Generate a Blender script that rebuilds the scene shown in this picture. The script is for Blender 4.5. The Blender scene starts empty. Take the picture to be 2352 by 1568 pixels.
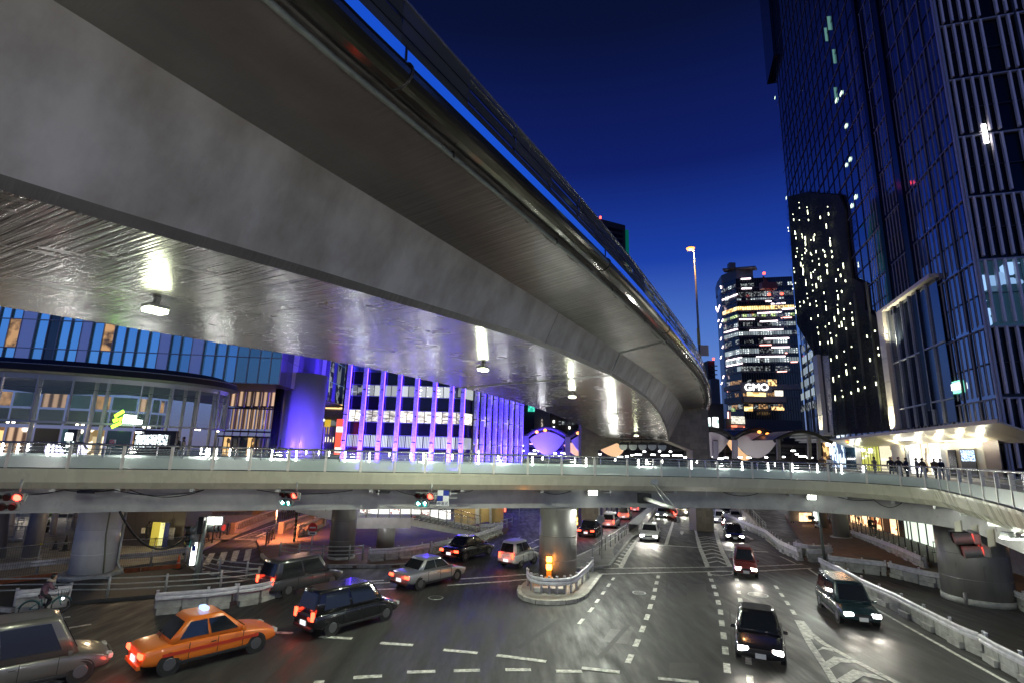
import bpy,bmesh,math,random
from mathutils import Vector,Matrix
R = math.radians
rnd = random.Random(7)
S = bpy.context.scene
C = S.collection

# ------------------------------------------------------------------ camera
CAM_Z = 7.5
PITCH,ROLL = R(12.0),R(1.6)
FPX,PX,PY = 1190.0,1176.0,784.0
_F = Vector((0,math.cos(PITCH),math.sin(PITCH)))
_U0 = Vector((0,-math.sin(PITCH),math.cos(PITCH)))
_R0 = Vector((1,0,0))
_Rv = _R0 * math.cos(ROLL) + _U0 * math.sin(ROLL)
_Uv = -_R0 * math.sin(ROLL) + _U0 * math.cos(ROLL)
cam = bpy.data.cameras.new('camera')
cam.sensor_width = 36.0
cam.lens = FPX / 2352 * 36.0
cam.clip_start = 0.1
cam.clip_end = 3000
cam_o = bpy.data.objects.new('camera',cam)
C.objects.link(cam_o)
M = Matrix((( _Rv.x,_Uv.x,-_F.x,0),(_Rv.y,_Uv.y,-_F.y,0),(_Rv.z,_Uv.z,-_F.z,CAM_Z),(0,0,0,1)))
cam_o.matrix_world = M
S.camera = cam_o

# ------------------------------------------------------------------ sky (blue hour)
W = bpy.data.worlds.new('World')
S.world = W
W.use_nodes = True
nt = W.node_tree
nt.nodes.clear()
wo = nt.nodes.new('ShaderNodeOutputWorld')
bg = nt.nodes.new('ShaderNodeBackground')
tc = nt.nodes.new('ShaderNodeTexCoord')
sp = nt.nodes.new('ShaderNodeSeparateXYZ')
cr = nt.nodes.new('ShaderNodeValToRGB')
nt.links.new(tc.outputs['Generated'],sp.inputs[0])
nt.links.new(sp.outputs['Z'],cr.inputs[0])
nt.links.new(cr.outputs[0],bg.inputs[0])
nt.links.new(bg.outputs[0],wo.inputs[0])
bg.inputs[1].default_value = 1.0
SKY = [(0.0,(.10,.10,.17)),(.07,(.10,.15,.32)),(.15,(.085,.17,.43)),(.23,(.050,.122,.40)),(.35,(.0085,.036,.27)),
       (.50,(.0037,.0100,.095)),(.68,(.0021,.0043,.025)),(1.0,(.0015,.0025,.012))]
el = cr.color_ramp.elements
el[0].position,el[0].color = SKY[0][0],(*SKY[0][1],1)
el[1].position,el[1].color = SKY[-1][0],(*SKY[-1][1],1)
for p_,c_ in SKY[1:-1]:
 e_ = el.new(p_)
 e_.color = (*c_,1)
S.view_settings.view_transform = 'Standard'
S.view_settings.look = 'None'
S.view_settings.exposure = 0.5
S.view_settings.gamma = 1.0
S.view_settings.use_curve_mapping = False
S.cycles.use_denoising = True
S.cycles.max_bounces = 6
S.cycles.diffuse_bounces = 3
S.cycles.glossy_bounces = 3
S.cycles.transmission_bounces = 4
S.cycles.transparent_max_bounces = 12
S.cycles.sample_clamp_indirect = 4.0
S.cycles.caustics_reflective = False
S.cycles.caustics_refractive = False

# ------------------------------------------------------------------ measuring: rays from the camera's standpoint to planes of the place
def ray(x,y):
 return _F + _Rv * ((x - PX) / FPX) + _Uv * ((PY - y) / FPX)
CAMP = Vector((0,0,CAM_Z))
def atz(p,z):
 d = ray(*p)
 return CAMP + d * ((z - CAM_Z) / d.z)
def aty(p,Y):
 d = ray(*p)
 return CAMP + d * (Y / d.y)
def atplane(p,o,n):
 d = ray(*p)
 return CAMP + d * ((o - CAMP).dot(n) / d.dot(n))
SL0,SLK,SLEND = 42.0,0.052,110.0
def gz(x,y):
 if y < SL0: return 0.0
 if x < -16: k = 0.0
 elif x < -6: k = (x + 16) / 10
 elif x > 44: k = 0.0
 elif x > 34: k = (44 - x) / 10
 else: k = 1.0
 t = min(y,SLEND) - SL0
 t = t * t / (t + 6.0)
 return -SLK * t * k
def G(p,dz=0.0):
 q = atz(p,0.0)
 d = ray(*p)
 z = 0.0
 for _ in range(25):
  q = CAMP + d * ((z - CAM_Z) / d.z)
  z = z * .4 + .6 * gz(q.x,q.y)
 return Vector((q.x,q.y,gz(q.x,q.y) + dz))
def Z1(x,y): return (x * .25632,689.1 + y * .25632)
def Z2(x,y): return (588 + x * .25632,689.1 + y * .25632)
def Z3(x,y): return (1176 + x * .25632,689.1 + y * .25632)
def Z4(x,y): return (1764 + x * .25632,689.1 + y * .25632)
def Z5(x,y): return (x * .32254,1062.3 + y * .32254)
def Z6(x,y): return (588 + x * .32254,1062.3 + y * .32254)
def Z7(x,y): return (1176 + x * .32254,1062.3 + y * .32254)
def Z8(x,y): return (1764 + x * .32254,1062.3 + y * .32254)
def Zc(x,y): return (373.2 + x * .1709,1091 + y * .1709)
def Zp(x,y): return (x * .20137,1119.7 + y * .20137)
def Zg(x,y): return (1550.4 + x * .348,516.8 + y * .348)
def Zt(x,y): return (1722.7 + x * .3661,y * .3661)

# ------------------------------------------------------------------ materials
MT = {}
def mat(name,col=(.5,.5,.5),rough=.6,metal=0.0,emit=None,es=0.0,spec=.5,coat=0.0,alpha=1.0,trans=0.0,
  noise=0.0,nscale=2.0,nstretch=(1,1,1),bump=0.0,bscale=20.0,bstretch=(1,1,1),uv=False,rnoise=0.0,col2=None,objrand=0.0):
 if name in MT: return MT[name]
 m = bpy.data.materials.new(name)
 m.use_nodes = True
 t = m.node_tree
 b = t.nodes['Principled BSDF']
 b.inputs['Base Color'].default_value = (*col,1)
 b.inputs['Roughness'].default_value = rough
 b.inputs['Metallic'].default_value = metal
 b.inputs['Specular IOR Level'].default_value = spec
 b.inputs['Coat Weight'].default_value = coat
 b.inputs['Alpha'].default_value = alpha
 b.inputs['Transmission Weight'].default_value = trans
 if emit:
  b.inputs['Emission Color'].default_value = (*emit,1)
  b.inputs['Emission Strength'].default_value = es
 L = t.links.new
 if noise or bump or rnoise:
  tcn = t.nodes.new('ShaderNodeTexCoord')
  src = tcn.outputs['UV' if uv else 'Object']
 def ntex(scale,stretch,detail=6):
  mp = t.nodes.new('ShaderNodeMapping')
  mp.inputs['Scale'].default_value = stretch
  n = t.nodes.new('ShaderNodeTexNoise')
  n.inputs['Scale'].default_value = scale
  n.inputs['Detail'].default_value = detail
  n.inputs['Roughness'].default_value = .6
  L(src,mp.inputs[0]); L(mp.outputs[0],n.inputs['Vector'])
  return n
 if noise:
  n = ntex(nscale,nstretch)
  r = t.nodes.new('ShaderNodeValToRGB')
  c2 = col2 or tuple(c * (1 - noise) for c in col)
  r.color_ramp.elements[0].position = .36
  r.color_ramp.elements[1].position = .66
  r.color_ramp.elements[0].color = (*c2,1)
  r.color_ramp.elements[1].color = (*[min(1,c * (1 + noise * .5)) for c in col],1)
  L(n.outputs['Fac'],r.inputs[0]); L(r.outputs[0],b.inputs['Base Color'])
  outc = r.outputs[0]
 else: outc = None
 if objrand:
  oi = t.nodes.new('ShaderNodeObjectInfo')
  mr = t.nodes.new('ShaderNodeMapRange')
  mr.inputs[3].default_value = 1 - objrand; mr.inputs[4].default_value = 1 + objrand
  hs = t.nodes.new('ShaderNodeHueSaturation')
  if outc: L(outc,hs.inputs['Color'])
  else: hs.inputs['Color'].default_value = (*col,1)
  L(oi.outputs['Random'],mr.inputs[0]); L(mr.outputs[0],hs.inputs['Value']); L(hs.outputs[0],b.inputs['Base Color'])
 if rnoise:
  n = ntex(nscale * 1.7,nstretch)
  mr = t.nodes.new('ShaderNodeMapRange')
  mr.inputs[1].default_value = .3; mr.inputs[2].default_value = .7
  mr.inputs[3].default_value = max(.02,rough - rnoise); mr.inputs[4].default_value = min(1,rough + rnoise)
  L(n.outputs['Fac'],mr.inputs[0]); L(mr.outputs[0],b.inputs['Roughness'])
 if bump:
  n = ntex(bscale,bstretch,4)
  bp = t.nodes.new('ShaderNodeBump')
  bp.inputs['Strength'].default_value = 1.0
  bp.inputs['Distance'].default_value = bump
  L(n.outputs['Fac'],bp.inputs['Height']); L(bp.outputs[0],b.inputs['Normal'])
 MT[name] = m
 return m

def mat_lit(name,col,strength,pattern='blocks',dark=(.01,.01,.012),scale=(1,1,1),thr=.5,col2=None,var=.5,soft=.05,base=(.02,.02,.02),rand=.35):
 """lit windows: the light behind the glass differs over the pane and from pane to pane"""
 if name in MT: return MT[name]
 m = bpy.data.materials.new(name)
 m.use_nodes = True
 t = m.node_tree
 L = t.links.new
 b = t.nodes['Principled BSDF']
 b.inputs['Base Color'].default_value = (*base,1)
 b.inputs['Roughness'].default_value = .08
 tcn = t.nodes.new('ShaderNodeTexCoord')
 mp = t.nodes.new('ShaderNodeMapping')
 mp.inputs['Scale'].default_value = scale
 L(tcn.outputs['UV'],mp.inputs[0])
 oi = t.nodes.new('ShaderNodeObjectInfo')
 add = t.nodes.new('ShaderNodeVectorMath'); add.operation = 'ADD'
 mul = t.nodes.new('ShaderNodeVectorMath'); mul.operation = 'SCALE'
 comb = t.nodes.new('ShaderNodeCombineXYZ')
 L(oi.outputs['Random'],comb.inputs[2]); L(comb.outputs[0],mul.inputs[0]); mul.inputs['Scale'].default_value = 37.0
 L(mp.outputs[0],add.inputs[0]); L(mul.outputs[0],add.inputs[1])
 if pattern == 'blocks':
  v = t.nodes.new('ShaderNodeTexVoronoi'); v.distance = 'CHEBYCHEV'
  v.inputs['Scale'].default_value = 1.0
  L(add.outputs[0],v.inputs['Vector'])
  sepc = t.nodes.new('ShaderNodeSeparateColor'); L(v.outputs['Color'],sepc.inputs[0])
  fac = sepc.outputs[0]
 elif pattern == 'stripes':
  v = t.nodes.new('ShaderNodeTexWave'); v.inputs['Scale'].default_value = 1.0; v.inputs['Distortion'].default_value = .6
  v.bands_direction = 'X'
  L(add.outputs[0],v.inputs['Vector']); fac = v.outputs['Fac']
 elif pattern == 'dots':
  v = t.nodes.new('ShaderNodeTexVoronoi'); v.inputs['Scale'].default_value = 1.0; v.inputs['Randomness'].default_value = .25
  L(add.outputs[0],v.inputs['Vector'])
  inv = t.nodes.new('ShaderNodeMath'); inv.operation = 'SUBTRACT'; inv.inputs[0].default_value = .85
  L(v.outputs['Distance'],inv.inputs[1]); fac = inv.outputs[0]
 else:
  v = t.nodes.new('ShaderNodeTexNoise'); v.inputs['Scale'].default_value = 1.0; v.inputs['Detail'].default_value = 5
  L(add.outputs[0],v.inputs['Vector']); fac = v.outputs['Fac']
 r = t.nodes.new('ShaderNodeValToRGB')
 r.color_ramp.elements[0].position = max(0,thr - soft); r.color_ramp.elements[1].position = min(1,thr + soft)
 r.color_ramp.elements[0].color = (*dark,1); r.color_ramp.elements[1].color = (*(col2 or col),1)
 e = r.color_ramp.elements.new(min(.995,thr + soft + var * .3)); e.color = (*col,1)
 L(fac,r.inputs[0]); L(r.outputs[0],b.inputs['Emission Color'])
 mr = t.nodes.new('ShaderNodeMapRange')
 mr.inputs[3].default_value = strength * (1 - rand); mr.inputs[4].default_value = strength * (1 + rand)
 L(oi.outputs['Random'],mr.inputs[0]); L(mr.outputs[0],b.inputs['Emission Strength'])
 MT[name] = m
 return m

def emis(name,col,s): return mat(name,col=(.02,.02,.02),rough=.4,emit=col,es=s)

# ------------------------------------------------------------------ object helpers
def tag(o,label=None,cat=None,group=None,kind=None):
 if label: o['label'] = label
 if cat: o['category'] = cat
 if group: o['group'] = group
 if kind: o['kind'] = kind
 return o
WP = {}
def empty(name,loc,label=None,cat=None,group=None,rz=0.0,kind=None):
 o = bpy.data.objects.new(name,None)
 o.empty_display_size = .2
 C.objects.link(o)
 o.location = loc
 o.rotation_euler = (0,0,rz)
 WP[o] = Vector(loc)
 return tag(o,label,cat,group,kind)

class MB:
 def __init__(s): s.v = []; s.f = []; s.uv = []; s.sm = []
 def quad(s,a,b,c,d,uv=None,sm=False):
  i = len(s.v); s.v += [tuple(a),tuple(b),tuple(c),tuple(d)]
  s.f.append((i,i + 1,i + 2,i + 3)); s.sm.append(sm)
  s.uv.append(uv or [(0,0),((Vector(b) - Vector(a)).length,0),((Vector(b) - Vector(a)).length,(Vector(c) - Vector(b)).length),(0,(Vector(c) - Vector(b)).length)])
  return s
 def poly(s,pts):
  i = len(s.v); s.v += [tuple(p) for p in pts]; s.f.append(tuple(range(i,i + len(pts)))); s.sm.append(False)
  s.uv.append([(p[0],p[1]) for p in pts]); return s
 def box(s,c,size,rz=0.0,ax=None):
  """ax: three axis vectors; else turned by rz about z"""
  c = Vector(c)
  if ax is None: ax = (Vector((math.cos(rz),math.sin(rz),0)),Vector((-math.sin(rz),math.cos(rz),0)),Vector((0,0,1)))
  h = [ax[k] * (size[k] / 2) for k in range(3)]
  i = len(s.v)
  for sz in (-1,1):
   for sx,sy in ((-1,-1),(1,-1),(1,1),(-1,1)):
    s.v.append(tuple(c + h[0] * sx + h[1] * sy + h[2] * sz))
  for f,(w,hh) in (((0,3,2,1),(0,1)),((4,5,6,7),(0,1)),((0,1,5,4),(0,2)),((1,2,6,5),(1,2)),((2,3,7,6),(0,2)),((3,0,4,7),(1,2))):
   s.f.append(tuple(i + k for k in f)); s.sm.append(False)
   s.uv.append([(0,0),(size[w],0),(size[w],size[hh]),(0,size[hh])])
  return s
 def bar(s,a,b,w,h,up=Vector((0,0,1))):
  a,b = Vector(a),Vector(b)
  d = b - a; L_ = d.length
  if L_ < 1e-6: return s
  d /= L_
  side = d.cross(up)
  if side.length < 1e-4: side = d.cross(Vector((0,1,0)))
  side.normalize(); u2 = side.cross(d).normalized()
  return s.box((a + b) / 2,(L_,w,h),ax=(d,side,u2))
 def tube(s,pts,r,n=8,caps=True):
  pts = [Vector(p) for p in pts]
  rs = r if isinstance(r,(list,tuple)) else [r] * len(pts)
  base = len(s.v)
  pu = None; run = 0
  for k,p in enumerate(pts):
   d = (pts[min(k + 1,len(pts) - 1)] - pts[max(k - 1,0)])
   if d.length < 1e-9: d = Vector((0,0,1))
   d.normalize()
   if pu is None:
    pu = d.orthogonal().normalized()
   pu = (pu - d * pu.dot(d))
   pu = pu.normalized() if pu.length > 1e-6 else d.orthogonal().normalized()
   w = d.cross(pu)
   for j in range(n):
    a = 2 * math.pi * j / n
    s.v.append(tuple(p + (pu * math.cos(a) + w * math.sin(a)) * rs[k]))
  for k in range(len(pts) - 1):
   l = (pts[k + 1] - pts[k]).length
   for j in range(n):
    j2 = (j + 1) % n
    s.f.append((base + k * n + j,base + k * n + j2,base + (k + 1) * n + j2,base + (k + 1) * n + j)); s.sm.append(n > 5)
    s.uv.append([(j / n,run),((j + 1) / n,run),((j + 1) / n,run + l),(j / n,run + l)])
   run += l
  if caps:
   for k in (0,len(pts) - 1):
    ids = [base + k * n + j for j in range(n)]
    if k == 0: ids = ids[::-1]
    s.f.append(tuple(ids)); s.sm.append(False); s.uv.append([(0,0)] * n)
  return s
 def cyl(s,a,b,r,n=12): return s.tube([a,b],r,n)
 def prism(s,pts,z0,z1):
  """outline in plan, counter-clockwise"""
  n = len(pts); i = len(s.v)
  for z in (z0,z1):
   for p in pts:
    s.v.append((p[0],p[1],z if not callable(z) else z(p)))
  s.f.append(tuple(i + k for k in range(n))[::-1]); s.sm.append(False); s.uv.append([(p[0],p[1]) for p in pts])
  s.f.append(tuple(i + n + k for k in range(n))); s.sm.append(False); s.uv.append([(p[0],p[1]) for p in pts])
  for k in range(n):
   k2 = (k + 1) % n
   s.f.append((i + k,i + k2,i + n + k2,i + n + k)); s.sm.append(False)
   s.uv.append([(0,0),(1,0),(1,1),(0,1)])
  return s
 def extr(s,pts,d):
  """any flat outline pushed along vector d"""
  pts = [Vector(p) for p in pts]; d = Vector(d); n = len(pts); i = len(s.v)
  s.v += [tuple(p) for p in pts] + [tuple(p + d) for p in pts]
  o = pts[0]; a = (pts[1] - o).normalized(); nn = a.cross(pts[-1] - o)
  bb = nn.cross(a).normalized() if nn.length > 1e-9 else Vector((0,0,1))
  uvp = [((p - o).dot(a),(p - o).dot(bb)) for p in pts]
  s.f.append(tuple(i + k for k in range(n))); s.sm.append(False); s.uv.append(uvp)
  s.f.append(tuple(i + n + k for k in range(n))[::-1]); s.sm.append(False); s.uv.append(uvp[::-1])
  for k in range(n):
   k2 = (k + 1) % n
   s.f.append((i + k,i + n + k,i + n + k2,i + k2)); s.sm.append(False); s.uv.append([(0,0),(0,1),(1,1),(1,0)])
  return s
 def strip(s,A,B,u0=0.0,v0=0.0,v1=None,sm=True,runs=None):
  """a band between two polylines, smooth along its length"""
  n = len(A); i = len(s.v)
  A = [Vector(a) for a in A]; B = [Vector(b) for b in B]
  for a,b in zip(A,B): s.v += [tuple(a),tuple(b)]
  run = u0
  for k in range(n - 1):
   l = (B[k + 1] - B[k]).length if runs is None else runs[k + 1] - runs[k]
   w = (A[k] - B[k]).length if v1 is None else v1 - v0
   s.f.append((i + 2 * k,i + 2 * k + 2,i + 2 * k + 3,i + 2 * k + 1)); s.sm.append(sm)
   s.uv.append([(run,v0),(run + l,v0),(run + l,v0 + w),(run,v0 + w)])
   run += l
  return s
 def lathe(s,prof,c=(0,0,0),n=24,lean=(0,0)):
  c = Vector(c); i = len(s.v)
  z0 = prof[0][1]
  for r_,z in prof:
   for j in range(n):
    a = 2 * math.pi * j / n
    s.v.append((c.x + r_ * math.cos(a) + lean[0] * (z - z0),c.y + r_ * math.sin(a) + lean[1] * (z - z0),c.z + z))
  for k in range(len(prof) - 1):
   for j in range(n):
    j2 = (j + 1) % n
    s.f.append((i + k * n + j,i + k * n + j2,i + (k + 1) * n + j2,i + (k + 1) * n + j)); s.sm.append(True)
    s.uv.append([(j / n * 6,prof[k][1]),((j + 1) / n * 6,prof[k][1]),((j + 1) / n * 6,prof[k + 1][1]),(j / n * 6,prof[k + 1][1])])
  for k,rev in ((0,True),(len(prof) - 1,False)):
   ids = [i + k * n + j for j in range(n)]
   s.f.append(tuple(ids[::-1] if rev else ids)); s.sm.append(False); s.uv.append([(0,0)] * n)
  return s
 def mesh(s,name,m,off=Vector((0,0,0)),bevel=0):
  me = bpy.data.meshes.new(name)
  me.from_pydata([(v[0] - off.x,v[1] - off.y,v[2] - off.z) for v in s.v],[],s.f)
  uvl = me.uv_layers.new(name='UVMap')
  flat = []
  for u in s.uv:
   for a in u: flat += [a[0],a[1]]
  uvl.data.foreach_set('uv',flat)
  me.polygons.foreach_set('use_smooth',s.sm)
  if m: me.materials.append(m)
  me.update()
  return me
 def build(s,name,m,parent=None,kind=None,label=None,cat=None,group=None,bevel=0.0,local=False):
  off = Vector((0,0,0))
  if parent is not None and not local: off = WP.get(parent,off)
  base = off
  if parent is None and not kind == 'structure' and s.v:
   xs = [v[0] for v in s.v]; ys = [v[1] for v in s.v]; zs = [v[2] for v in s.v]
   base = Vector(((min(xs) + max(xs)) / 2,(min(ys) + max(ys)) / 2,min(zs)))
  me = s.mesh(name,m,base)
  o = bpy.data.objects.new(name,me)
  C.objects.link(o)
  if parent is not None:
   o.parent = parent
   WP[o] = off
  else:
   o.location = base; WP[o] = base
  if bevel:
   bm_ = o.modifiers.new('bevel','BEVEL'); bm_.width = bevel; bm_.segments = 2; bm_.limit_method = 'ANGLE'
  return tag(o,label,cat,group,kind)

def inst(o,parent=None,loc=None,name=None):
 c = o.copy(); C.objects.link(c)
 if parent is not None: c.parent = parent
 if loc is not None: c.location = loc
 return c
def copy_tree(o,loc=None,rz=None,label=None,parent=None):
 c = o.copy(); C.objects.link(c)
 if parent is not None: c.parent = parent
 for ch in o.children: copy_tree(ch,parent=c)
 if loc is not None: c.location = loc; WP[c] = Vector(loc)
 if rz is not None: c.rotation_euler = (0,0,rz)
 if label: c['label'] = label
 return c
def light(name,kind,loc,power,col=(1,1,1),size=.3,rot=None,parent=None,spot=None,blend=.5,aim=None):
 l = bpy.data.lights.new(name,kind)
 l.energy = power; l.color = col
 if kind == 'AREA': l.shape = 'DISK'; l.size = size
 else: l.shadow_soft_size = size
 if kind == 'SPOT':
  l.spot_size = spot or R(120); l.spot_blend = blend
 o = bpy.data.objects.new(name,l)
 C.objects.link(o)
 if aim is not None:
  o.rotation_euler = (Vector(aim) - Vector(loc)).to_track_quat('-Z','Y').to_euler()
 elif rot: o.rotation_euler = rot
 if parent is not None:
  o.parent = parent
  o.location = Vector(loc) - WP.get(parent,Vector())
 else: o.location = loc
 return o
def text_mesh(body,size,name,m,parent,loc,rot,depth=.01,align='CENTER',world=True):
 cu = bpy.data.curves.new(name,'FONT')
 cu.body = body; cu.size = size; cu.extrude = depth; cu.align_x = align; cu.align_y = 'CENTER'
 o = bpy.data.objects.new(name,cu)
 C.objects.link(o)
 dg = bpy.context.evaluated_depsgraph_get(); dg.update()
 me = bpy.data.meshes.new_from_object(o.evaluated_get(dg))
 bpy.data.objects.remove(o)
 me.materials.clear(); me.materials.append(m)
 ob = bpy.data.objects.new(name,me)
 C.objects.link(ob)
 ob.parent = parent
 ob.location = (Vector(loc) - WP.get(parent,Vector())) if world else loc
 ob.rotation_euler = rot
 return ob
def resample(pts,step):
 pts = [Vector(p) for p in pts]
 out = [pts[0]]; acc = 0
 for a,b in zip(pts,pts[1:]):
  L_ = (b - a).length
  t = step - acc
  while t <= L_:
   out.append(a + (b - a) * (t / L_)); t += step
  acc = L_ - (t - step)
 if (out[-1] - pts[-1]).length > step * .3: out.append(pts[-1])
 return out
def smooth(pts,n=8):
 """Catmull-Rom"""
 P = [Vector(p) for p in pts]
 P = [P[0] * 2 - P[1]] + P + [P[-1] * 2 - P[-2]]
 out = []
 for i in range(1,len(P) - 2):
  a,b,c,d = P[i - 1:i + 3]
  for k in range(n):
   t = k / n
   out.append(.5 * ((2 * b) + (c - a) * t + (2 * a - 5 * b + 4 * c - d) * t * t + (3 * b - a - 3 * c + d) * t ** 3))
 out.append(P[-2])
 return out
def bez_h(p0,p1,sag,n=10):
 p0,p1 = Vector(p0),Vector(p1)
 return [p0.lerp(p1,k / n) - Vector((0,0,sag * 4 * (k / n) * (1 - k / n))) for k in range(n + 1)]

# ------------------------------------------------------------------ palette
M_asphalt = mat('asphalt',(.031,.031,.032),.6,noise=.36,nscale=1.3,nstretch=(1,.16,1),bump=.006,bscale=38,rnoise=.2)
M_asphalt2 = mat('asphalt_patch',(.033,.033,.034),.68,noise=.25,nscale=1.5,bump=.004,bscale=50)
M_brown = mat('brown_paving',(.13,.075,.05),.7,noise=.3,nscale=1.2,bump=.003,bscale=40)
M_pave = mat('concrete_paving',(.24,.23,.21),.75,noise=.3,nscale=.8,bump=.003,bscale=30)
M_kerb = mat('kerb_stone',(.42,.41,.38),.8,noise=.35,nscale=2.5,bump=.004,bscale=25,objrand=.15)
M_roadpaint = mat('road_paint',(.72,.71,.66),.6,noise=.35,nscale=5,bump=.002,bscale=60,col2=(.28,.28,.27))
M_conc = mat('barrier_concrete',(.42,.42,.40),.8,noise=.35,nscale=1.8,bump=.004,bscale=22)
M_rail = mat('guardrail_white',(.62,.61,.66),.45,noise=.22,nscale=3,rnoise=.1)
M_galv = mat('galvanised_steel',(.42,.44,.43),.45,metal=.5,noise=.2,nscale=6)
M_pole = mat('pole_grey_green',(.20,.23,.21),.5,metal=.2,noise=.2,nscale=5)
M_bridge = mat('bridge_cream_paint',(.57,.555,.44),.28,noise=.07,nscale=.7,nstretch=(1,1,.35),rnoise=.1,bump=.002,bscale=1.2)
M_girder = mat('bridge_girder_grey',(.40,.40,.40),.35,noise=.2,nscale=1.0,rnoise=.1,bump=.002,bscale=1.5)
M_bottom = mat('bridge_underside',(.22,.22,.22),.6,noise=.2)
M_deck = mat('bridge_deck_floor',(.26,.25,.23),.6,noise=.2,nscale=3)
M_frost = mat('frosted_glass',(.42,.50,.48),.22,spec=.5,alpha=.86,noise=.08,nscale=1)
M_clear = mat('clear_glass',(.55,.65,.65),.03,spec=.8,alpha=.13)
M_steel = mat('stainless_steel',(.62,.62,.58),.25,metal=.85)
M_dark = mat('dark_metal',(.03,.03,.03),.45,metal=.4)
M_black = mat('black_rubber',(.012,.012,.012),.6)
M_pier = mat('pier_grey_paint',(.17,.163,.155),.38,noise=.22,nscale=1.3,nstretch=(1,1,.25),rnoise=.12,bump=.003,bscale=2.0)
M_pierw = mat('pier_white_paint',(.62,.62,.62),.35,noise=.16,nscale=1.3,nstretch=(1,1,.3),rnoise=.1,bump=.003,bscale=2.0)
M_led = emis('white_led_strip',(1,1,.96),14)
M_flood = emis('floodlight_lens',(.93,1,.86),30)
M_lampg = emis('greenish_lamp_lens',(.9,1,.62),30)
M_amber = emis('amber_lamp',(1,.32,.05),9)
M_sodium = emis('sodium_lamp_lens',(1,.27,.05),3.2)
M_red = emis('red_signal_lens',(1,.05,.03),9)
M_redlamp = emis('tail_light_lit',(1,.05,.02),7)
M_cyan = emis('cyan_signal_lens',(.05,.9,.75),5)
M_headl = emis('headlight_lit',(1,.96,.86),40)
M_offred = mat('signal_lens_off',(.06,.012,.01),.15)
M_white = mat('white_paint',(.7,.7,.7),.5)
M_blueglow = emis('blue_led_line',(.06,.022,1),13)

# ================================================================== GROUND, ROADS, MARKINGS
def ground_sheet():
 xs = [-400,-200,-100,-60] + [-40 + 2 * i for i in range(46)] + [56,70,100,200,400]
 ys = [-60,-20,0,10,20,30,36,40] + [42 + 2 * i for i in range(36)] + [120,150,200,300,500,1200]
 mb = MB()
 me_v = []; idx = {}
 for j,y in enumerate(ys):
  for i,x in enumerate(xs):
   idx[i,j] = len(mb.v); mb.v.append((x,y,gz(x,y)))
 for j in range(len(ys) - 1):
  for i in range(len(xs) - 1):
   mb.f.append((idx[i,j],idx[i + 1,j],idx[i + 1,j + 1],idx[i,j + 1])); mb.sm.append(True)
   mb.uv.append([(xs[i],ys[j]),(xs[i + 1],ys[j]),(xs[i + 1],ys[j + 1]),(xs[i],ys[j + 1])])
 return mb
ground_sheet().build('road',M_asphalt,kind='structure')

PAINT = MB()
_pc = [0]
def dzn():
 _pc[0] = (_pc[0] + 5) % 13
 return _pc[0] * .0011
def pline(a,b,w,dz=.008):
 """painted bar along the ground from a to b (measured points)"""
 A,B = G(a),G(b)
 d = (B - A); L_ = d.length; d.normalize()
 n = Vector((-d.y,d.x,0)).normalized() * (w / 2)
 k = max(1,int(L_ / 2.5)) if max(A.y,B.y) > SL0 else 1
 zz = dzn()
 for i in range(k):
  p,q = A.lerp(B,i / k),A.lerp(B,(i + 1) / k)
  z = dz + zz + (.012 if max(p.y,q.y) > SL0 else 0)
  P4 = [p - n,q - n,q + n,p + n]
  P4 = [Vector((v.x,v.y,gz(v.x,v.y) + z)) for v in P4]
  PAINT.quad(*P4)
def pquad(*px):
 P4 = [G(p) for p in px]
 zz = dzn()
 PAINT.poly([Vector((v.x,v.y,v.z + zz + .008 + (.012 if v.y > SL0 else 0))) for v in P4])
def dashes(centres,frac=.42,w=.17):
 W_ = [G(c) for c in centres]
 for i,c in enumerate(W_):
  nb = W_[i + 1] if i + 1 < len(W_) else W_[i - 1]
  d = nb - c; L_ = d.length * frac; d.normalize()
  a,b = c - d * L_ / 2,c + d * L_ / 2
  n = Vector((-d.y,d.x,0)) * (w / 2)
  P4 = [a - n,b - n,b + n,a + n]
  PAINT.quad(*[Vector((v.x,v.y,gz(v.x,v.y) + .008)) for v in P4])
dashes([Z7(*p) for p in [(720,825),(688,870),(649,925),(608,982),(563,1045),(492,1127)]],.42)
dashes([Z7(*p) for p in [(1041,811),(1030,853),(1018,903),(1007,958),(985,1022),(962,1097),(930,1181),(889,1280),(838,1393)]],.5,.22)
dashes([Z7(*p) for p in [(1408,795),(1420,834),(1437,880),(1454,933),(1469,992),(1485,1062),(1494,1140),(1507,1230),(1519,1335),(1531,1460)]],.5,.24)
dashes([Z7(*p) for p in [(1601,830),(1608,875),(1615,920),(1625,975),(1636,1052),(1646,1115),(1660,1200),(1672,1300),(1684,1410),(1695,1540)]],.4,.22)
dashes([Z8(*p) for p in [(60,885),(98,940),(138,997),(180,1062)]],.5,.2)
for a,b in [((60,1206),(262,1212)),((450,1240),(685,1252)),((885,1282),(1118,1298)),((1335,1332),(1578,1355)),
             ((410,1566),(485,1562)),((693,1530),(897,1517)),((1075,1492),(1277,1486)),((1408,1480),(1595,1476))]:
 pline(Z6(*a),Z6(*b),.24)
for a,b in [((-110,1370),(243,1415)),((497,1462),(767,1492)),((1040,1534),(1330,1563)),((-47,1474),(135,1474)),((313,1482),(498,1484))]:
 pline(Z7(*a),Z7(*b),.24)
pline(Z5(140,1550),Z5(440,1565),.24)
for a,b in [((640,752),(1100,747)),((1100,747),(1823,733)),((590,793),(1100,780)),((1100,780),(1823,769))]: pline(Z7(*a),Z7(*b),.2)
for a,b in [((0,733),(250,720)),((0,766),(310,750))]: pline(Z8(*a),Z8(*b),.2)
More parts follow.
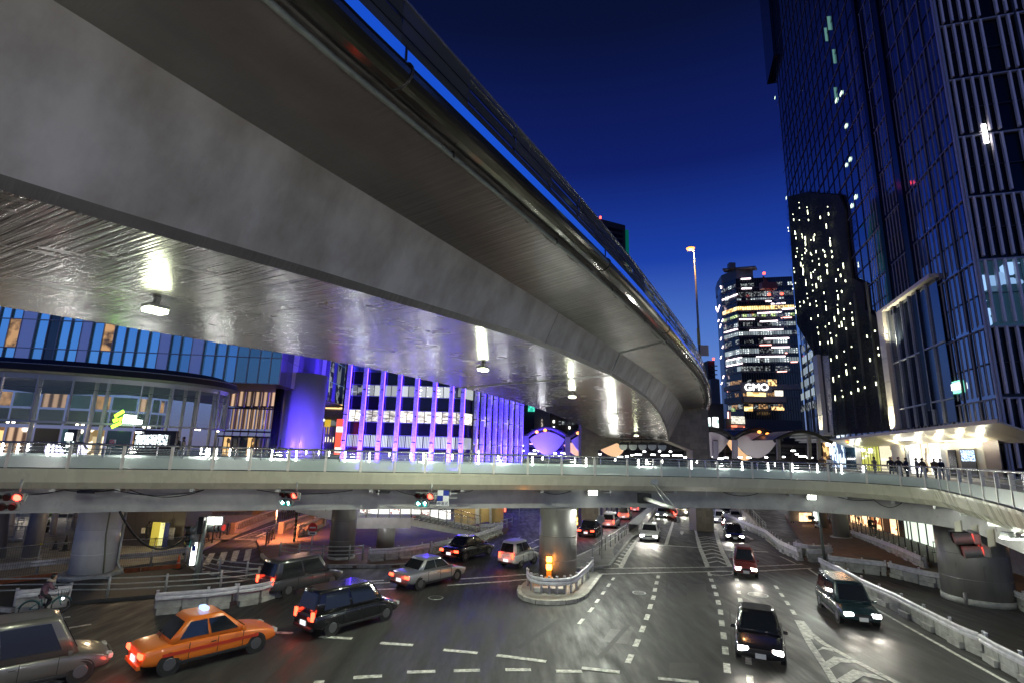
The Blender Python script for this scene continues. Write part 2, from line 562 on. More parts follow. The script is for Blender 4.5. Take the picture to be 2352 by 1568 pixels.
for a,b in [((1420,828),(1823,802)),((1360,872),(1823,840)),((760,907),(1000,897)),((560,915),(760,907)),((720,862),(955,852)),((700,848),(910,835))]: pline(Z6(*a),Z6(*b),.2)
pline(Z7(0,800),Z7(190,790),.2); pline(Z7(0,838),Z7(190,825),.2)
pline(Z7(912,577),Z7(1330,603),.45); pline(Z7(1510,620),Z7(1823,635),.4)
pline(Z7(1097,584),Z7(1140,446),.3); pline(Z7(1140,446),Z7(1160,380),.3)
pline(Z7(1690,625),Z7(1650,580),.2)
# hatched strip before the middle column
LE = [(1272,340),(1290,420),(1318,530),(1340,610),(1394,742)]
RE = [(1450,480),(1470,560),(1500,640),(1555,740)]
for a,b in zip(LE,LE[1:]): pline(Z7(*a),Z7(*b),.32 if a[1] > 500 else .22)
for a,b in zip(RE,RE[1:]): pline(Z7(*a),Z7(*b),.35)
for y,xl,xr in [(533,1320,1462),(547,1325,1467),(563,1330,1474),(581,1336,1480),(603,1343,1488),(628,1352,1496),(655,1363,1508),(684,1374,1522),(714,1386,1538)]:
 xm = (xl + xr) / 2 + 4
 h = 4 + (y - 530) * .05
 pline(Z7(xl,y),Z7(xm,y - h - 3),.22); pline(Z7(xm,y - h - 3),Z7(xr,y + h),.22)
ring = [Z7(1488 + 90 * math.cos(a),784 + 16 * math.sin(a)) for a in [i * math.pi / 10 for i in range(21)]]
for a,b in zip(ring,ring[1:]): pline(a,b,.14)
# hatching beside the long kerb
pline(Z7(905,530),Z7(772,748),.3)
for k in range(9):
 t = k / 8.6
 a = (858 - t * 142,553 + t * 172); b = (893 - t * 122,551 + t * 196)
 pline(Z7(*a),Z7(*b),.28)
for (x,y) in ((1213,412),(1210,502)):
 pline(Z7(x,y - 14),Z7(x,y),.35)
 pquad(Z7(x - 12,y - 1),Z7(x,y + 12),Z7(x + 12,y - 1))
pline(Z7(1668,520),Z7(1705,542),.25); pquad(Z7(1690,547),Z7(1722,545),Z7(1708,532))
# lane line and arrows on the left carriageway
pline(Z7(100,635),Z7(190,592),.22); pline(Z7(110,612),Z7(190,622),.18)
pquad(Z7(10,545),Z7(68,524),Z7(40,545),Z7(20,555))
pline(Z7(160,557),Z7(190,543),.2); pline(Z7(110,582),Z7(130,572),.2); pline(Z7(137,571),Z7(155,562),.2)
pline(Z7(455,668),Z7(620,598),.22)
for a,b in [((0,1172),(500,1095)),((0,1258),(650,1150))]: pline(Z5(*a),Z5(*b),.18)
# triangle and chevrons, near right
for a,b in [((212,1122),(300,1290)),((300,1290),(400,1440)),((400,1440),(478,1568)),((235,1125),(300,1210)),((300,1210),(400,1290)),((400,1290),(600,1400)),((600,1400),(930,1572))]:
 pline(Z8(*a),Z8(*b),.26)
pline(Z8(212,1122),Z8(300,1255),.3)
for q in [((345,1338),(390,1308),(455,1325),(470,1345),(400,1325)),
          ((405,1420),(470,1378),(585,1402),(640,1430),(520,1420),(445,1462)),
          ((488,1545),(605,1472),(770,1512),(850,1555),(680,1518),(560,1590))]:
 pquad(*[Z8(*p) for p in q[:3]],*[Z8(*p) for p in q[3:]])
for a,b in [((290,755),(400,830)),((400,830),(520,893)),((520,893),(720,1012)),((720,1012),(1000,1172)),((1000,1172),(1300,1340)),((1300,1340),(1720,1572))]:
 pline(Z8(*a),Z8(*b),.16)
pline(Z8(85,665),Z8(200,718),.15); pline(Z8(-20,545),Z8(60,600),.15); pline(Z8(60,600),Z8(115,650),.15)
# crossing and ladder markings of the side street
for q in [((535,1205),(630,1050),(710,1043),(625,1200)),((725,1190),(790,1035),(878,1025),(815,1187)),
          ((905,1175),(955,1015),(1040,1005),(985,1165)),((1085,1153),(1120,997),(1200,990),(1168,1147)),((455,1180),(470,1100),(515,1090),(480,1150))]:
 pquad(*[Zc(*p) for p in q])
pline(Zc(962,862),Zc(1640,612),.14); pline(Zc(960,858),Zc(1400,872),.18); pline(Zc(980,848),Zc(1410,858),.1)
for k in range(10):
 t = k / 10
 x,y = 1060 + 520 * t,828 - 195 * t
 w = 125 - 75 * t
 pline(Zc(x,y),Zc(x + w,y + 2),.16)
 if k < 6: pline(Zc(x + 245 - 90 * t,y + 4),Zc(x + 245 - 90 * t + w,y + 8),.16)
pline(Zc(1262,825),Zc(1385,768),.2); pline(Zc(1340,768),Zc(1470,770),.2); pline(Zc(1330,800),Zc(1370,775),.2)
for q in [((450,1260),(560,1262)),((480,1300),(640,1296)),((560,1345),(770,1325)),((690,1372),(880,1352))]:
 pline(Zc(*q[0]),Zc(*q[1]),.3)
PAINT.build('lane_marking',M_roadpaint,kind='structure')
# old patches in the asphalt
pt = MB()
for a,b,w in [(Z7(40,1320),Z7(370,1095),.25),(Z7(620,1390),Z7(830,1150),.22),(Z8(480,1340),Z8(880,1365),.12),(Z7(1102,690),Z7(1104,930),.06),(Z7(1550,1040),Z7(1580,1560),.06)]:
 A,B = G(a,.004),G(b,.004); d = (B - A).normalized(); n = Vector((-d.y,d.x,0)) * w / 2
 pt.quad(A - n,B - n,B + n,A + n)
pt.build('asphalt_seam',M_asphalt2,kind='structure')
pt = MB()
for q in ([(1240,860),(1380,862),(1400,1010),(1250,1008)],[(1120,1420),(1330,1425),(1345,1530),(1120,1528)],[(700,1180),(860,1195),(820,1290),(640,1270)]):
 pt.poly([G(Z7(*p),.003) for p in q][::-1])
pt.build('asphalt_repair',mat('asphalt_repair',(.042,.041,.041),.55,noise=.3,nscale=2,bump=.005,bscale=45),kind='structure')

def slab(name,pts,m,h=.15,kerb=True,kerb_pts=None):
 P = [G(p) for p in pts]
 if sum(P[i].x * P[(i + 1) % len(P)].y - P[(i + 1) % len(P)].x * P[i].y for i in range(len(P))) < 0: P = P[::-1]
 mb = MB(); n = len(P); i0 = len(mb.v)
 for p in P: mb.v.append((p.x,p.y,p.z - .3))
 for p in P: mb.v.append((p.x,p.y,p.z + h))
 mb.f.append(tuple(range(n,2 * n))); mb.sm.append(False); mb.uv.append([(p.x,p.y) for p in P])
 for k in range(n):
  k2 = (k + 1) % n
  mb.f.append((k,k2,n + k2,n + k)); mb.sm.append(False); mb.uv.append([(0,0),(1,0),(1,1),(0,1)])
 return mb.build(name,m,kind='structure')
def kerb_row(pts,h=.15,w=.18,step=.9,parent=None,name='kerb_stone'):
 pts = resample([G(p) for p in pts],step)
 for a,b in zip(pts,pts[1:]):
  d = (b - a).normalized()
  z = (a.z + b.z) / 2
  mb = MB().box(((a.x + b.x) / 2,(a.y + b.y) / 2,z + h / 2 - .02 + rnd.uniform(-.004,.004)),((b - a).length - .02,w,h + .05),rz=math.atan2(d.y,d.x))
  mb.build(name,M_kerb,parent,kind=None if parent else 'structure',bevel=.015)

# round traffic island in the middle with the column
ISL = [Z7(*p) for p in [(48,925),(60,958),(95,980),(150,998),(230,1005),(330,1008),(420,1000),(480,985),(530,950),(632,812),(605,795),(430,800),(190,812),(85,870),(60,895)]]
isl = slab('traffic_island',ISL,M_pave,.17)
kerb_row(ISL[:10],.19,.22,.75,parent=isl)
kerb_row([ISL[14],ISL[0]],.19,.22,.75,parent=isl)
# long median between the carriageways
MED = [Z7(*p) for p in [(440,768),(690,748),(705,728),(850,540),(905,512),(1024,372),(1050,290),(1000,285),(930,380),(840,470),(640,590),(455,690)]]
med = slab('median_strip',MED,M_pave,.15)
kerb_row(MED[:6],.17,.2,1.5,parent=med)
kerb_row([Z6(*p) for p in [(40,660),(60,690),(130,718),(300,736),(500,742),(700,745),(1000,742),(1180,722),(1320,690)]],.17,.2,.9)
slab('left_footway',[Z6(*p) for p in [(0,560),(35,640),(60,692),(130,720),(300,738),(500,744),(700,747),(1000,744),(1250,706),(1500,625),(1780,500),(1823,440),(1600,360),(700,440),(300,430)]],M_brown,.14)
slab('left_plaza',[Z5(*p) for p in [(-300,880),(0,860),(480,790),(800,770),(1300,700),(1420,640),(1640,520),(1823,440),(1823,250),(400,200),(-300,200)]],M_pave,.14)
slab('left_traffic_island',[Z5(*p) for p in [(-60,1040),(90,1060),(480,1010),(1080,960),(1390,930),(1900,880),(1900,830),(1500,820),(1330,720),(1300,760),(1000,790),(400,880),(-60,920)]],M_asphalt2,.14)
kerb_row([Z5(*p) for p in [(1330,740),(1380,775),(1480,805),(1600,825),(1750,845),(1860,855)]],.17,.2,.8)
kerb_row([Z5(*p) for p in [(-60,1050),(95,1062)]],.17,.2,.8)
slab('right_footway',[Z8(*p) for p in [(120,380),(240,560),(350,700),(640,750),(870,760),(1310,850),(1700,980),(2100,1100),(2400,700),(1500,500),(900,420),(500,330),(250,300)]],M_brown,.14)
slab('right_shop_terrace',[Z8(*p) for p in [(600,500),(1180,750),(1700,800),(2300,820),(2300,600),(900,390),(450,330),(420,400)]],M_pave,.4)

# manholes
def manhole(p,r,label):
 c = G(p)
 mb = MB().lathe([(r,0),(r,.012),(r - .05,.014)],(c.x,c.y,c.z + .004),20)
 e = empty('manhole_cover',c,label,'manhole cover')
 mb.build('rim',M_galv,e)
 MB().lathe([(r - .08,0),(r - .08,.022)],(c.x,c.y,c.z + .004),20).build('lid',mat('cast_iron',(.09,.09,.085),.5,metal=.6,noise=.4,nscale=14,bump=.01,bscale=30),e)
manhole(Z7(1752,940),.55,'round iron manhole cover in the road right of the dashed lane line')
manhole(Z7(905,925),.38,'small round iron cover between the two middle dashed lines')
manhole(Z6(1280,960),.4,'round iron cover in the dark open road left of the island')
manhole(Z5(1302,862),.5,'round manhole cover in dark paving beside the signal pole')
# ================================================================== ELEVATED EXPRESSWAY
H = 4.3
def vx(y):   # plan of the girder's upper right edge, fitted to a gentle curve (in units of H)
 pts = [(-6,-5.75),(-3,-3.9),(0,-2.12),(1.3,-1.40),(1.65,-1.22),(2.1,-.97),(3.63,-.13),(4.27,.22),(5.23,.72),(6.47,1.36),(7.97,2.12),(10.1,3.12),(13.2,4.36),(15,5.0),(18,6.0),(30,9.6)]
 return pts
CV = [Vector((b * H,a * H,0)) for a,b in vx(0)]
CV = smooth(CV,10)
# smooth further
for _ in range(30):
 CV = [CV[0]] + [(CV[i - 1] + CV[i] * 2 + CV[i + 1]) / 4 for i in range(1,len(CV) - 1)] + [CV[-1]]
CV = resample(CV,1.0)
def interp(tab,v):
 if v <= tab[0][0]: return tab[0][1]
 for (a,x),(b,y) in zip(tab,tab[1:]):
  if v <= b: return x + (y - x) * (v - a) / (b - a)
 return tab[-1][1]
K2 = [(-6,.5),(-1,.62),(1.5,.76),(2.4,.83),(4.1,.944),(5,.98),(6.5,1.0),(7.6,.975),(8.9,.925),(10.7,.79),(12.5,.62),(14.2,.43),(15.2,.42),(17,.7),(20,.95),(30,1.0)]
SE = [(-6,.0),(0,.015),(1.5,.02),(3,.06),(5,.09),(6.5,.10),(9,.08),(14,.01),(30,0)]
def section(i):
 p = CV[i]; a = CV[max(0,i - 2)]; b = CV[min(len(CV) - 1,i + 2)]
 t = (b - a).normalized(); n = Vector((t.y,-t.x,0))
 y = p.y / H
 k2,se = interp(K2,y),interp(SE,y) / 2.22
 K3 = 1.278
 dk = interp([(-6,-.12),(0,-.085),(1.8,-.075),(3.4,-.03),(5,0),(30,0)],y)
 def q(off,k,d=0):
  k = k + dk * max(0,min(1,off / .6))
  return Vector((p.x + n.x * off * H,p.y + n.y * off * H,CAM_Z + (k + se * min(0,off)) * H + d))
 aw = .5 * (K3 - k2)
 w2 = 2.5 - 2 * aw
 return dict(p=p,t=t,n=n,y=y,q=q,k2=k2,aw=aw,
    e1=q(-aw - w2,k2 + 0.0),e2=q(-aw,k2),e3=q(0,K3),e3l=q(-2.5,K3),e4=q(.60,1.392),e4l=q(-3.1,1.392))
SEC = [section(i) for i in range(len(CV))]
for s in SEC:  # cross fall of the soffit
 s['e1'].z = CAM_Z + (s['k2'] - interp(SE,s['y'])) * H
RUN = [i * 1.0 for i in range(len(SEC))]
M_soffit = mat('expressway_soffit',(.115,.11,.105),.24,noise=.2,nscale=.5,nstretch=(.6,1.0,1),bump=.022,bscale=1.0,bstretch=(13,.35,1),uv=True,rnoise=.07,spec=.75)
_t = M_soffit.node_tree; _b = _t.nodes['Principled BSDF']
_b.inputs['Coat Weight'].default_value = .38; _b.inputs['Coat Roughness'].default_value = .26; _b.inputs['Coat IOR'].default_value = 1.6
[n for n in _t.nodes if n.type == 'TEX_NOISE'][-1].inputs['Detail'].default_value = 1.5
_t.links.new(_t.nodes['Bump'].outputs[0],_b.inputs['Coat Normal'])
M_web = mat('expressway_girder_concrete',(.36,.355,.355),.55,noise=.34,nscale=.8,nstretch=(.9,.5,1),col2=(.235,.22,.205),bump=.004,bscale=3,bstretch=(1.6,.5,1),uv=True,rnoise=.1)
M_over = mat('expressway_overhang_concrete',(.115,.11,.105),.36,noise=.25,nscale=.7,nstretch=(.5,1,1),bump=.03,bscale=1.0,bstretch=(6,.35,1),uv=True,rnoise=.08)  # shade under the overhang is put into this darker concrete colour
M_chrome = mat('polished_fascia_steel',(.15,.145,.12),.12,metal=.9,noise=.15,nscale=.6,bump=.004,bscale=.6,uv=True)
M_blue = mat('blue_stripe_glow_paint',(.015,.11,.62),.4,emit=(.01,.10,.75),es=.42)  # painted stripe, brightened by a glow put into the material
M_stain = mat('water_stain',(.09,.085,.08),.7,noise=.4,nscale=3)
M_noise = mat('smoked_noise_panel',(.075,.085,.09),.10,metal=.35,bump=.006,bscale=1.6,bstretch=(1,.4,1),uv=True)
via = empty('expressway_viaduct',(SEC[0]['p'].x,SEC[0]['p'].y,0),'huge curving concrete expressway viaduct sweeping overhead from upper left to its portal pier','elevated road')
iJ = min(range(len(SEC)),key=lambda i: abs(SEC[i]['y'] - 6.55))
def rng(i0,i1,ka,kb,name,m,v0=0.0,v1=None):
 for j,(a,b) in enumerate(i1):
  MB().strip([s[ka] for s in SEC[a:b + 1]],[s[kb] for s in SEC[a:b + 1]],u0=a,v0=v0,runs=RUN[a:b + 1]).build(name,m,via)
ranges = [(0,iJ),(iJ,len(SEC) - 1)]
def gap(A,B,t): return [(a + tt) for a,tt in zip(A,t)]
for a,b in ranges:
 ss = SEC[a:b + 1]
 def sh(key):
  L_ = [s[key].copy() for s in ss]
  if b == iJ: L_[-1] -= ss[-1]['t'] * .09
  else: L_[0] += ss[0]['t'] * .09
  return L_
 lip = [s['e2'] + s['n'] * -.0 + Vector((0,0,.16)) + (s['e3'] - s['e2']).normalized() * .0 for s in ss]
 e1,e2,e3,e4,e3l,e4l = (sh(k) for k in ('e1','e2','e3','e4','e3l','e4l'))
 # the lower edge carries a narrow chamfer
 e2b = [q + (r - q).normalized() * .20 + s['n'] * .02 for q,r,s in zip(e2,e3,ss)]
 MB().strip(e2,e1,runs=RUN[a:b + 1]).build('soffit',M_soffit,via)
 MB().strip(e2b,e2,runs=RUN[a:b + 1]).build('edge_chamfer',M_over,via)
 wb = MB().strip(e3,e2b,runs=RUN[a:b + 1]); wb.build('girder_web',M_web,via)
 MB().strip(e1,e3l,runs=RUN[a:b + 1]).build('girder_web',M_web,via)
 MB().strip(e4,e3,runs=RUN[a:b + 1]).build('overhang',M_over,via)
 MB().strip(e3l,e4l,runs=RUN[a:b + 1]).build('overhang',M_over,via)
 # far parapet and road slab on top
 tl = [v + Vector((0,0,1.6)) for v in e4l]; tr = [v + Vector((0,0,.45)) for v in e4]
 MB().strip(e4l,tl,runs=RUN[a:b + 1]).build('parapet',M_web,via)
 MB().strip([v + Vector((0,0,.45)) for v in e4l],tr,runs=RUN[a:b + 1]).build('road_slab',M_asphalt,via)
s = SEC[iJ]
t_ = s['t'] * .09
jb = MB()
for a,b in (('e1','e2'),('e2','e3'),('e3','e4')):
 up = Vector((0,0,.10))
 jb.quad(s[a] - t_ + up,s[b] - t_ + up,s[b] + t_ + up,s[a] + t_ + up)
jb.build('expansion_joint',M_dark,via)
jj = MB()
for a,b in (('e1','e2'),('e2','e3'),('e3','e4')):
 for sgn in (-1,1): jj.bar(s[a] + t_ * sgn * 1.1,s[b] + t_ * sgn * 1.1,.05,.05)
jj.build('joint_edging',M_galv,via)
# rounded polished fascia, blue stripe, smoked panels
def fas(prof,name,m,i0=0,i1=None,smooth_=True,parent=None):
 i1 = i1 or len(SEC) - 1
 mb = MB()
 for (o0,k0),(o1,k1) in zip(prof,prof[1:]):
  mb.strip([SEC[i]['q'](o1,k1) for i in range(i0,i1 + 1)],[SEC[i]['q'](o0,k0) for i in range(i0,i1 + 1)],runs=RUN[i0:i1 + 1],v0=k0 * 4)
 return mb.build(name,m,parent or via)
prof = [(.62,1.385)] + [(.66 + .055 * math.sin(a),1.430 - .05 * math.cos(a)) for a in [i * math.pi / 8 for i in range(0,7)]] + [(.675,1.482)]
step = 10
iE = min(range(len(SEC)),key=lambda i: abs(SEC[i]['y'] - 22))
for a in range(0,iE,step):
 fas(prof,'fascia_panel',M_chrome,a,min(a + step,iE))
fas([(.60,1.392),(.62,1.385)],'fascia_lip',M_dark)
for a in range(0,iE,step):
 fas([(.672,1.482),(.668,1.553)],'stripe_panel',M_blue,a,min(a + step,iE))
fas([(.668,1.553),(.60,1.553)],'stripe_cap',M_dark)
jn = MB()
for a in range(0,iE,step):
 q = SEC[a]['q']
 pp = [q(o + .003,k) for o,k in prof] + [q(.676,1.553)]
 jn = MB().tube(pp,.022,5)
 jn.build('panel_joint',M_dark,via)
for a in range(iJ - 9,iE,9):
 s = SEC[a]
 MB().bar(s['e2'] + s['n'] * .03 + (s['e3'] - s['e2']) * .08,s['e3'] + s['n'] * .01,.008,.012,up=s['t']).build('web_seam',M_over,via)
npn = 0
VR = [(1.556,1.62),(1.622,1.69),(1.692,1.765)]
mul_ = MB()
first = min(range(len(SEC)),key=lambda i: abs(SEC[i]['y'] - .4))
for a in range(first,iE,2):
 b = min(a + 2,iE)
 for k0,k1 in VR:
  A,B = SEC[a]['q'],SEC[b]['q']
  jit = rnd.uniform(-.006,.006)
  mb = MB().strip([SEC[i]['q'](.645 + jit,k1) for i in range(a,b + 1)],[SEC[i]['q'](.645 - jit,k0) for i in range(a,b + 1)],v0=k0 * H,runs=RUN[a:b + 1])
  mb.build('noise_panel',M_noise,via); npn += 1
for k in (1.555,1.621,1.691,1.767):
 rl = MB()
 rl.tube([SEC[i]['q'](.652,k) for i in range(first,iE + 1)],.012 if k < 1.76 else .03,4)
 rl.build('panel_rail',M_steel if k > 1.76 else M_dark,via)
pst = MB()
for a in range(first,iE,2):
 pst.bar(SEC[a]['q'](.63,1.55),SEC[a]['q'](.63,1.765),.05,.06)
pst.build('panel_posts',M_dark,via,kind='stuff')
# drain pipe along the overhang edge
MB().tube([SEC[i]['q'](.575,1.392) - Vector((0,0,.13)) for i in range(0,iE)],.05,8).build('drain_pipe',M_pole,via)
for a in range(2,iE,5):
 q = SEC[a]['q'](.575,1.392)
 MB().box(q - Vector((0,0,.07)),(.08,.14,.2)).build('pipe_bracket',M_dark,via)
MB().strip([SEC[i]['q'](.60,1.387) for i in range(0,iE)],[SEC[i]['q'](.54 + .035 * math.sin(i * .9) + .02 * math.sin(i * 2.3),1.380 - .003) for i in range(0,iE)],sm=False).build('damp_stain',M_stain,via)

# lamps fixed below the soffit
LAMP_P = 1150
def soffit_lamp(px,label,pw):
 # the lamp hangs just below the soffit: walk along the ray until it meets it
 best = None
 for s in SEC:
  if s['y'] > 14.3: continue
  for f in [i / 12 for i in range(1,12)]:
   q = s['e1'].lerp(s['e2'],f) - Vector((0,0,.26))
   d = q - CAMP; w = d.dot(_F)
   if w < 1: continue
   x = PX + FPX * d.dot(_Rv) / w; y = PY - FPX * d.dot(_Uv) / w
   e = (x - px[0]) ** 2 + (y - px[1]) ** 2
   if best is None or e < best[0]: best = (e,q,s)
 q,s = best[1],best[2]
 e = empty('soffit_lamp',q,label,'lamp','lamps fixed under the expressway')
 rz = math.atan2(s['t'].y,s['t'].x)
 MB().box(q + Vector((0,0,.2)),(.12,.12,.24),rz).build('bracket',M_galv,e)
 MB().box(q + Vector((0,0,.02)),(.50,.40,.10),rz).build('housing',M_galv,e,bevel=.03)
 MB().box(q - Vector((0,0,.07)),(.44,.34,.10),rz).build('lens',M_lampg,e,bevel=.02)
 light('lamp_light','SPOT',q - Vector((0,0,.20)),pw * 1.4,(.93,1,.76),.16,parent=e,spot=R(172),blend=.25,aim=q - Vector((0,0,5)))
 light('lamp_spill','POINT',q - Vector((0,0,.22)),pw * .05,(.93,1,.70),.14,parent=e)
 return q
for px,lb,pw in [((352,706),'greenish lamp under the dark left end of the expressway soffit, above the glass pavilion',900),
               ((1113,842),'brightest white lamp under the expressway, among the purple reflections',1700),
               ((1317,905),'lamp under the expressway just past the expansion joint',1100),
               ((1414,955),'small lamp under the expressway, fourth along and second before the portal pier',900),
               ((1462,996),'faint lamp under the expressway closest to the portal pier',120)]:
 soffit_lamp(px,lb,pw)

# ------------------------------------------------------------------ portal pier
iP = min(range(len(SEC)),key=lambda i: abs(SEC[i]['y'] - 14.6))
sp_ = SEC[iP]
PYY = sp_['p'].y
M_tile = mat('pier_stone_cladding',(.26,.225,.18),.6,noise=.2,nscale=1.5,objrand=.12,bump=.002,bscale=20)
pier = empty('portal_pier',(aty((1614,1225),PYY).x,PYY,gz(20,PYY)),'stone-clad portal pier with splayed crossbeam carrying the far end of the expressway','bridge pier')
def P(x,y,dy=0): return aty((x,y),PYY + dy)
outl = [P(1335,960),P(1335,1045),P(1335,1240),P(1370,1240),P(1370,1034),P(1425,1013),P(1537,1013),P(1600,1034),P(1597,1240),P(1631,1240),P(1631,1045),P(1627,940),P(1570,925),P(1450,915)]
outl = [Vector((q.x,PYY,q.z)) for q in outl]
outl[2].z = outl[3].z = gz(10,PYY) - .5; outl[8].z = outl[9].z = gz(20,PYY) - .5
outl[2].x = outl[0].x; outl[1].x = outl[0].x; outl[3].x = outl[4].x = outl[0].x + 2.0
outl[10].x = outl[9].x = outl[11].x = P(1631,1045).x; outl[8].x = outl[7].x = outl[9].x - 2.0
MB().extr(outl,(0,2.4,0)).build('pier_frame',mat('pier_frame_stone',(.20,.175,.14),.7),pier)
def inside(x,z):
 c = False; n = len(outl)
 for i in range(n):
  a,b = outl[i],outl[(i + 1) % n]
  if (a.z > z) != (b.z > z) and x < (b.x - a.x) * (z - a.z) / (b.z - a.z) + a.x: c = not c
 return c
x0 = outl[0].x
tz = outl[2].z
row = 0
while tz < max(p.z for p in outl) - .5:
 for k in range(-1,20):
  tx = x0 + k * 1.0 + (.5 if row % 2 else 0)
  cs = [(tx + .02,tz + .02),(tx + .98,tz + .02),(tx + .98,tz + .68),(tx + .02,tz + .68)]
  if all(inside(*c) for c in cs):
   MB().box((tx + .5,PYY - .015,tz + .35),(.975,.05,.675)).build('cladding_tile',M_tile,pier)
 tz += .7; row += 1
# a row of five round lamp hoods hanging from the crossbeam
for k,(x,y) in enumerate([(1430,1021),(1452,1021),(1474,1021),(1496,1021),(1519,1022)]):
 q = aty((x,y + 0),PYY - 1.2)
 e = empty('lamp_hood',q,['leftmost','second from left','middle','second from right','rightmost'][k] + ' of the five round unlit lamp hoods hanging under the portal pier crossbeam','lamp hood','round lamp hoods under the crossbeam')
 MB().tube([q + Vector((0,.55,0)),q + Vector((0,.1,0)),q + Vector((0,-.35,-.1))],[.3,.42,.5],14).build('hood',M_dark,e)
 MB().tube([q + Vector((0,-.352,-.1)),q + Vector((0,-.38,-.1))],[.5,.47],14).build('rim',M_galv,e)
 MB().bar(q + Vector((0,.1,.3)),q + Vector((0,.1,1.1)),.06,.06).build('hanger',M_dark,e)
q0,q1 = aty((1425,1014),PYY - 1.2),aty((1525,1014),PYY - 1.2)
tag(MB().bar(q0 + Vector((0,.1,.3)),q1 + Vector((0,.1,.3)),.12,.12).build('lamp_rail',M_dark),'dark rail carrying the five round lamp hoods','rail')

# ------------------------------------------------------------------ street lamp on the viaduct edge
iL = min(range(len(SEC)),key=lambda i: abs(SEC[i]['y'] - 13.9))
qb = SEC[iL]['q'](.70,1.5)
Yl = qb.y
qb = aty((1608,822),Yl); qt = aty((1594,577),Yl); qa = aty((1586,571),Yl)
e = empty('street_lamp',qb,'tall thin street lamp with glowing orange head above the expressway edge','street lamp')
MB().tube([qb,qb.lerp(qt,.5),qt],[.16,.12,.07],10).build('pole',M_pole,e)
MB().tube([qt,qt.lerp(qa,.5) + Vector((0,0,.25)),qa + Vector((0,0,.15))],.05,8).build('arm',M_pole,e)
MB().lathe([(.05,.30),(.28,.2),(.36,.08),(.36,.03)][::-1],qa,14).build('lamp_head',M_galv,e)
MB().lathe([(.12,-.22),(.42,-.16),(.5,.02),(.3,.1)],qa,14).build('lens',M_sodium,e)
light('sodium_light','POINT',qa - Vector((0,0,.5)),2600,(1,.45,.14),.2,parent=e)
sg = empty('road_sign',aty((1620,808),Yl - .3),'pale square sign board clamped to the lamp pole above the viaduct edge','sign')
a_,b_ = aty((1608,792),Yl - .3),aty((1628,817),Yl - .3)
MB().box((a_ + b_) / 2,(abs(b_.x - a_.x),.06,abs(a_.z - b_.z))).build('board',mat('pale_sign',(.55,.42,.30),.5),sg)
for dz in (-.35,.35): MB().box((a_ + b_) / 2 + Vector((-.5,.1,dz)),(.5,.05,.05)).build('clamp',M_dark,sg)
sg = empty('narrow_sign',aty((1603,790),Yl - .2),'narrow upright sign fixed to the lamp pole above its base','sign')
MB().box(aty((1604,772),Yl - .2),(.28,.06,1.9)).build('board',mat('yellow_sign',(.4,.33,.08),.5),sg)
# ================================================================== PEDESTRIAN BRIDGE
ZD = 6.2
def proj(q):
 d = Vector(q) - CAMP; w = d.dot(_F)
 return (PX + FPX * d.dot(_Rv) / w,PY - FPX * d.dot(_Uv) / w)
EDGE_PX = [(-220,1072),(-100,1073),(0,1075),(150,1076.5),(282,1078),(480,1080),(663,1082.5),(900,1085.5),(1134,1088.5),(1300,1091),(1441,1093),(1600,1095.5),(1728,1098),(1850,1102),(1990,1109),(2066,1114.5),(2137,1122)]
EDGE = [atz(p,ZD) for p in EDGE_PX]
for _ in range(2):
 EDGE = [EDGE[0]] + [(EDGE[i - 1] + EDGE[i] * 2 + EDGE[i + 1]) / 4 for i in range(1,len(EDGE) - 1)] + [EDGE[-1]]
EDGE += [atz(p,ZD) for p in [(2180,1131),(2240,1145),(2293,1159),(2352,1177),(2430,1205)]]
EDGE = smooth(EDGE,8)
def normals(pl):
 out = []
 for i in range(len(pl)):
  d = pl[min(i + 1,len(pl) - 1)] - pl[max(i - 1,0)]
  out.append(Vector((-d.y,d.x,0)).normalized())
 return out
EN = normals(EDGE)   # points away from the camera side, towards the deck
def off(d,z,pl=EDGE,nn=None):
 nn = nn or EN
 return [Vector((p.x + n.x * d,p.y + n.y * d,z)) for p,n in zip(pl,nn)]
bridge = empty('footbridge',(EDGE[40].x,EDGE[40].y,4.2),'long pale curved pedestrian bridge with glass railing crossing the whole junction','footbridge')
nE = len(EDGE)
# cut fascia into lengths that the joints show
cuts = list(range(0,nE - 1,12)) + [nE - 1]
def band(fn_a,fn_b,name,m,cutit=True,parent=None):
 A,B = fn_a,fn_b
 cc = cuts if cutit else [0,nE - 1]
 for a,b in zip(cc,cc[1:]):
  MB().strip(A[a:b + 1],B[a:b + 1]).build(name,m,parent or bridge)
nose0,nose1 = off(-.02,ZD + .02),off(0,ZD - .10)
f1,f2,f3 = off(-.01,ZD - .10),off(.16,5.62),off(.42,5.32)
band(nose0,nose1,'edge_trim',M_bridge,False)
band(off(.02,ZD - .09),f2,'fascia',M_bridge)
band(f2,f3,'fascia_foot',M_bridge)
band(f3,off(1.5,5.34),'fascia_soffit',M_bottom,False)
band(off(1.5,5.34),off(1.5,4.2),'girder',M_girder)
MB().strip(off(1.46,4.23),off(1.46,4.17)).build('girder_flange',M_girder,bridge)
band(off(1.5,4.2),off(4.3,4.2),'girder_underside',M_bottom,False)
band(off(4.3,5.34),off(4.3,4.2),'girder',M_girder,False)
dk = MB().strip(off(5.8,ZD),off(0,ZD)); dk.build('deck_floor',M_deck,bridge)
MB().strip(off(5.8,ZD - .5),off(5.8,ZD)).build('rear_fascia',M_bridge,bridge)
# brackets between girder and fascia
run = 0
for i in range(6,nE - 16,8):
 p = off(0,0)[i]; n = EN[i]
 c = Vector((p.x,p.y,0)) + n * .95
 MB().box((c.x,c.y,5.24),(.22,1.0,.17),rz=math.atan2(n.y,n.x) - math.pi / 2).build('bracket',M_girder,bridge)
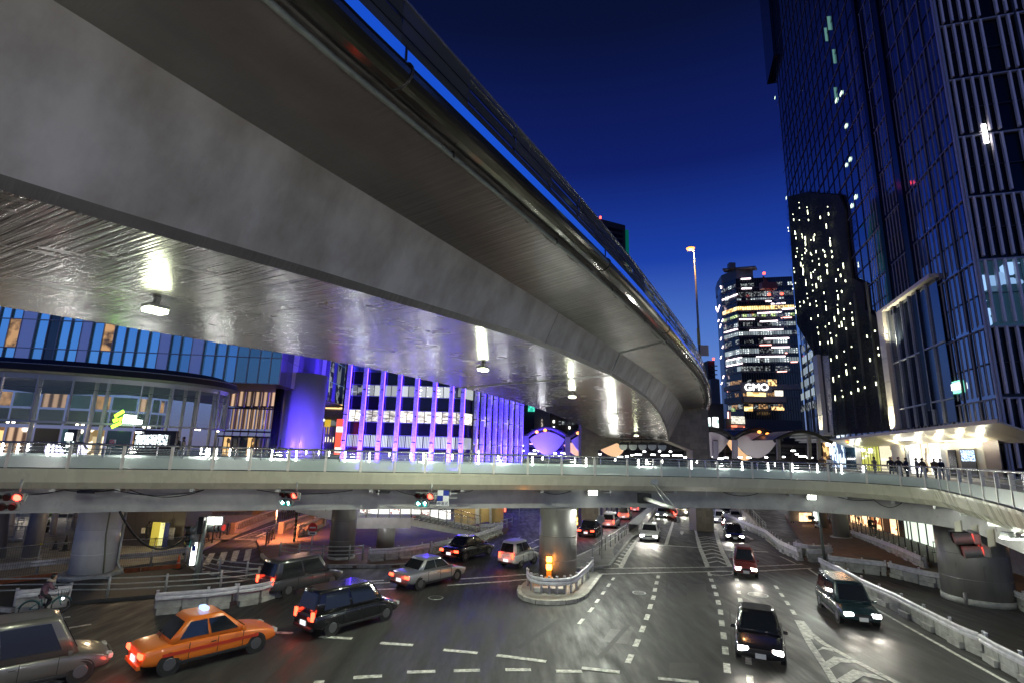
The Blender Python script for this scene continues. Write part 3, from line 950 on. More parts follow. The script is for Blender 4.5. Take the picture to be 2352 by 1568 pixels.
# railing posts at the measured places
POSTX = [-215,-110,18,159,282,393,490,575,663,748,829,907,977,1056,1134,1212,1290,1366,1441,1519,1584,1648,1728,1816,1903,1990,2068,2125]
PR = [proj(q + Vector((0,0,.5))) for q in off(.10,ZD)]
def at_px(x,d,z,prj=PR):
 for i in range(len(prj) - 1):
  a,b = prj[i][0],prj[i + 1][0]
  if (a - x) * (b - x) <= 0 and abs(b - a) > 1e-6:
   t = (x - a) / (b - a)
   p = EDGE[i].lerp(EDGE[i + 1],t); n = EN[i].lerp(EN[i + 1],t).normalized()
   return Vector((p.x + n.x * d,p.y + n.y * d,z)),i + t
 return None,None
stations = []
for x in POSTX:
 q,f = at_px(x,0,ZD)
 if q is not None: stations.append(f)
# beyond the bend the posts stand closer
f = stations[-1]
acc = 0
i = int(f) + 1
last = EDGE[int(f)]
while i < nE - 1:
 if (EDGE[i] - last).length > 1.7:
  stations.append(float(i)); last = EDGE[i]
 i += 1
def st(f,d,z):
 i = min(int(f),nE - 2); t = f - i
 p = EDGE[i].lerp(EDGE[i + 1],t); n = EN[i].lerp(EN[i + 1],t).normalized()
 return Vector((p.x + n.x * d,p.y + n.y * d,z)),n
def sub(f0,f1,d,z):
 L_ = [st(f0,d,z)[0]]
 for k in range(int(f0) + 1,int(f1) + 1):
  if f0 < k < f1: L_.append(st(k,d,z)[0])
 L_.append(st(f1,d,z)[0])
 return L_
postm = None
for k,f in enumerate(stations):
 q,n = st(f,.10,ZD)
 rz = math.atan2(n.y,n.x) - math.pi / 2
 o = MB().box(q + Vector((0,0,.54)),(.12,.05,1.08),rz).box(q + Vector((0,0,.54)) + n * .05,(.04,.10,1.06),rz)
 o.build('post',M_steel if k % 1 else mat('post_paint',(.58,.56,.52),.4,noise=.1),bridge)
for f0,f1 in zip(stations,stations[1:]):
 g = .012
 a,b = f0 + g,f1 - g
 MB().strip(sub(a,b,.10,ZD + .55),sub(a,b,.10,ZD + .05),sm=False).build('frosted_panel',M_frost,bridge)
 MB().strip(sub(a,b,.10,ZD + 1.0),sub(a,b,.10,ZD + .57),sm=False).build('glass_panel',M_clear,bridge)
MB().tube([q + Vector((0,0,1.12)) for q in off(.10,ZD)],.045,8).build('handrail',M_steel,bridge)
for z in (.72,.90): MB().tube([q + Vector((0,0,z)) for q in off(.16,ZD)],.016,5).build('mid_rail',M_steel,bridge)
MB().tube([q + Vector((0,0,.03)) for q in off(.10,ZD)],.03,5).build('bottom_rail',M_dark,bridge)
# rear railing with its lit posts
RD = 5.6
PR2 = [proj(q + Vector((0,0,.6))) for q in off(RD,ZD)]
back = MB()
jcut = min(range(nE),key=lambda i: (EDGE[i] - EDGE[-1]).length if i < 100 else 9e9)
iR = int(at_px(1990,0,ZD)[1])
BK = off(RD,ZD)[:iR]
rear = empty('rear_railing',BK[len(BK) // 2],'glass railing with vertical light strips along the far edge of the footbridge','railing')
MB().tube([q + Vector((0,0,1.12)) for q in BK],.04,6).build('handrail',M_steel,rear)
for z in (.72,.9): MB().tube([q + Vector((0,0,z)) for q in BK],.014,4).build('mid_rail',M_steel,rear)
MB().strip([q + Vector((0,0,.55)) for q in BK],[q + Vector((0,0,.04)) for q in BK]).build('frosted_panel',M_frost,rear)
def at_px2(x,d,z,prj):
 for i in range(min(len(prj) - 1,iR + 30)):
  a,b = prj[i][0],prj[i + 1][0]
  if (a - x) * (b - x) <= 0 and abs(b - a) > 1e-6:
   t = (x - a) / (b - a)
   return st(i + t,d,z)
 return None,None
STRX = [(-40,1),(5,1),(41,.8),(64,.6),(110,.8),(461,.6),(474,.8),(496,1),(527,.7),(570,1),(624,1),(680,1),(702,.4),(731,.4),(755,.5),(792,1),(848,1),(893,.4),(942,.5),(972,1),(1038,.5),(1098,1),(1143,.4),(1222,1),(1245,.4),(1345,1),(1412,.3),(1466,1),(1484,.5),(1520,.4),(1587,1),(1600,.3),(1645,.4),(1704,1),(1764,1),(1780,.4),(1820,1),(1878,1),(1934,1),(1985,.7)]
for x,s_ in STRX:
 q,n = at_px2(x,RD - .06,ZD,PR2)
 if q is None: continue
 MB().box(q + Vector((0,0,1.06 - .33 * s_)) - n * .04,(.04 + .03 * s_,.045,.66 * s_),math.atan2(n.y,n.x) - math.pi / 2).build('light_strip',M_led,rear)
for x in range(-40,2000,170):
 q,n = at_px2(x,RD - .3,ZD + .75,PR2)
 if q is not None: light('railing_light','POINT',q,80,(1,1,.93),.12,parent=rear)
for x in range(-60,1990,60):
 q,n = at_px2(x,RD,ZD,PR2)
 if q is not None: MB().box(q + Vector((0,0,.55)),(.05,.05,1.1)).build('post',M_steel,rear)

# columns of the bridge
def column(p,r,ztop,m,label,base=0.0,flange=.1,ring=True,lean=(0,0),front=True):
 c = G(p)
 d = Vector((c.x,c.y,0)).normalized()
 c = c + d * r
 e = empty('bridge_column',c,label,'column')
 h = ztop - c.z
 MB().lathe([(r,0),(r,h)],c,40,lean).build('shaft',m,e)
 if flange: MB().lathe([(r + flange,0),(r + flange,.28),(r + flange - .04,.3)],c,40).build('base_ring',M_conc,e)
 if ring:
  for z in (h * .30,h * .62): MB().lathe([(r + .012,z),(r + .012,z + .05)],c + Vector((lean[0] * z,lean[1] * z,0)),40).build('weld_ring',m,e)
 return e,c
e1_,c1 = column((1281,1342),1.14,4.2,M_pier,'round grey column of the footbridge standing on the kerbed traffic island',flange=.0)
e2_,c2 = column((206,1332),1.06,4.2,M_pierw,'white round column with drain pipe at the left carrying the footbridge',flange=.42)
e3_,c3 = column((782,1290),.86,4.2,M_pier,'grey round column on the brown pavement beside the stairs',flange=.06)
e4_,c4 = column((2250,1392),1.62,4.2,M_pier,'thickest dark round column at the right behind the barrier',flange=.06)
dd = Vector((c2.x,c2.y,0)).normalized(); sd = Vector((dd.y,-dd.x,0))
pp = c2 - dd * 1.0 + sd * .35
MB().tube([pp + Vector((0,0,4.1)),pp + Vector((0,0,2.4)),pp + sd * .12 + Vector((0,0,1.2)),pp + sd * .2 + Vector((0,0,.2))],.04,6).build('cable',mat('cable_olive',(.2,.2,.13),.6),e2_)
pp = c2 + sd * 1.12 - dd * .2
MB().tube([pp + Vector((0,0,4.1)),pp + Vector((0,0,.7)),pp + sd * .1 + Vector((0,0,.45)),pp + sd * .35 - dd * .3 + Vector((0,0,.1))],.07,8).build('drain_pipe',M_galv,e2_)
MB().tube([c4 - Vector((c4.x,c4.y,0)).normalized() * 1.7 + Vector((-.7,0,.65)),c4 - Vector((c4.x,c4.y,0)).normalized() * 1.85 + Vector((-.7,0,.6)),c4 - Vector((c4.x,c4.y,0)).normalized() * 1.85 + Vector((-.7,0,.1))],.1,8).build('drain_outlet',M_pier,e4_)
# amber twin beacon in front of the island column
q = G((1261,1337)) ; q = G(Z7(262,868))
e = empty('amber_beacon',Vector((q.x,q.y,.17)),'twin orange warning beacon glowing in front of the island column','beacon')
bq = Vector((q.x,q.y,.17))
MB().box(bq + Vector((0,0,.12)),(.5,.4,.3)).build('concrete_block',M_conc,e,bevel=.02)
MB().box(bq + Vector((0,0,.45)),(.3,.2,.4)).build('body',mat('beacon_yellow',(.6,.25,.02),.4),e,bevel=.02)
for dz in (.82,1.24):
 MB().box(bq + Vector((0,-.02,dz)),(.32,.16,.30)).build('lamp',emis('beacon_amber',(1,.30,.03),14),e,bevel=.04)
 MB().box(bq + Vector((0,.06,dz + .2)),(.36,.18,.04)).build('hood',M_dark,e)
light('beacon_light','POINT',bq + Vector((0,-.35,1.0)),28,(1,.35,.06),.1,parent=e)

# floodlights below the bridge
def flood(px,label,power,aimp,big=1.0,zq=5.15,d=1.15):
 q,n = None,None
 prj = [proj(v) for v in off(d,zq)]
 q,f = at_px(px,d,zq,prj)
 e = empty('floodlight',q,label,'floodlight')
 MB().box(q,(.62 * big,.22,.30 * big)).build('housing',M_galv,e,bevel=.03)
 MB().box(q - Vector((0,.13,.03)),(.54 * big,.03,.24 * big)).build('lens',M_flood,e)
 MB().bar(q + Vector((.3,.05,.02)),q + Vector((.75,.25,.2)),.06,.06).build('arm',M_galv,e)
 light('flood_light','SPOT',q - Vector((0,.30,.1)),power,(.95,1,.88),.2,parent=e,spot=R(150),blend=.7,aim=aimp)
flood(1361,'bright floodlight under the footbridge right of the middle column',1300,G((1500,1420)))
flood(1862,'bright floodlight under the footbridge above the right carriageway',1300,G((1900,1380)))
q = atz((2335,1228),5.0)
e = empty('floodlight',q,'glaring floodlight under the bend of the footbridge at the right edge','floodlight')
MB().box(q,(.9,.4,.2)).build('housing',M_galv,e,bevel=.03)
MB().box(q - Vector((.1,0,.12)),(.8,.34,.04)).build('lens',M_flood,e)
light('flood_light','POINT',q - Vector((.1,0,.35)),260,(.9,1,.82),.15,parent=e)

# cables hanging in loops below the fascia
fz = off(.55,5.30)
prf = [proj(v) for v in fz]
def fpt(x,dz=0):
 q,f = at_px(x,.45,5.28 + dz,prf)
 return q
for k,(a,b,s_) in enumerate([(-40,150,.22),(150,262,.1),(262,470,.25),(300,470,.34),(590,810,.2),(910,1030,.3),(1030,1085,.1),(1240,1310,.2),(1660,1740,.2),(1925,2010,.12),(2010,2075,.35)]):
 A,B = fpt(a),fpt(b)
 if A is None or B is None: continue
 o = MB().tube(bez_h(A,B,s_,12),.022,5).build('hanging_cable',M_black,bridge)
for k,(x,w) in enumerate([(205,.8),(880,.75)]):
 q = fpt(x)
 MB().box(q + Vector((0,0,-.06)),(w,.3,.05)).box(q + Vector((0,-.12,-.1)),(w,.03,.1)).build('cable_tray',M_dark,bridge)
for x in (870,1035,985,1400,1517,1620):
 q = fpt(x)
 MB().tube([q + Vector((0,-.1,.05)),q + Vector((0,-.1,-.28))],.012,5).build('drip_rod',M_white,bridge)
# heavy cable sagging from the bridge to the signal pole
qa_,qb_ = at_px(278,1.4,4.2)[0],aty((430,1232),30.5)
tag(MB().tube(bez_h(qa_,qb_,1.1,16),.055,6).build('sagging_cable',M_black),'thick black cable sagging from the footbridge girder to the signal pole','cable')

# ------------------------------------------------------------------ stairs in the middle distance
stair = empty('footbridge_stairs',G(Z6(905,620)),'grey footbridge stairs with landing and glass railing left of the middle column','stairs')
A = aty(Z6(285,290),40.0); B = aty(Z6(700,388),41); Cc = aty(Z6(1105,388),42.5); D = G(Z6(1560,505)); D.z += .3
Wd = Vector((.35,2.4,0))
M_st = mat('stairs_grey_paint',(.5,.49,.49),.4,noise=.15,nscale=1.5)
def stringer(a,b,name,th=.55):
 dn = Vector((0,0,-th))
 for o in (Vector((0,0,0)),Wd):
  MB().extr([a + o,b + o,b + o + dn,a + o + dn],Vector((0,.12,0))).build(name,M_st,stair)
 MB().quad(a + dn * .8,b + dn * .8,b + Wd + dn * .8,a + Wd + dn * .8).build('underside',M_bottom,stair)
stringer(A,B,'stringer'); stringer(B,Cc,'landing_edge',.8); stringer(Cc,D,'stringer',.62)
MB().quad(B,Cc,Cc + Wd,B + Wd).build('landing',M_deck,stair)
for k in range(16):
 t = (k + .5) / 16
 q = Cc.lerp(D,t)
 MB().box(q + Wd / 2 + Vector((0,0,-.1)),(abs(D.x - Cc.x) / 16 + .04,2.3,.05)).build('step',M_pave,stair)
def rail_run(a,b,n,parent,o=Vector((0,0,0)),h=1.1,glass=True,m=M_steel):
 up = Vector((0,0,h))
 for k in range(n + 1):
  q = a.lerp(b,k / n) + o
  MB().box(q + up / 2,(.06,.05,h)).build('post',m,parent)
 MB().tube([a + o + up,b + o + up],.035,6).build('handrail',m,parent)
 MB().tube([a + o + up * .72,b + o + up * .72],.015,5).build('mid_rail',m,parent)
 if glass:
  for k in range(n):
   p,q = a.lerp(b,(k + .06) / n) + o,a.lerp(b,(k + .94) / n) + o
   MB().quad(p + up * .08,q + up * .08,q + up * .66,p + up * .66).build('glass_panel',M_clear,parent)
for o in (Vector((0,0,0)),Wd):
 rail_run(A,B,6,stair,o); rail_run(B,Cc,5,stair,o); rail_run(Cc,D,8,stair,o)
cS = G(Z6(905,622)); 
MB().lathe([(.68,0),(.68,B.z - .8 - cS.z)],cS + Vector((0,.6,0)),28).build('column',M_pier,stair)
MB().lathe([(.9,0),(.9,.12)],cS + Vector((0,.6,0)),28).build('column_base',M_conc,stair)
light('stair_fill_light','POINT',B.lerp(Cc,.45) + Vector((0,-1.2,2.2)),150,(1,.97,1),.2,parent=stair)  # added to brighten the dark stairs, has no fixture

# ------------------------------------------------------------------ traffic signals
def lens_hood(parent,c,f,m_lens,r=.15,hood=.26,m=M_dark):
 """round lens with a visor, facing direction f"""
 up = Vector((0,0,1)); s_ = f.cross(up).normalized()
 mb = MB()
 mb.tube([c,c + f * .03],r,16); mb.build('lens',m_lens,parent)
 hb = MB(); n = 14
 for k in range(n):
  a0,a1 = math.pi * (-.12 + 1.24 * k / n),math.pi * (-.12 + 1.24 * (k + 1) / n)
  p0 = c + s_ * math.cos(a0) * (r + .015) + up * math.sin(a0) * (r + .015)
  p1 = c + s_ * math.cos(a1) * (r + .015) + up * math.sin(a1) * (r + .015)
  l0 = hood * (.55 + .45 * max(0,math.sin(a0))); l1 = hood * (.55 + .45 * max(0,math.sin(a1)))
  hb.quad(p0,p1,p1 + f * l1,p0 + f * l0,sm=True)
 hb.build('visor',m,parent)
M_sig = mat('signal_housing',(.22,.24,.23),.45,metal=.3)
def arrow(parent,c,f,kind,m):
 up = Vector((0,0,1)); s_ = -f.cross(up).normalized()
 c = c + f * .04
 mb = MB()
 if kind == 'left':
  mb.bar(c + s_ * .09,c - s_ * .09,.012,.035); mb.bar(c - s_ * .1,c - s_ * .02 + up * .07,.012,.035); mb.bar(c - s_ * .1,c - s_ * .02 - up * .07,.012,.035)
 else:
  mb.bar(c - up * .09,c + up * .09,.035,.012,up=s_); mb.bar(c + up * .1,c + up * .02 + s_ * .07,.012,.035); mb.bar(c + up * .1,c + up * .02 - s_ * .07,.012,.035)
 mb.build('arrow',m,parent)
M_arrowon = emis('arrow_lit',(.75,1,.97),14)
def hsignal(c,f,label,rows,hang=.5,sc=1.0,group=None,mh=None):
 """horizontal heads: rows of lens materials, top row first"""
 e = empty('traffic_signal',c,label,'traffic signal',group)
 up = Vector((0,0,1)); s_ = -f.cross(up).normalized()   # to the viewer's right when facing the lenses
 mh = mh or M_sig
 for r_i,row in enumerate(rows):
  n = len(row['l']); wv = .36 * sc
  cc = c + s_ * row.get('dx',0) - up * (r_i * .40 * sc)
  rz = math.atan2(s_.y,s_.x)
  MB().box(cc - f * .09,(wv * n + .06,.16,.36 * sc),rz).build('housing',mh,e,bevel=.05)
  for k,m_ in enumerate(row['l']):
   lc = cc + s_ * (k - (n - 1) / 2) * wv
   lens_hood(e,lc,f,m_[0] if isinstance(m_,tuple) else m_,.15 * sc,.24 * sc)
   if isinstance(m_,tuple): arrow(e,lc,f,m_[1],M_arrowon)
 MB().tube([c - f * .1 + s_ * .35 * sc + up * .18,c - f * .1 + s_ * .35 * sc + up * (.18 + hang)],.04,8).build('hanger',M_galv,e)
 MB().tube([c - f * .1 - s_ * .1 * sc - up * .25 * sc,c - f * .16 + s_ * .55 * sc - up * .3 * sc,c - f * .16 + s_ * .6 * sc + up * .1]  ,.03,8).build('bracket',M_galv,e)
 return e
def ssz(px,Y,w_m,w_px): pass
q,f_ = at_px(664,-.35,0,[proj(v) for v in off(-.35,5.0)])
fd = Vector((.18,-1,0)).normalized()
M_cy2 = emis('cyan_signal_glow',(.02,.38,.33),1.6)
c_ = aty((664,1136),q.y)
hsignal(c_,Vector((-.30,-1,-.1)).normalized(),'red and double green arrow signal hanging under the footbridge, left of the chequered board one',[{'l': [M_offred,M_offred,M_red]},{'l': [(M_cy2,'left'),(M_cy2,'up')],'dx': -.12}],.45,.92,'hanging traffic signals')
q,f_ = at_px(975,-.35,0,[proj(v) for v in off(-.35,5.0)])
c_ = aty((975,1138),q.y)
hsignal(c_,Vector((-.24,-1,-.1)).normalized(),'traffic signal with red lamp and two green arrows beside the blue chequered board',[{'l': [M_offred,M_offred,M_red]},{'l': [(M_cy2,'left'),(M_cy2,'up')],'dx': -.12}],.45,1.0,'hanging traffic signals')
q = aty((1018,1137),q.y)
e = empty('signal_board',q,'blue and white chequered board lettered 時差式 next to the arrow signal','sign')
MB().box(q,(.62,.04,.56)).build('panel',M_white,e)
for a,b in ((-1,1),(1,-1)): pass
cb = [(-.155,-.14),(.155,.14)]
for a,b in cb: MB().box(q + Vector((a,-.025,b)),(.31,.01,.28)).build('blue_square',mat('sign_blue',(.01,.03,.28),.4),e)
for a,b in ((-.155,.14),(.155,-.14)): MB().box(q + Vector((a,-.025,b)),(.31,.01,.28)).build('white_square',M_white,e)
MB().box(q + Vector((0,-.01,-.42)),(.66,.04,.24)).build('letter_panel',M_white,e)
text_mesh('時差式',.2,'lettering',mat('sign_ink',(.01,.02,.12),.5),e,q + Vector((0,-.04,-.42)),(R(90),0,0),.004)
for dz in (.12,-.12): MB().bar(q + Vector((-.7,.1,dz)),q + Vector((.75,.1,dz)),.04,.04).build('bracket',M_galv,e)
# left edge signal
c_ = aty((16,1141),21.5)
e = hsignal(c_,Vector((.42,-1,-.12)).normalized(),'large four-lens traffic signal at the left picture edge, one red lamp lit',[{'l': [M_offred,M_offred,M_red]},{'l': [M_offred,M_offred,M_offred],'dx': -.1}],.5,.93,'hanging traffic signals')
# central signal on its arm
q0 = aty((1480,1143),34.2); q1 = aty((1522,1158),30.5); q2 = aty((1550,1166),27.8)
e = empty('arm_signal',q0,'side-on traffic signal with red lamp at the end of a tilted grey arm','traffic signal')
MB().tube([q0,q1,q2],[.14,.11,.08],10).build('arm',M_galv,e)
MB().box(q0,(.8,.5,.6)).build('mounting_box',M_dark,e,bevel=.03)
fs = Vector((-.80,-.6,0)).normalized(); ss = Vector((0,0,1)).cross(fs)
ff = Vector((-1,-.25,-.05)).normalized()
for r_i,(y,mm) in enumerate([(1173,[M_offred,M_offred,M_red]),(1190,[M_offred,M_offred,M_offred])]):
 c_ = aty((1547,y),28.0)
 ax = Vector((.25,-1,0)).normalized()
 MB().box(c_,(.95,.15,.32),rz=math.atan2(ax.y,ax.x)).build('housing',M_sig,e,bevel=.04)
 for k in range(3): lens_hood(e,c_ + ff * .09 + ax * (k - 1) * .31,ff,mm[k],.14,.28)
MB().tube([q2,aty((1549,1199),28.1)],.03,6).build('frame',M_galv,e)
for a,b in (((1500,1110),(1530,1158)),((1506,1112),(1551,1164))):
 MB().tube([aty(a,33.5),aty(b,28.5)],.012,4).build('stay_wire',M_galv,e)
MB().box(at_px(1500,-.02,5.9)[0],(.45,.05,.3)).build('anchor_plate',M_galv,e)
# right side hooded signals seen from behind, hanging off the bend
e = empty('hooded_signal',aty((2250,1250),17.5),'pair of long hooded signals glowing red below the bend of the footbridge','traffic signal')
ff = Vector((-.85,.53,-.04)).normalized(); ax = Vector((-.53,-.85,0)).normalized()
M_glowr = mat('visor_red_lit',(.16,.16,.16),.5)
for r_i,(px,mm) in enumerate([((2236,1232),1),((2258,1262),1)]):
 c_ = aty(px,17.8 - r_i * .3)
 MB().box(c_ + Vector((0,0,0)),(1.15,.2,.36),rz=math.atan2(ax.y,ax.x)).build('housing',M_sig,e,bevel=.06)
 for k in range(3):
  lc = c_ + ff * .1 + ax * (k - 1) * .42
  MB().tube([lc,lc + ff * .46 - Vector((0,0,.05))],[.165,.185],16,caps=False).build('visor',M_dark if k % 2 else M_sig,e)
  MB().tube([lc + ff * .02,lc + ff * .03],.15,14).build('lens',M_red if k == 2 or (r_i and k == 1) else M_offred,e)
light('signal_glow','POINT',aty((2268,1236),16.9),1.5,(1,.04,.02),.08,parent=e)
light('signal_glow','POINT',aty((2218,1240),17.2),.5,(1,.04,.02),.08,parent=e)
for x in (2200,2238,2275):
 a_ = aty((x,1196 + (x - 2200) * .25),18.2); b_ = aty((x + 4,1232 + (x - 2200) * .3),18.0)
 MB().bar(a_,b_,.05,.24,up=Vector((0,1,0))).build('hanger_plate',M_bridge,e)
# post with upright signals left of the side street
pq = G(Z5(1385,872))
PYs = pq.y
e = empty('signal_post',pq,'grey post with vertical signal heads and lit white panel at the left corner','traffic signal')
tp = aty(Z5(1440,408),PYs)
tp = Vector((pq.x + .12,pq.y,tp.z))
MB().tube([pq,tp],[.13,.10],12).build('post',M_pole,e)
ff = Vector((-1,-.30,0)).normalized()
for y,mm in ((475,M_offred),(525,M_offred),(573,emis('cyan_off_axis',(.0,.35,.3),1.2))):
 c_ = aty(Z5(1362,y),PYs - .1)
 MB().tube([c_ + Vector((.28,.08,0)),c_ + ff * .02],.19,16).build('lamp_case',M_sig,e)
 lens_hood(e,c_ + ff * .03,ff,mm,.17,.30)
MB().box(aty(Z5(1402,525),PYs),(.12,.3,1.75)).build('housing',M_sig,e,bevel=.03)
MB().box(aty(Z5(1378,645),PYs - .15),(.22,.12,1.15)).build('lamp_panel',emis('panel_light',(.9,1,.95),4),e)
MB().box(aty(Z5(1380,607),PYs - .22),(.2,.02,.28)).build('panel_marking',mat('sign_blue',(.01,.03,.28),.4),e)
c_ = aty(Z5(1535,460),PYs + .3)
ff = Vector((1,-.18,-.02)).normalized()
for k,dx in enumerate((0,.22,.44)):
 q = c_ + Vector((-.25 + dx * .75,dx * .5,0))
 MB().tube([q - ff * .2,q + ff * .28],[.2,.21],16).build('lamp_case',M_sig,e)
 MB().tube([q + ff * .281,q + ff * .29],.17,14).build('lens',M_offred if k < 2 else emis('red_faint',(.6,.03,.02),.8),e)
MB().bar(aty(Z5(1440,455),PYs),aty(Z5(1490,460),PYs + .2),.06,.06).build('arm',M_dark,e)
bx = aty(Z5(1525,412),PYs + .1)
MB().box(bx + Vector((0,.12,0)),(.9,.12,.52),rz=.1).build('lamp_box',M_galv,e,bevel=.02)
MB().box(bx + Vector((0,.04,.0)),(.72,.04,.34),rz=.1).build('lamp_lens',emis('sign_lamp',(1,1,.9),14),e)
MB().box(aty(Z5(1440,440),PYs),(.3,.4,.9)).build('junction_box',M_dark,e,bevel=.04)

# unseen deck added behind the camera to carry fill floodlights for the junction
nb_ = empty('added_near_footbridge',Vector((0,-4,5.2)),'unseen footbridge added behind the camera to carry fill floodlights','footbridge')
MB().box((0,-4.2,5.75),(64,5.2,.3)).build('deck_floor',M_deck,nb_)
MB().box((0,-1.55,5.5),(64,.12,.9)).build('fascia',M_bridge,nb_)
for x in (-21,-7,7,21):
 q = Vector((x,-1.2,5.3))
 MB().box(q,(.62,.22,.30)).build('fill_lamp_housing',M_galv,nb_,bevel=.03)
 MB().box(q + Vector((0,.13,0)),(.54,.03,.24)).build('lamp_lens',M_flood,nb_)
 light('flood_light','SPOT',q + Vector((0,.3,0)),800,(1,.96,.90),.2,parent=nb_,spot=R(165),blend=.6,aim=q + Vector((0,10,3)))  # added fill light from behind the camera
for x in range(-30,31,3):
 MB().box((x,-1.5,6.6),(.06,.06,1.3)).build('post',M_steel,nb_)
# ================================================================== BUILDINGS
M_glassd = mat('dark_curtain_glass',(.10,.13,.17),.04,metal=.9,bump=.01,bscale=.5)
M_tg = mat('tower_glass',(.28,.33,.42),.05,metal=.95,objrand=.14)
M_mull = mat('mullion_dark',(.025,.025,.03),.45)
M_mullL = mat('mullion_light',(.38,.38,.42),.4,metal=.3)
M_fin = mat('tower_fin_aluminium',(.72,.66,.68),.5)
M_find = mat('tower_fin_grey',(.30,.29,.31),.45,metal=.2)
M_blackp = mat('black_spandrel',(.006,.006,.008),.12)
M_wallg = mat('grey_wall',(.18,.18,.18),.7,noise=.2)
M_wallw = mat('pale_panel',(.86,.82,.92),.38,metal=.75)
M_glassblue = mat('blue_reflect_glow_glass',(.42,.78,.95),.10,metal=.85,emit=(.05,.22,.62),es=.16,objrand=.12)  # reflected sky is put into the glass as a faint blue glow
M_glassteal = mat('teal_glass',(.04,.10,.14),.08,spec=.8,objrand=.25)
lit_office = mat_lit('lit_office',(1,.95,.80),1.0,'blocks',dark=(.22,.19,.13),scale=(1.6,4.5,1),thr=.4,soft=.35,rand=.4)
lit_ceiling = mat_lit('lit_ceiling',(1,1,.97),2.2,'dots',dark=(.16,.17,.17),scale=(.9,1.9,1),thr=.62,soft=.05,col2=(.5,.5,.48),rand=.5)
lit_warm = mat_lit('lit_warm',(1,.62,.24),1.1,'blocks',dark=(.10,.05,.02),scale=(1.4,1.1,1),thr=.4,soft=.12,rand=.4)
lit_shop = mat_lit('lit_shop',(1,.86,.55),1.6,'blocks',dark=(.12,.08,.03),scale=(1.6,1.2,1),thr=.3,soft=.1,rand=.3)
lit_blinds = mat_lit('lit_blinds',(.72,.78,.70),.75,'stripes',dark=(.10,.11,.10),scale=(1.3,.0,1),thr=.4,soft=.25,rand=.35)
lit_dim = mat_lit('lit_dim',(.5,.55,.55),.35,'blocks',dark=(.02,.02,.025),scale=(1.2,1.4,1),thr=.6,soft=.1,rand=.5)
lit_tower = mat_lit('lit_tower_office',(.92,1,1),1.9,'dots',dark=(.10,.12,.13),scale=(.75,.9,1),thr=.58,soft=.05,col2=(.4,.45,.45),rand=.5)
lit_amber = mat_lit('lit_amber_floor',(1,.72,.30),1.5,'blocks',dark=(.5,.28,.08),scale=(.35,.8,1),thr=.45,soft=.15,rand=.25)
lit_green = mat_lit('lit_plant_floor',(.75,.95,.42),1.0,'noise',dark=(.05,.10,.02),scale=(.9,1.2,1),thr=.5,soft=.08,rand=.3)

def panel(name,m,parent,P4,inset=0.0,thick=.04,n=None,kind=None,push=0.0):
 """a pane with thickness; P4 counter-clockwise from the viewer: bottom left, bottom right, top right, top left"""
 P4 = [Vector(p) for p in P4]
 nn = n or (P4[1] - P4[0]).cross(P4[3] - P4[0]).normalized()
 if inset:
  c = sum(P4,Vector()) / 4
  a = (P4[1] - P4[0]).normalized(); b = (P4[3] - P4[0]).normalized()
  P4 = [P4[0] + (a + b) * inset,P4[1] + (b - a) * inset,P4[2] - (a + b) * inset,P4[3] + (a - b) * inset]
 P4 = [p + nn * push for p in P4]
 i = MB().extr(P4,-nn * thick)
 return i.build(name,m,parent,kind=kind)

# ------------------------------------------------------------------ blue glass building, upper left
YB = 62.0
def bl(x,y): return (x,y)
b0 = atz((-60,869 - 12),14.3); b1 = atz((645,883),14.3)
bd = (b1 - b0); bd.z = 0
blen = bd.length; bd.normalize(); bn = Vector((bd.y,-bd.x,0))
blue = empty('glass_office_block',(b1.x,b1.y,0),'blue glass office block with pale vertical panels behind the curved pavilion, upper left','building')
ZR = [14.35,17.35,20.6,23.8,27.0]
def bx_at(px,y=830):
 q = atplane((px,y),b0,bn)
 return (q - b0).dot(bd)
# panel types along the facade, edges measured on the picture (row just below the viaduct)
edgesx = [-75,-48,-24,3,31,66,95,121,148,174,198,226,252,279,306,334,360,386,410,437,464,492,518,544,571,597,623,647]
kinds = ['b','b','b','o','w','o','d','b','b','w','b','o','b','b','b','b','w','t','t','w','t','t','t','t','t','t','t']
kinds = kinds + ['t'] * 40
edg = [bx_at(x) for x in edgesx]
km = {'b': M_glassblue,'o': M_glassblue,'w': M_wallw,'d': M_glassteal,'t': M_glassteal}
M_glassblue2 = mat('blue_reflect_glow_glass_dim',(.30,.52,.66),.12,metal=.85,emit=(.03,.13,.32),es=.12,objrand=.12)  # dimmer pane, sky reflection again put in as emission
M_tealpane = mat('teal_reflect_glow_glass',(.22,.36,.38),.12,metal=.85,emit=(.03,.10,.16),es=.10,objrand=.15)  # teal pane with the same weak reflection glow put in
lit_dimwarm = mat_lit('lit_dim_warm',(.75,.42,.18),.55,'noise',dark=(.05,.03,.02),scale=(.8,.9,1),thr=.5,soft=.1,rand=.2)
MB().extr([b0 - bn * .5 + Vector((0,0,0)),b0 - bn * .5 + bd * (blen - .3),b0 - bn * .5 + bd * (blen - .3) + Vector((0,0,13)),b0 - bn * .5 + Vector((0,0,13))],-bn * 20).build('block_body',mat('block_body_dark',(.02,.025,.03),.5),blue)
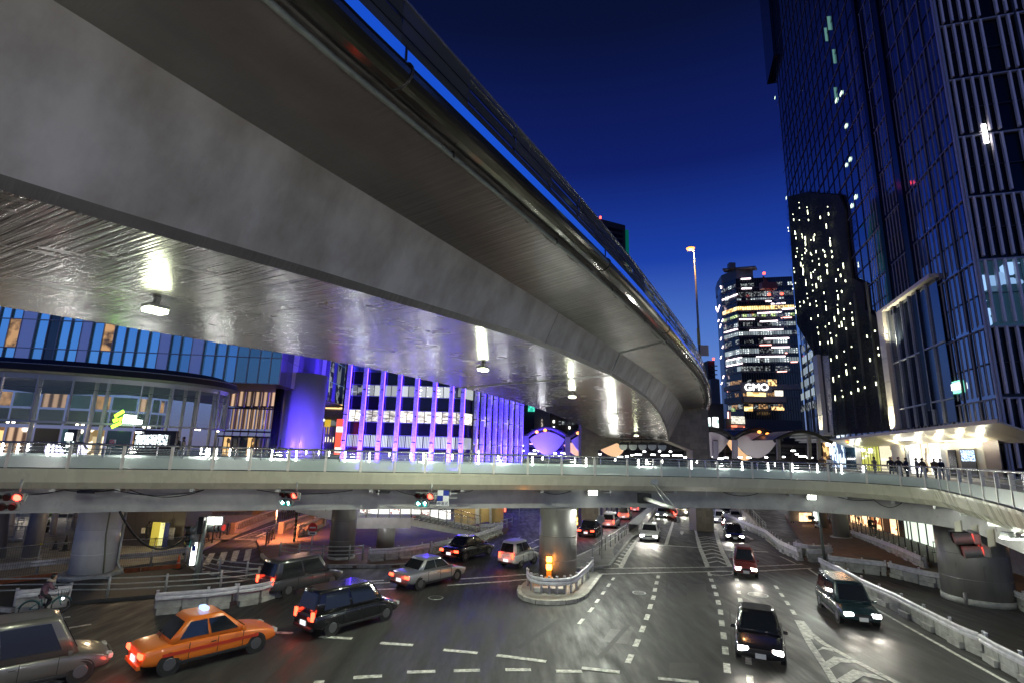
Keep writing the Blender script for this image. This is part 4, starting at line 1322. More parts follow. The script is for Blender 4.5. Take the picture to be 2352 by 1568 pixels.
for r in range(4):
 z0,z1 = ZR[r],ZR[r + 1]
 for k in range(len(edg) - 1):
  x0,x1 = edg[k],edg[k + 1]
  kd = kinds[k]
  m = km[kd]
  if r == 0 and kd == 'o': m = M_glassblue
  if r >= 1 and kd == 'o': m = lit_dimwarm if (k < 4 or k == 11) and r == 1 else M_glassblue
  if kd == 't': m = M_glassblue2 if k <= 22 else M_tealpane
  p = [b0 + bd * x0,b0 + bd * x1]
  P4 = [Vector((p[0].x,p[0].y,z0)),Vector((p[1].x,p[1].y,z0)),Vector((p[1].x,p[1].y,z1)),Vector((p[0].x,p[0].y,z1))]
  if kd == 'w': panel('pale_panel',m,blue,P4,.015,.3,push=.10)
  else:
   # each window: a dark reveal at its left edge, then the glowing pane
   w = x1 - x0
   Q = [Vector(v) for v in P4]
   Q[0] = Q[0] + bd * w * .20; Q[3] = Q[3] + bd * w * .20
   if m in (M_glassblue,M_glassblue2):
    panel('window_pane',m,blue,Q,.03,.05)
    Q2 = [P4[0],P4[0] + bd * w * .20,P4[3] + bd * w * .20,P4[3]]
    panel('window_reveal',M_tealpane,blue,Q2,.02,.05,push=-.06)
   else: panel('window',m,blue,P4,.03,.05)
 MB().bar(b0 + Vector((0,0,z0 - 14.3)) + bn * .08,b0 + bd * (blen - .2) + Vector((0,0,z0 - 14.3)) + bn * .08,.14,.09).build('transom',M_mullL,blue)
for k,x in enumerate(edg):
 q = b0 + bd * x + bn * .07
 MB().box(Vector((q.x,q.y,20.7)),(.07,.16,12.8),math.atan2(bd.y,bd.x)).build('mullion',M_mullL,blue)
# receding side of the block, its purple light put into the glass colour
c1 = b0 + bd * edg[-1]; c1.z = 14.3
c2_ = atz((742,917),14.3); c3_ = atz((800,934),14.3)
sdv = (c2_ - c1); sdv.z = 0; sl = sdv.length; sdv.normalize()
M_pglass = mat('purple_light_tint_glass',(.10,.10,.22),.12,spec=.7,objrand=.3)
nb = 9
for r in range(4):
 for k in range(nb):
  a,b = c1 + sdv * sl * (k / nb),c1 + sdv * sl * ((k + 1) / nb)
  m = M_wallw if k in (2,8) else M_pglass
  panel('side_panel',m,blue,[Vector((a.x,a.y,ZR[r])),Vector((b.x,b.y,ZR[r])),Vector((b.x,b.y,ZR[r + 1])),Vector((a.x,a.y,ZR[r + 1]))],.03,.08)
sd2 = (c3_ - c2_); sd2.z = 0
for r in range(4):
 for k in range(7):
  a,b = c2_ + sd2 * (k / 7),c2_ + sd2 * ((k + 1) / 7)
  panel('side_panel',lit_dim if k % 2 else M_pglass,blue,[Vector((a.x,a.y,ZR[r])),Vector((b.x,b.y,ZR[r])),Vector((b.x,b.y,ZR[r + 1])),Vector((a.x,a.y,ZR[r + 1]))],.05,.08)
sf = [c1 - bn * 0,c2_,c3_,c3_ - bn * 14 - bd * 20,b0 - bn * 14,b0]
MB().poly([Vector((v.x,v.y,14.28)) for v in sf]).build('underside',mat('block_underside',(.05,.04,.05),.6),blue)

# ------------------------------------------------------------------ recessed glass shop storeys below it
shopb = empty('recessed_glass_front',atz((560,1035),6.2),'warmly lit double-height glass front under the blue office block','glass front')
YS = 68.0
xs = [(500,0),(523,1),(546,2),(562,2),(578,3),(597,2),(617,2),(636,3),(655,2)]
def rect(x0,x1,y0,y1,Y,slope=0.03):
 a,b = aty((x0,y1),Y),aty((x1,y1 + slope * (x1 - x0)),Y)
 d,c = aty((x0,y0),Y),aty((x1,y0 + slope * (x1 - x0)),Y)
 c.x = b.x; d.x = a.x
 return [a,b,c,d]
lit_brown = mat_lit('lit_brown_lobby',(.85,.55,.34),.50,'stripes',dark=(.10,.055,.035),scale=(.5,.0,1),thr=.45,soft=.3,rand=.3)
for k in range(8):
 x0 = 508 + 18.5 * k; x1 = x0 + 18
 panel('glass_pane',M_wallw if k == 0 else lit_brown,shopb,rect(x0,x1,880 + .02 * k,932,YS),.05)
 panel('glass_pane',M_wallw if k == 0 else lit_brown,shopb,rect(x0,x1,934,985,YS),.05)
 panel('shop_window',M_glassteal if k % 3 else lit_warm,shopb,rect(x0,x1,1000,1046,YS),.05)
 q = rect(x0,x1,880,1046,YS - .2)
 MB().bar(q[0],q[3],.12,.12,up=Vector((0,1,0))).build('mullion',M_mullL,shopb)
for y in (933,986,998):
 q = rect(500,662,y,y + 2,YS - .3)
 MB().bar(q[0],q[1],.2,.2).build('transom',M_dark,shopb)
for k in range(14):
 q = aty((500 + 11 * k,1022 + .3 * k),YS - 3)
 MB().box(q,(.08,.08,1.9)).build('canopy_post',M_dark,shopb)
# black round column next to it
cq = atz((672,1040),6.0); 
# ------------------------------------------------------------------ blue-lit drum
Mdrum = mat('ribbed_drum_metal',(.42,.42,.50),.35,metal=.25,bump=.02,bscale=8,bstretch=(1,1,.02))
dc = aty((679,1040),66.0)
drum = empty('blue_drum',(dc.x,dc.y,0),'large round drum tower lit deep blue under the corner of the office block','building')
rdm = 2.55
lean = (0,0)
MB().lathe([(rdm,0),(rdm,16.5)],(dc.x,dc.y + 1.0,0),56).build('drum_wall',Mdrum,drum)
MB().lathe([(.5,0),(.5,14.2)],(aty((631,1000),63).x,63,0),20).build('black_column',M_blackp,drum)
for x,y in ((dc.x - 2,dc.y - 10),(dc.x + 5,dc.y - 9)):
 light('blue_uplight','SPOT',Vector((x,y,6.4)),9000,(.10,.05,1),.4,parent=drum,spot=R(60),blend=.8,aim=Vector((dc.x,dc.y,10.5)))

# ------------------------------------------------------------------ office with purple-lit pilasters
YO = 82.0
off_ = empty('pilaster_office',(aty((920,1043),YO).x,YO,0),'black office block with tall blue-purple lit pilasters and three lit window rows','building')
M_pil = mat('pilaster_panel',(.58,.58,.60),.5,noise=.35,nscale=3.5,bump=.02,bscale=6)
pilx = [783,822,863,903,944,986,1026,1053]
X1 = [aty((x,1036),YO).x for x in pilx]
zrow = [(-1,5.6),(7.7,9.5),(11.55,13.35),(15.6,17.3),(19.5,21.2),(23.4,25.2),(27.4,29.2)]
ZT = 31.0
xe = X1[-1]
# second facade leaves from the corner towards the street's direction
o2 = Vector((xe + .5,YO + .2,0)); d2v = ray(1728,1050); d2v = Vector((d2v.x,d2v.y,0)).normalized(); n2v = Vector((d2v.y,-d2v.x,0))
pil2 = [1087,1103,1118,1132,1145,1157,1170,1183,1194]
P2 = [atplane((x,1035),o2,n2v) for x in pil2]
t2 = [(p - o2).dot(d2v) for p in P2]
MB().extr([Vector((X1[0] - .5,YO + .3,0)),Vector((xe + .4,YO + .3,0)),Vector((xe + .4,YO + .3,ZT)),Vector((X1[0] - .5,YO + .3,ZT))],(0,16,0)).build('facade_wall',M_blackp,off_)
oo = o2 - n2v * .35
LEN2 = t2[-1] + 1
MB().extr([oo,oo + d2v * LEN2,oo + d2v * LEN2 + Vector((0,0,ZT)),oo + Vector((0,0,ZT))],-n2v * 14).build('facade_wall',M_blackp,off_)
def pil(c,rz,n):
 for r in range(4):
  z0 = [4.0,8.6,12.6,16.6][r]; z1 = [8.5,12.5,16.5,24][r]
  MB().box(Vector((c.x,c.y,(z0 + z1) / 2)) + n * .25,(.58,.5,z1 - z0 - .06),rz).build('pilaster',M_pil,off_)
 s_ = Vector((math.cos(rz),math.sin(rz),0))
 MB().box(Vector((c.x,c.y,13)) + n * .42 + s_ * .36,(.12,.06,18),rz).build('led_line',M_blueglow,off_)
for k,x in enumerate(X1):
 pil(Vector((x + .3,YO,0)),0,Vector((0,-1,0)))
for t in t2:
 c = o2 + d2v * t
 pil(c,math.atan2(d2v.y,d2v.x),n2v)
rowm = [None,lit_blinds,lit_office,lit_ceiling,M_glassteal,M_glassteal,M_glassteal]
for r in range(1,5):
 z0,z1 = zrow[r]
 for k in range(len(X1) - 1):
  a,b = X1[k] + .65,X1[k + 1] - .05
  mdl = (a + b) / 2
  m = rowm[r]
  if r == 3 and k == 0: m = lit_dim
  if r == 3 and k >= 5: m = lit_ceiling if k == 5 else lit_dim
  for (u,v) in ((a,mdl - .04),(mdl + .04,b)):
   if v - u < .2: continue
   panel('window',m,off_,[Vector((u,YO + .25,z0)),Vector((v,YO + .25,z0)),Vector((v,YO + .25,z1)),Vector((u,YO + .25,z1))],.02,.05)
  for z in (z0 - .06,z1 + .06): MB().box((( a + b) / 2,YO + .22,z),(b - a,.08,.07)).build('window_edge',mat('blue_catch_metal',(.25,.25,.35),.3,metal=.7),off_)
 tt = [0.0] + t2
 for k in range(len(tt) - 1):
  a,b = tt[k] + .45,tt[k + 1] - .4
  if b - a < .3: continue
  m = [lit_office,lit_dim,lit_blinds,M_glassteal][(k * 3 + r) % 4] if r < 4 else M_glassteal
  if k == 0: m = [None,lit_blinds,lit_office,lit_blinds,M_glassteal][r]
  A,B = o2 - n2v * .3 + d2v * a,o2 - n2v * .3 + d2v * b
  panel('window',m,off_,[Vector((A.x,A.y,z0)),Vector((B.x,B.y,z0)),Vector((B.x,B.y,z1)),Vector((A.x,A.y,z1))],.02,.05,push=.06)
# dark ground floors with small lights
for k in range(len(X1) - 1):
 a,b = X1[k] + .65,X1[k + 1] - .05
 panel('ground_floor_pane',mat_lit('lit_sparse',(.8,.85,1),1.2,'dots',dark=(.005,.005,.01),scale=(.9,.9,1),thr=.78,soft=.03,rand=.3),off_,[Vector((a,YO + .25,4.6)),Vector((b,YO + .25,4.6)),Vector((b,YO + .25,7.2)),Vector((a,YO + .25,7.2))],.02)
for x in (X1[0] + 2,X1[2] + 2,X1[4] + 2,X1[6] + 1):
 light('facade_uplight','AREA',Vector((x,YO - 3.0,4.6)),3600,(.10,.045,1),1.4,parent=off_,aim=Vector((x,YO + 1.5,15)))
for t in (4,14,24,36):
 c = o2 + d2v * t + n2v * 3.2
 light('facade_uplight','AREA',Vector((c.x,c.y,4.6)),3600,(.09,.04,1),1.4,parent=off_,aim=Vector((o2 + d2v * t).to_tuple()[:2] + (16,)))
# red and white banner sign and grey frame beside it
e = empty('banner_sign',aty((777,1035),78),'tall narrow red and white banner sign left of the first purple pilaster','sign')
MB().box(aty((778,1002),78),(.9,.2,5.2)).build('banner',emis('banner_red',(1,.08,.04),1.3),e)
MB().box(aty((780,985),77.9),(.9,.25,.8)).build('banner_top',emis('banner_white',(1,.95,.9),1.2),e)
MB().box(aty((776,1032),77.9),(.9,.25,.7)).build('banner_foot',emis('banner_white',(1,.95,.9),1.2),e)
e = empty('gap_building',aty((760,1035),90),'dim building with yellow banner and railings in the gap beside the blue drum','building')
q = rect(735,790,905,1045,92)
panel('wall',M_wallg,e,q,0,8)
for k in range(3):
 panel('floor_band',[lit_warm,lit_dim,lit_shop][k],e,rect(742,786,925 + 38 * k,938 + 38 * k,91.8),.05,.1)
panel('yellow_banner',emis('banner_yellow',(1,.65,.05),.5),e,rect(743,757,962,995,91),.02,.1)
for k in range(9):
 q = aty((738 + 6 * k,1012),86)
 MB().box(q,(.25,.1,4.6)).build('screen_post',mat('purple_post',(.12,.10,.16),.5),e)
e = empty('curved_street_lamp',aty((735,1040),80),'hooked white lamp glowing beside the blue drum','street lamp')
MB().tube([aty((741,1045),80),aty((744,985),80),aty((740,955),80),aty((735,948),80)],.09,6).build('pole',M_galv,e)
MB().tube([aty((743,965),80),aty((738,957),80),aty((735,946),80)],.2,8).build('lamp',emis('hook_lamp',(1,1,1),12),e)

# ------------------------------------------------------------------ curved pavilion on the deck, left
PAV = smooth([Vector(v) for v in [(-50,36.5,0),(-43.5,36.8,0),(-39.7,37.4,0),(-36.2,38.2,0),(-33.0,39.3,0),(-30.6,40.7,0),(-28.5,42.3,0),(-27.0,44.3,0),(-26.3,46.8,0),(-26.8,49.5,0),(-29,52,0)]],8)
PN = normals(PAV)   # away from the viewer
ZRF,ZSL = 12.15,8.75
pav = empty('curved_pavilion',(PAV[40].x,PAV[40].y,ZD),'two-storey curved glass pavilion with dark flat roof and slender white columns at left','pavilion')
def offp(d,z): return [Vector((p.x + n.x * d,p.y + n.y * d,z)) for p,n in zip(PAV,PN)]
M_rf = mat('pavilion_roof_dark',(.022,.020,.021),.5,noise=.15)
MB().strip(offp(.6,ZRF + 1.25),offp(-.55,ZRF + .75)).build('roof_slope',M_rf,pav)
MB().strip(offp(-.55,ZRF + .75),offp(-.75,ZRF + .25)).build('roof_edge',M_rf,pav)
MB().strip(offp(-.60,ZRF + .78),offp(-.62,ZRF + .72)).build('roof_line',M_galv,pav)
MB().strip(offp(-.75,ZRF + .25),offp(0,ZRF + .1)).build('eaves',M_bottom,pav)
M_eave = mat('eaves_trim',(.35,.35,.36),.3,metal=.6)
MB().strip(offp(.0,ZRF + .1),offp(.02,ZRF - .28)).build('head_beam',M_eave,pav)
MB().poly([Vector((v.x,v.y,ZRF + 1.25)) for v in offp(.6,0)] + [Vector((-52,60,ZRF + 1.25))]).build('roof',M_rf,pav)
MB().poly([Vector((v.x,v.y,ZRF + .05)) for v in offp(.3,0)] + [Vector((-50,56,ZRF + .05))]).build('ceiling',mat('pavilion_ceiling',(.09,.10,.11),.4,noise=.3,nscale=1),pav)
# glazing bays
run_ = [0]
for a,b in zip(PAV,PAV[1:]): run_.append(run_[-1] + (b - a).length)
def pav_at(s_,d,z):
 s_ = max(0,min(run_[-1] - 1e-3,s_))
 for i in range(len(run_) - 1):
  if run_[i + 1] >= s_:
   t = (s_ - run_[i]) / (run_[i + 1] - run_[i])
   p = PAV[i].lerp(PAV[i + 1],t); n = PN[i].lerp(PN[i + 1],t)
   return Vector((p.x + n.x * d,p.y + n.y * d,z)),n
BAYW = 2.15
nb = int(run_[-1] / BAYW)
M_col = mat('pavilion_column_white',(.55,.52,.52),.4)
M_hang = mat('hung_glass',(.35,.45,.45),.03,alpha=.16,spec=.8)
for k in range(nb + 1):
 s_ = k * BAYW
 q,n = pav_at(s_,.02,0); rz = math.atan2(n.y,n.x) - math.pi / 2
 MB().box(Vector((q.x,q.y,(ZRF + ZSL) / 2)),(.09,.22,ZRF - ZSL),rz).build('mullion',M_mullL,pav)
 if k < nb:
  a0,b0_ = pav_at(s_ + .08,0,ZSL + .05)[0],pav_at(s_ + BAYW - .08,0,ZSL + .05)[0]
  panel('glass_pane',M_hang,pav,[a0,b0_,b0_ + Vector((0,0,ZRF - ZSL - .35)),a0 + Vector((0,0,ZRF - ZSL - .35))],0,.02)
  MB().bar(pav_at(s_,-.02,ZSL)[0],pav_at(s_ + BAYW,-.02,ZSL)[0],.12,.16).build('sill_beam',M_mullL,pav)
  MB().bar(pav_at(s_,.1,ZRF - .9)[0],pav_at(s_ + BAYW,.1,ZRF - .9)[0],.04,.04).build('tie_rod',M_dark,pav)
 for dd_,ds in ((.35,.0),) if k % 2 else ((2.6,1.0),):
  q,n = pav_at(s_ + ds,dd_,ZD)
  q2_,_ = pav_at(s_ + ds,dd_,ZRF)
  MB().tube([q,q2_],.14,10).build('column',M_col,pav)
# things seen inside
for k in range(nb):
 a0,b0_ = pav_at(k * BAYW + .05,4.8,ZD)[0],pav_at((k + 1) * BAYW - .05,4.8,ZD)[0]
 m = [lit_shop,M_glassteal,lit_warm,lit_shop,lit_warm,lit_brown,M_dark,M_glassteal][k % 8]
 panel('shop_window',m,pav,[a0,b0_,b0_ + Vector((0,0,2.2)),a0 + Vector((0,0,2.2))],.05)
 a1,b1_ = a0 + Vector((0,0,2.4)),b0_ + Vector((0,0,2.4))
 m2 = [M_glassblue2,M_glassteal,M_glassteal,M_dark,M_glassteal,lit_dim,M_glassteal][k % 7]
 panel('upper_wall',mat('pavilion_upper_wall',(.045,.065,.07),.25,objrand=.3),pav,[a1,b1_,b1_ + Vector((0,0,1.3)),a1 + Vector((0,0,1.3))],.03)
 panel('upper_window',[lit_dimwarm,M_glassteal,lit_brown,M_glassteal][k % 4],pav,[a1 + Vector((0,0,1.4)),b1_ + Vector((0,0,1.4)),b1_ + Vector((0,0,2.6)),a1 + Vector((0,0,2.6))],.05)
for k in range(0,nb,2):
 q,n = pav_at(k * BAYW + .6,.5,ZSL - .1)
 for ds in (0,.35):
  q,n = pav_at(k * BAYW + .6 + ds,.5,ZSL - .16)
  MB().lathe([(.07,0),(.09,.08)],q,8).build('downlight',emis('warm_downlight',(1,.85,.6),14),pav)
for s_ in (5,10.5,15.5):
 light('pavilion_light','POINT',pav_at(s_,2.0,ZSL - .5)[0],75,(1,.86,.66),.2,parent=pav)
 light('pavilion_light','POINT',pav_at(s_,2.5,ZRF - .6)[0],40,(1,.88,.7),.2,parent=pav)
# illuminated sign on the glazing: four green blocks and a row of white letters too bright to read
sgn = empty('lit_sign',aty((283,985),37.5),'glowing sign of four green bars and burnt-out white letters on the pavilion glass','sign')
q = rect(252,332,945,984,39.0)
mG = emis('sign_green',(.35,1,.02),7); mW = emis('sign_white',(.92,1,1),9)
def sb(x,y,w,h,ang,m,nm):
 c = aty((x,y),39.0)
 a = Vector((math.cos(ang),0,math.sin(ang))); b = Vector((-math.sin(ang),0,math.cos(ang)))
 MB().box(c,(w,.06,h),ax=(a,Vector((0,1,0)),b)).build(nm,m,sgn,bevel=.02)
sb(274,949,.72,.22,.6,mG,'green_bar'); sb(265,964,.32,.24,.45,mG,'green_bar'); sb(278,961.5,.3,.24,.45,mG,'green_bar'); sb(267,975,.72,.22,.5,mG,'green_bar')
for k in range(5): sb(287 + 5.6 * k,957 + k * .3,.17,.34,0,mW,'letter')
for k in range(8): sb(285 + 5.5 * k,966 + k * .35,.16,.30,0,mW,'letter')
light('sign_glow','POINT',aty((275,962),38.4),40,(.5,1,.25),.3,parent=sgn)
# map board with three screens
mpb = empty('map_board',aty((345,1045),36.5),'black board with three glowing white map screens behind the bridge railing','sign board')
panel('board',M_blackp,mpb,rect(300,395,985,1052,36.6,.035),0,.3)
M_map = mat_lit('map_screen',(.9,1,1),2.6,'noise',dark=(.03,.04,.05),scale=(9,9,1),thr=.5,soft=.03,rand=.1)
for x0,x1 in ((309,332),(335,357),(360,382)):
 panel('screen',M_map,mpb,rect(x0,x1,997,1025,36.5,.035),0,.05,push=.05)
for k in range(2): panel('pictogram',mW,mpb,rect(312 + 8 * k,317 + 8 * k,990,994,36.5),0,.03,push=.05)
ks = empty('information_kiosk',aty((160,1040),36.0),'upright black kiosk with glowing white screen beside the pavilion entrance','kiosk')
panel('body',M_blackp,ks,rect(146,168,984,1040,36),0,.3)
panel('screen',emis('kiosk_screen',(.95,1,1),5),ks,rect(149,165,993,1010,35.98),0,.03,push=.03)
panel('lower_screen',mat_lit('kiosk_text',(.9,1,.95),2.0,'blocks',dark=(.02,.03,.03),scale=(7,9,1),thr=.5,rand=.1),ks,rect(149,165,1012,1036,35.98),0,.03,push=.03)
ns = empty('notice_board',aty((256,1030),35.5),'small white notice with a red no-smoking mark standing behind the railing','sign')
panel('board',M_white,ns,rect(249,263,1008,1024,35.5),0,.04)
cq = aty((256.5,1014),35.42)
MB().tube([cq + Vector((.13 * math.cos(a),0,.13 * math.sin(a))) for a in [i * math.pi / 8 for i in range(17)]],.022,5,caps=False).build('red_ring',mat('sign_red',(.6,.02,.02),.5),ns)
MB().bar(cq + Vector((-.09,0,.09)),cq + Vector((.09,0,-.09)),.02,.03,up=Vector((0,1,0))).build('red_bar',mat('sign_red',(.6,.02,.02),.5),ns)
MB().bar(cq + Vector((0,0,-.3)),cq + Vector((0,0,-1.3)),.04,.04).build('leg',M_galv,ns)
# escalator mouth glowing below the kiosk
es = empty('escalator',aty((170,1045),36.5),'escalator landing with bright lilac side panels behind the railing at left','escalator')
for x0,x1,y in ((150,196,1008),(100,145,1010)):
 panel('side_panel',emis('escalator_glow',(.72,.70,1),1.8),es,rect(x0,x1,y + 10,y + 34,36.8),0,.1)
 MB().tube([aty((x0,y + 34),36.6),aty((x0 - 2,y + 14),36.6),aty((x0 + 10,y + 8),36.6),aty((x1 - 6,y + 8),36.6),aty((x1 + 4,y + 22),36.6)],.07,8).build('handrail',M_black,es)
 for k in range(4): MB().bar(aty((x0 + 8 + 9 * k,y + 8),36.6),aty((x0 + 8 + 9 * k,y + 36),36.6),.06,.06,up=Vector((0,1,0))).build('post',M_steel,es)
# deck floor behind the bridge on the left
dkp = off(5.7,ZD - .01)
i0 = 0; i1 = int(at_px(760,0,ZD)[1])
MB().poly([Vector((v.x,v.y,ZD - .02)) for v in dkp[i0:i1]] + [Vector((-13,52,ZD - .02)),Vector((-30,60,ZD - .02)),Vector((-70,60,ZD - .02)),Vector((-70,24,ZD - .02))]).build('pavilion_deck',M_deck,kind='structure')

# ------------------------------------------------------------------ station roofs with lens-shaped ends
YL = 104.0
lensw = mat('lens_panel_white',(.48,.44,.46),.45)
def lens(pts,Y,label,m,group='lens-shaped roof ends of the station'):
 pts = [aty(p,Y) for p in pts]
 # left, top, right, bottom as two arcs
 l,t,r,b = pts
 def arc(p,q,m_,n=14):
  # parabola through p, m_, q
  out = []
  for i in range(n + 1):
   u = i / n
   c = m_ * 2 - (p + q) / 2
   out.append(p * (1 - u) ** 2 + c * 2 * u * (1 - u) + q * u * u)
  return out
 o = arc(r,l,t) + arc(l,r,b)[1:-1]
 o = [Vector((v.x,Y,v.z)) for v in o]
 e = empty('station_roof_lens',Vector((b.x,Y,b.z)),label,'roof end',group)
 MB().extr(o,(0,.5,0)).build('lens_panel',m,e)
 if t.z > l.z + .5:
  A = arc(l + Vector((-.8,-.6,.3)),r + Vector((.8,-.6,.3)),t + Vector((0,-.6,.75)))
  MB().tube([Vector((v.x,Y - .6,v.z)) for v in A],.32,8).build('arch_rib',M_dark if m is not M_plens else mat('rib_purple_light_tint',(.08,.07,.14),.4),e)  # purple light is tinted into the rib colour
  for k in (3,7,11):
   MB().bar(A[k],A[k] + Vector((0,14,.8)),.25,.3).build('roof_beam',M_dark,e)
  MB().strip([v + Vector((0,16,.6)) for v in A],[v + Vector((0,.2,.15)) for v in A]).build('roof_skin',mat('station_roof_skin',(.10,.10,.11),.5,metal=.4),e)
 return e
M_plens = mat('lens_panel_purple_light_tint',(.42,.38,.62),.45)  # pale lens panel with the purple light put into its colour
M_olens = mat('lens_panel_backlit',(.6,.4,.22),.5,emit=(1,.58,.28),es=.55)
def Zs(x,y): return (1177.2 + x * .18311,947.5 + y * .18311)
lens([Zs(214,326),Zs(432,236),Zs(656,332),Zs(432,524)],YL,'purple-lit lens-shaped roof end beside the pilaster office',M_plens)
lens([Zs(738,346),Zs(930,262),Zs(1140,350),Zs(935,520)],YL + 2,'purple lens-shaped roof end half hidden by the portal pier',M_plens)
lens([Zs(640,400),Zs(790,368),Zs(1010,400),Zs(850,545)],YL + 9,'orange backlit roof end glimpsed left of the portal pier',M_olens)
lens([Zs(1110,465),Zs(1265,370),Zs(1402,452),Zs(1290,545)],YL + 9,'orange backlit roof end seen through the portal pier behind the lamp hoods',M_olens)
lens([Z3(1560,1250),Z3(1765,1178),Z3(1945,1250),Z3(1770,1400)],YL,'grey lens-shaped roof end just right of the portal pier',lensw)
lens([Z3(1925,1265),Z3(2000,1262),Z3(2160,1380),Z3(2060,1425)],YL + 9,'orange backlit roof end between the two grey lenses',M_olens)
lens([Z3(2000,1256),Z3(2195,1184),Z4(78,1270),Z3(2190,1412)],YL,'largest grey lens-shaped roof end below the tall office tower',lensw)
# plain arched roof further right
e = empty('arched_station_roof',aty((1830,1040),90),'dark arched station roof on posts in front of the planted wall','roof')
A = [aty(p,90) for p in [(1778,1012),(1800,1000),(1835,990),(1870,995),(1895,1008),(1912,1016)]]
A = smooth([Vector((v.x,90,v.z)) for v in A],5)
MB().tube(A,.3,8).build('arch_rib',M_dark,e)
MB().strip([v + Vector((2.5,14,.5)) for v in A],[v + Vector((0,0,.2)) for v in A]).build('roof_skin',mat('station_roof_skin',(.10,.10,.11),.5),e)
for k in range(2,len(A) - 1,3): MB().bar(A[k],A[k] + Vector((2.5,14,.2)),.2,.25).build('roof_beam',M_galv,e)
for x,y0 in ((1787,1008),(1858,1000),(1880,1005)):
 MB().bar(aty((x,y0),89.5),aty((x + 2,1055),89.5),.55,.4,up=Vector((0,1,0))).build('post',M_wallg,e)
# station posts
for x,y0,lb in ((1209,1000,'first'),(1304,1003,'second'),(1643,1012,'third'),(1688,1010,'fourth')):
 e = empty('station_post',aty((x,1050),YL - 1),'%s slender roof post of the station from the left, beside the lens-shaped roof ends' % lb,'post')
 MB().bar(aty((x,y0),YL - 1),aty((x,1052),YL - 1),.95,.6,up=Vector((0,1,0))).build('post',mat('station_post_paint',(.16,.15,.2),.5),e)
 MB().bar(aty((x - 5,y0),YL - 1),aty((x + 5,y0),YL - 1),.5,.5).build('post_head',M_dark,e)
# small orange lamps on the roofs
for (x,y),lb in [((1233,991),'left orange lamp on the purple lens roof'),((1252,987),'right orange lamp on the purple lens roof'),((1327.5,993.5),'orange lamp on the second lens roof next to the portal pier'),
                   ((1744,991),'left orange lamp on the largest grey lens roof'),((1763,996),'right orange lamp on the largest grey lens roof'),((1948,1013),'orange lamp at the end of the dark arched roof'),((1990,1009),'second orange lamp at the dark arched roof by the canopy')]:
 q = aty((x,y),YL - 2 if x < 1800 else 88)
 e = empty('roof_lamp',q,lb,'lamp','orange lamps on the station roofs')
 MB().lathe([(.05,-.3),(.32,-.15),(.36,.1),(.12,.3)],q,10).build('lamp',M_sodium,e)
 MB().box(q + Vector((0,.3,-.3)),(.12,.6,.12)).build('bracket',M_dark,e)
 if x < 1800: light('roof_lamp_light','POINT',q - Vector((0,.6,0)),5,(1,.5,.18),.2,parent=e)
# station platforms: dark trusses with strip lights
stn = empty('station_platform',aty((1500,1045),116),'dark elevated station platforms with rows of white strip lights seen through the pier','station')
M_sdark = mat('station_dark',(.035,.035,.04),.6,metal=.3,noise=.3)
for y,th in ((1014,.6),(1022,.35),(1030,.5),(1046,1.6)):
 a,b = aty((1190,y - 7),118),aty((2000,y + 14),118)
 MB().bar(a,b,1.0,th).build('girder',M_sdark,stn)
panel('back_wall',mat('station_back',(.02,.02,.024),.8),stn,rect(1185,2010,990,1075,132,.026),0,2)
for k in range(26):
 x = 1200 + 31 * k
 MB().bar(aty((x,1008 + k * .8),116),aty((x,1052 + k * .7),116),.3,.3,up=Vector((0,1,0))).build('strut',M_sdark,stn)
stl = [(1222,1041,20),(1240,1035,9),(1228,1033,6),(1275,1040,6),(1292,1039,8),(1300,1041,10),(1361,1042,9),(1378,1042,6),(1425,1048,10),(1440,1047,6),(1452,1044,5),(1466,1043,14),(1500,1043,10),(1528,1045,18),(1556,1045,22),(1575,1049,9),(1612,1046,18),(1640,1048,8),
       (1585,1050,6),(1668,1050,9),(1700,1049,8),(1720,1050,9),(1655,1052,12),(1760,1049,6),(1822,1034,9),(1843,1047,16),(1860,1050,12),(1800,1048,5),(1198,1022,8),(1200,1034,9),(1480,1036,6),(1515,1035,4),(1540,1036,5),(1500,1029,5),(1452,1031,4),(1600,1030,4),(1830,1042,6),(1338,1046,5)]
for x,y,w in stl:
 MB().box(aty((x,y),108),(w * .09,.2,.2)).build('strip_light',M_led,stn)
for x in (1250,1450,1640,1780):
 light('platform_fill_light','POINT',aty((x,1043),YL - 7),420,(1,1,1),.4,parent=stn)  # added lights without fixtures, to brighten the lens roof ends
for k in range(10):
 MB().box(aty((1205 + 4.2 * k,1018 + .1 * k),107),(.16,.16,.16)).build('festoon_bulb',emis('festoon',(1,.6,.4),4),stn)

# ------------------------------------------------------------------ dark blocks behind, between the pilaster office and the pier
e = empty('dark_side_street_block',aty((1230,1040),140),'dark blocks with a green lit shop sign behind the purple lens roof','building')
panel('wall',mat('block_concrete_dark',(.035,.033,.04),.8,noise=.2),e,rect(1190,1225,900,1045,140,.03),0,14)
panel('wall',mat('block_brick_dark',(.025,.02,.022),.8),e,rect(1262,1345,880,1045,150,.03),0,14)
panel('wall',M_wallg,e,rect(1226,1262,880,1045,146,.03),0,14)
panel('shop_sign',mat_lit('green_sign',(.10,.9,.65),.8,'blocks',dark=(.02,.45,.32),scale=(2.5,2.0,1),thr=.55,rand=.1),e,rect(1213,1228,928,944,139),0,.3)
for x,y in ((1270,964),(1270,978),(1306,978),(1292,1003)): panel('window',emis('window_white',(1,1,.9),2.5),e,rect(x,x + 4,y,y + 6,149),0,.2)
for k in range(5): panel('window',lit_dim,e,rect(1283 + 8 * k,1288 + 8 * k,966,974,149.8),0,.2)
panel('upright_sign',mat_lit('small_sign',(.7,.6,.5),.6,'blocks',dark=(.03,.02,.02),scale=(3,2,1),thr=.5,rand=.2),e,rect(1243,1247,962,985,145),0,.3)

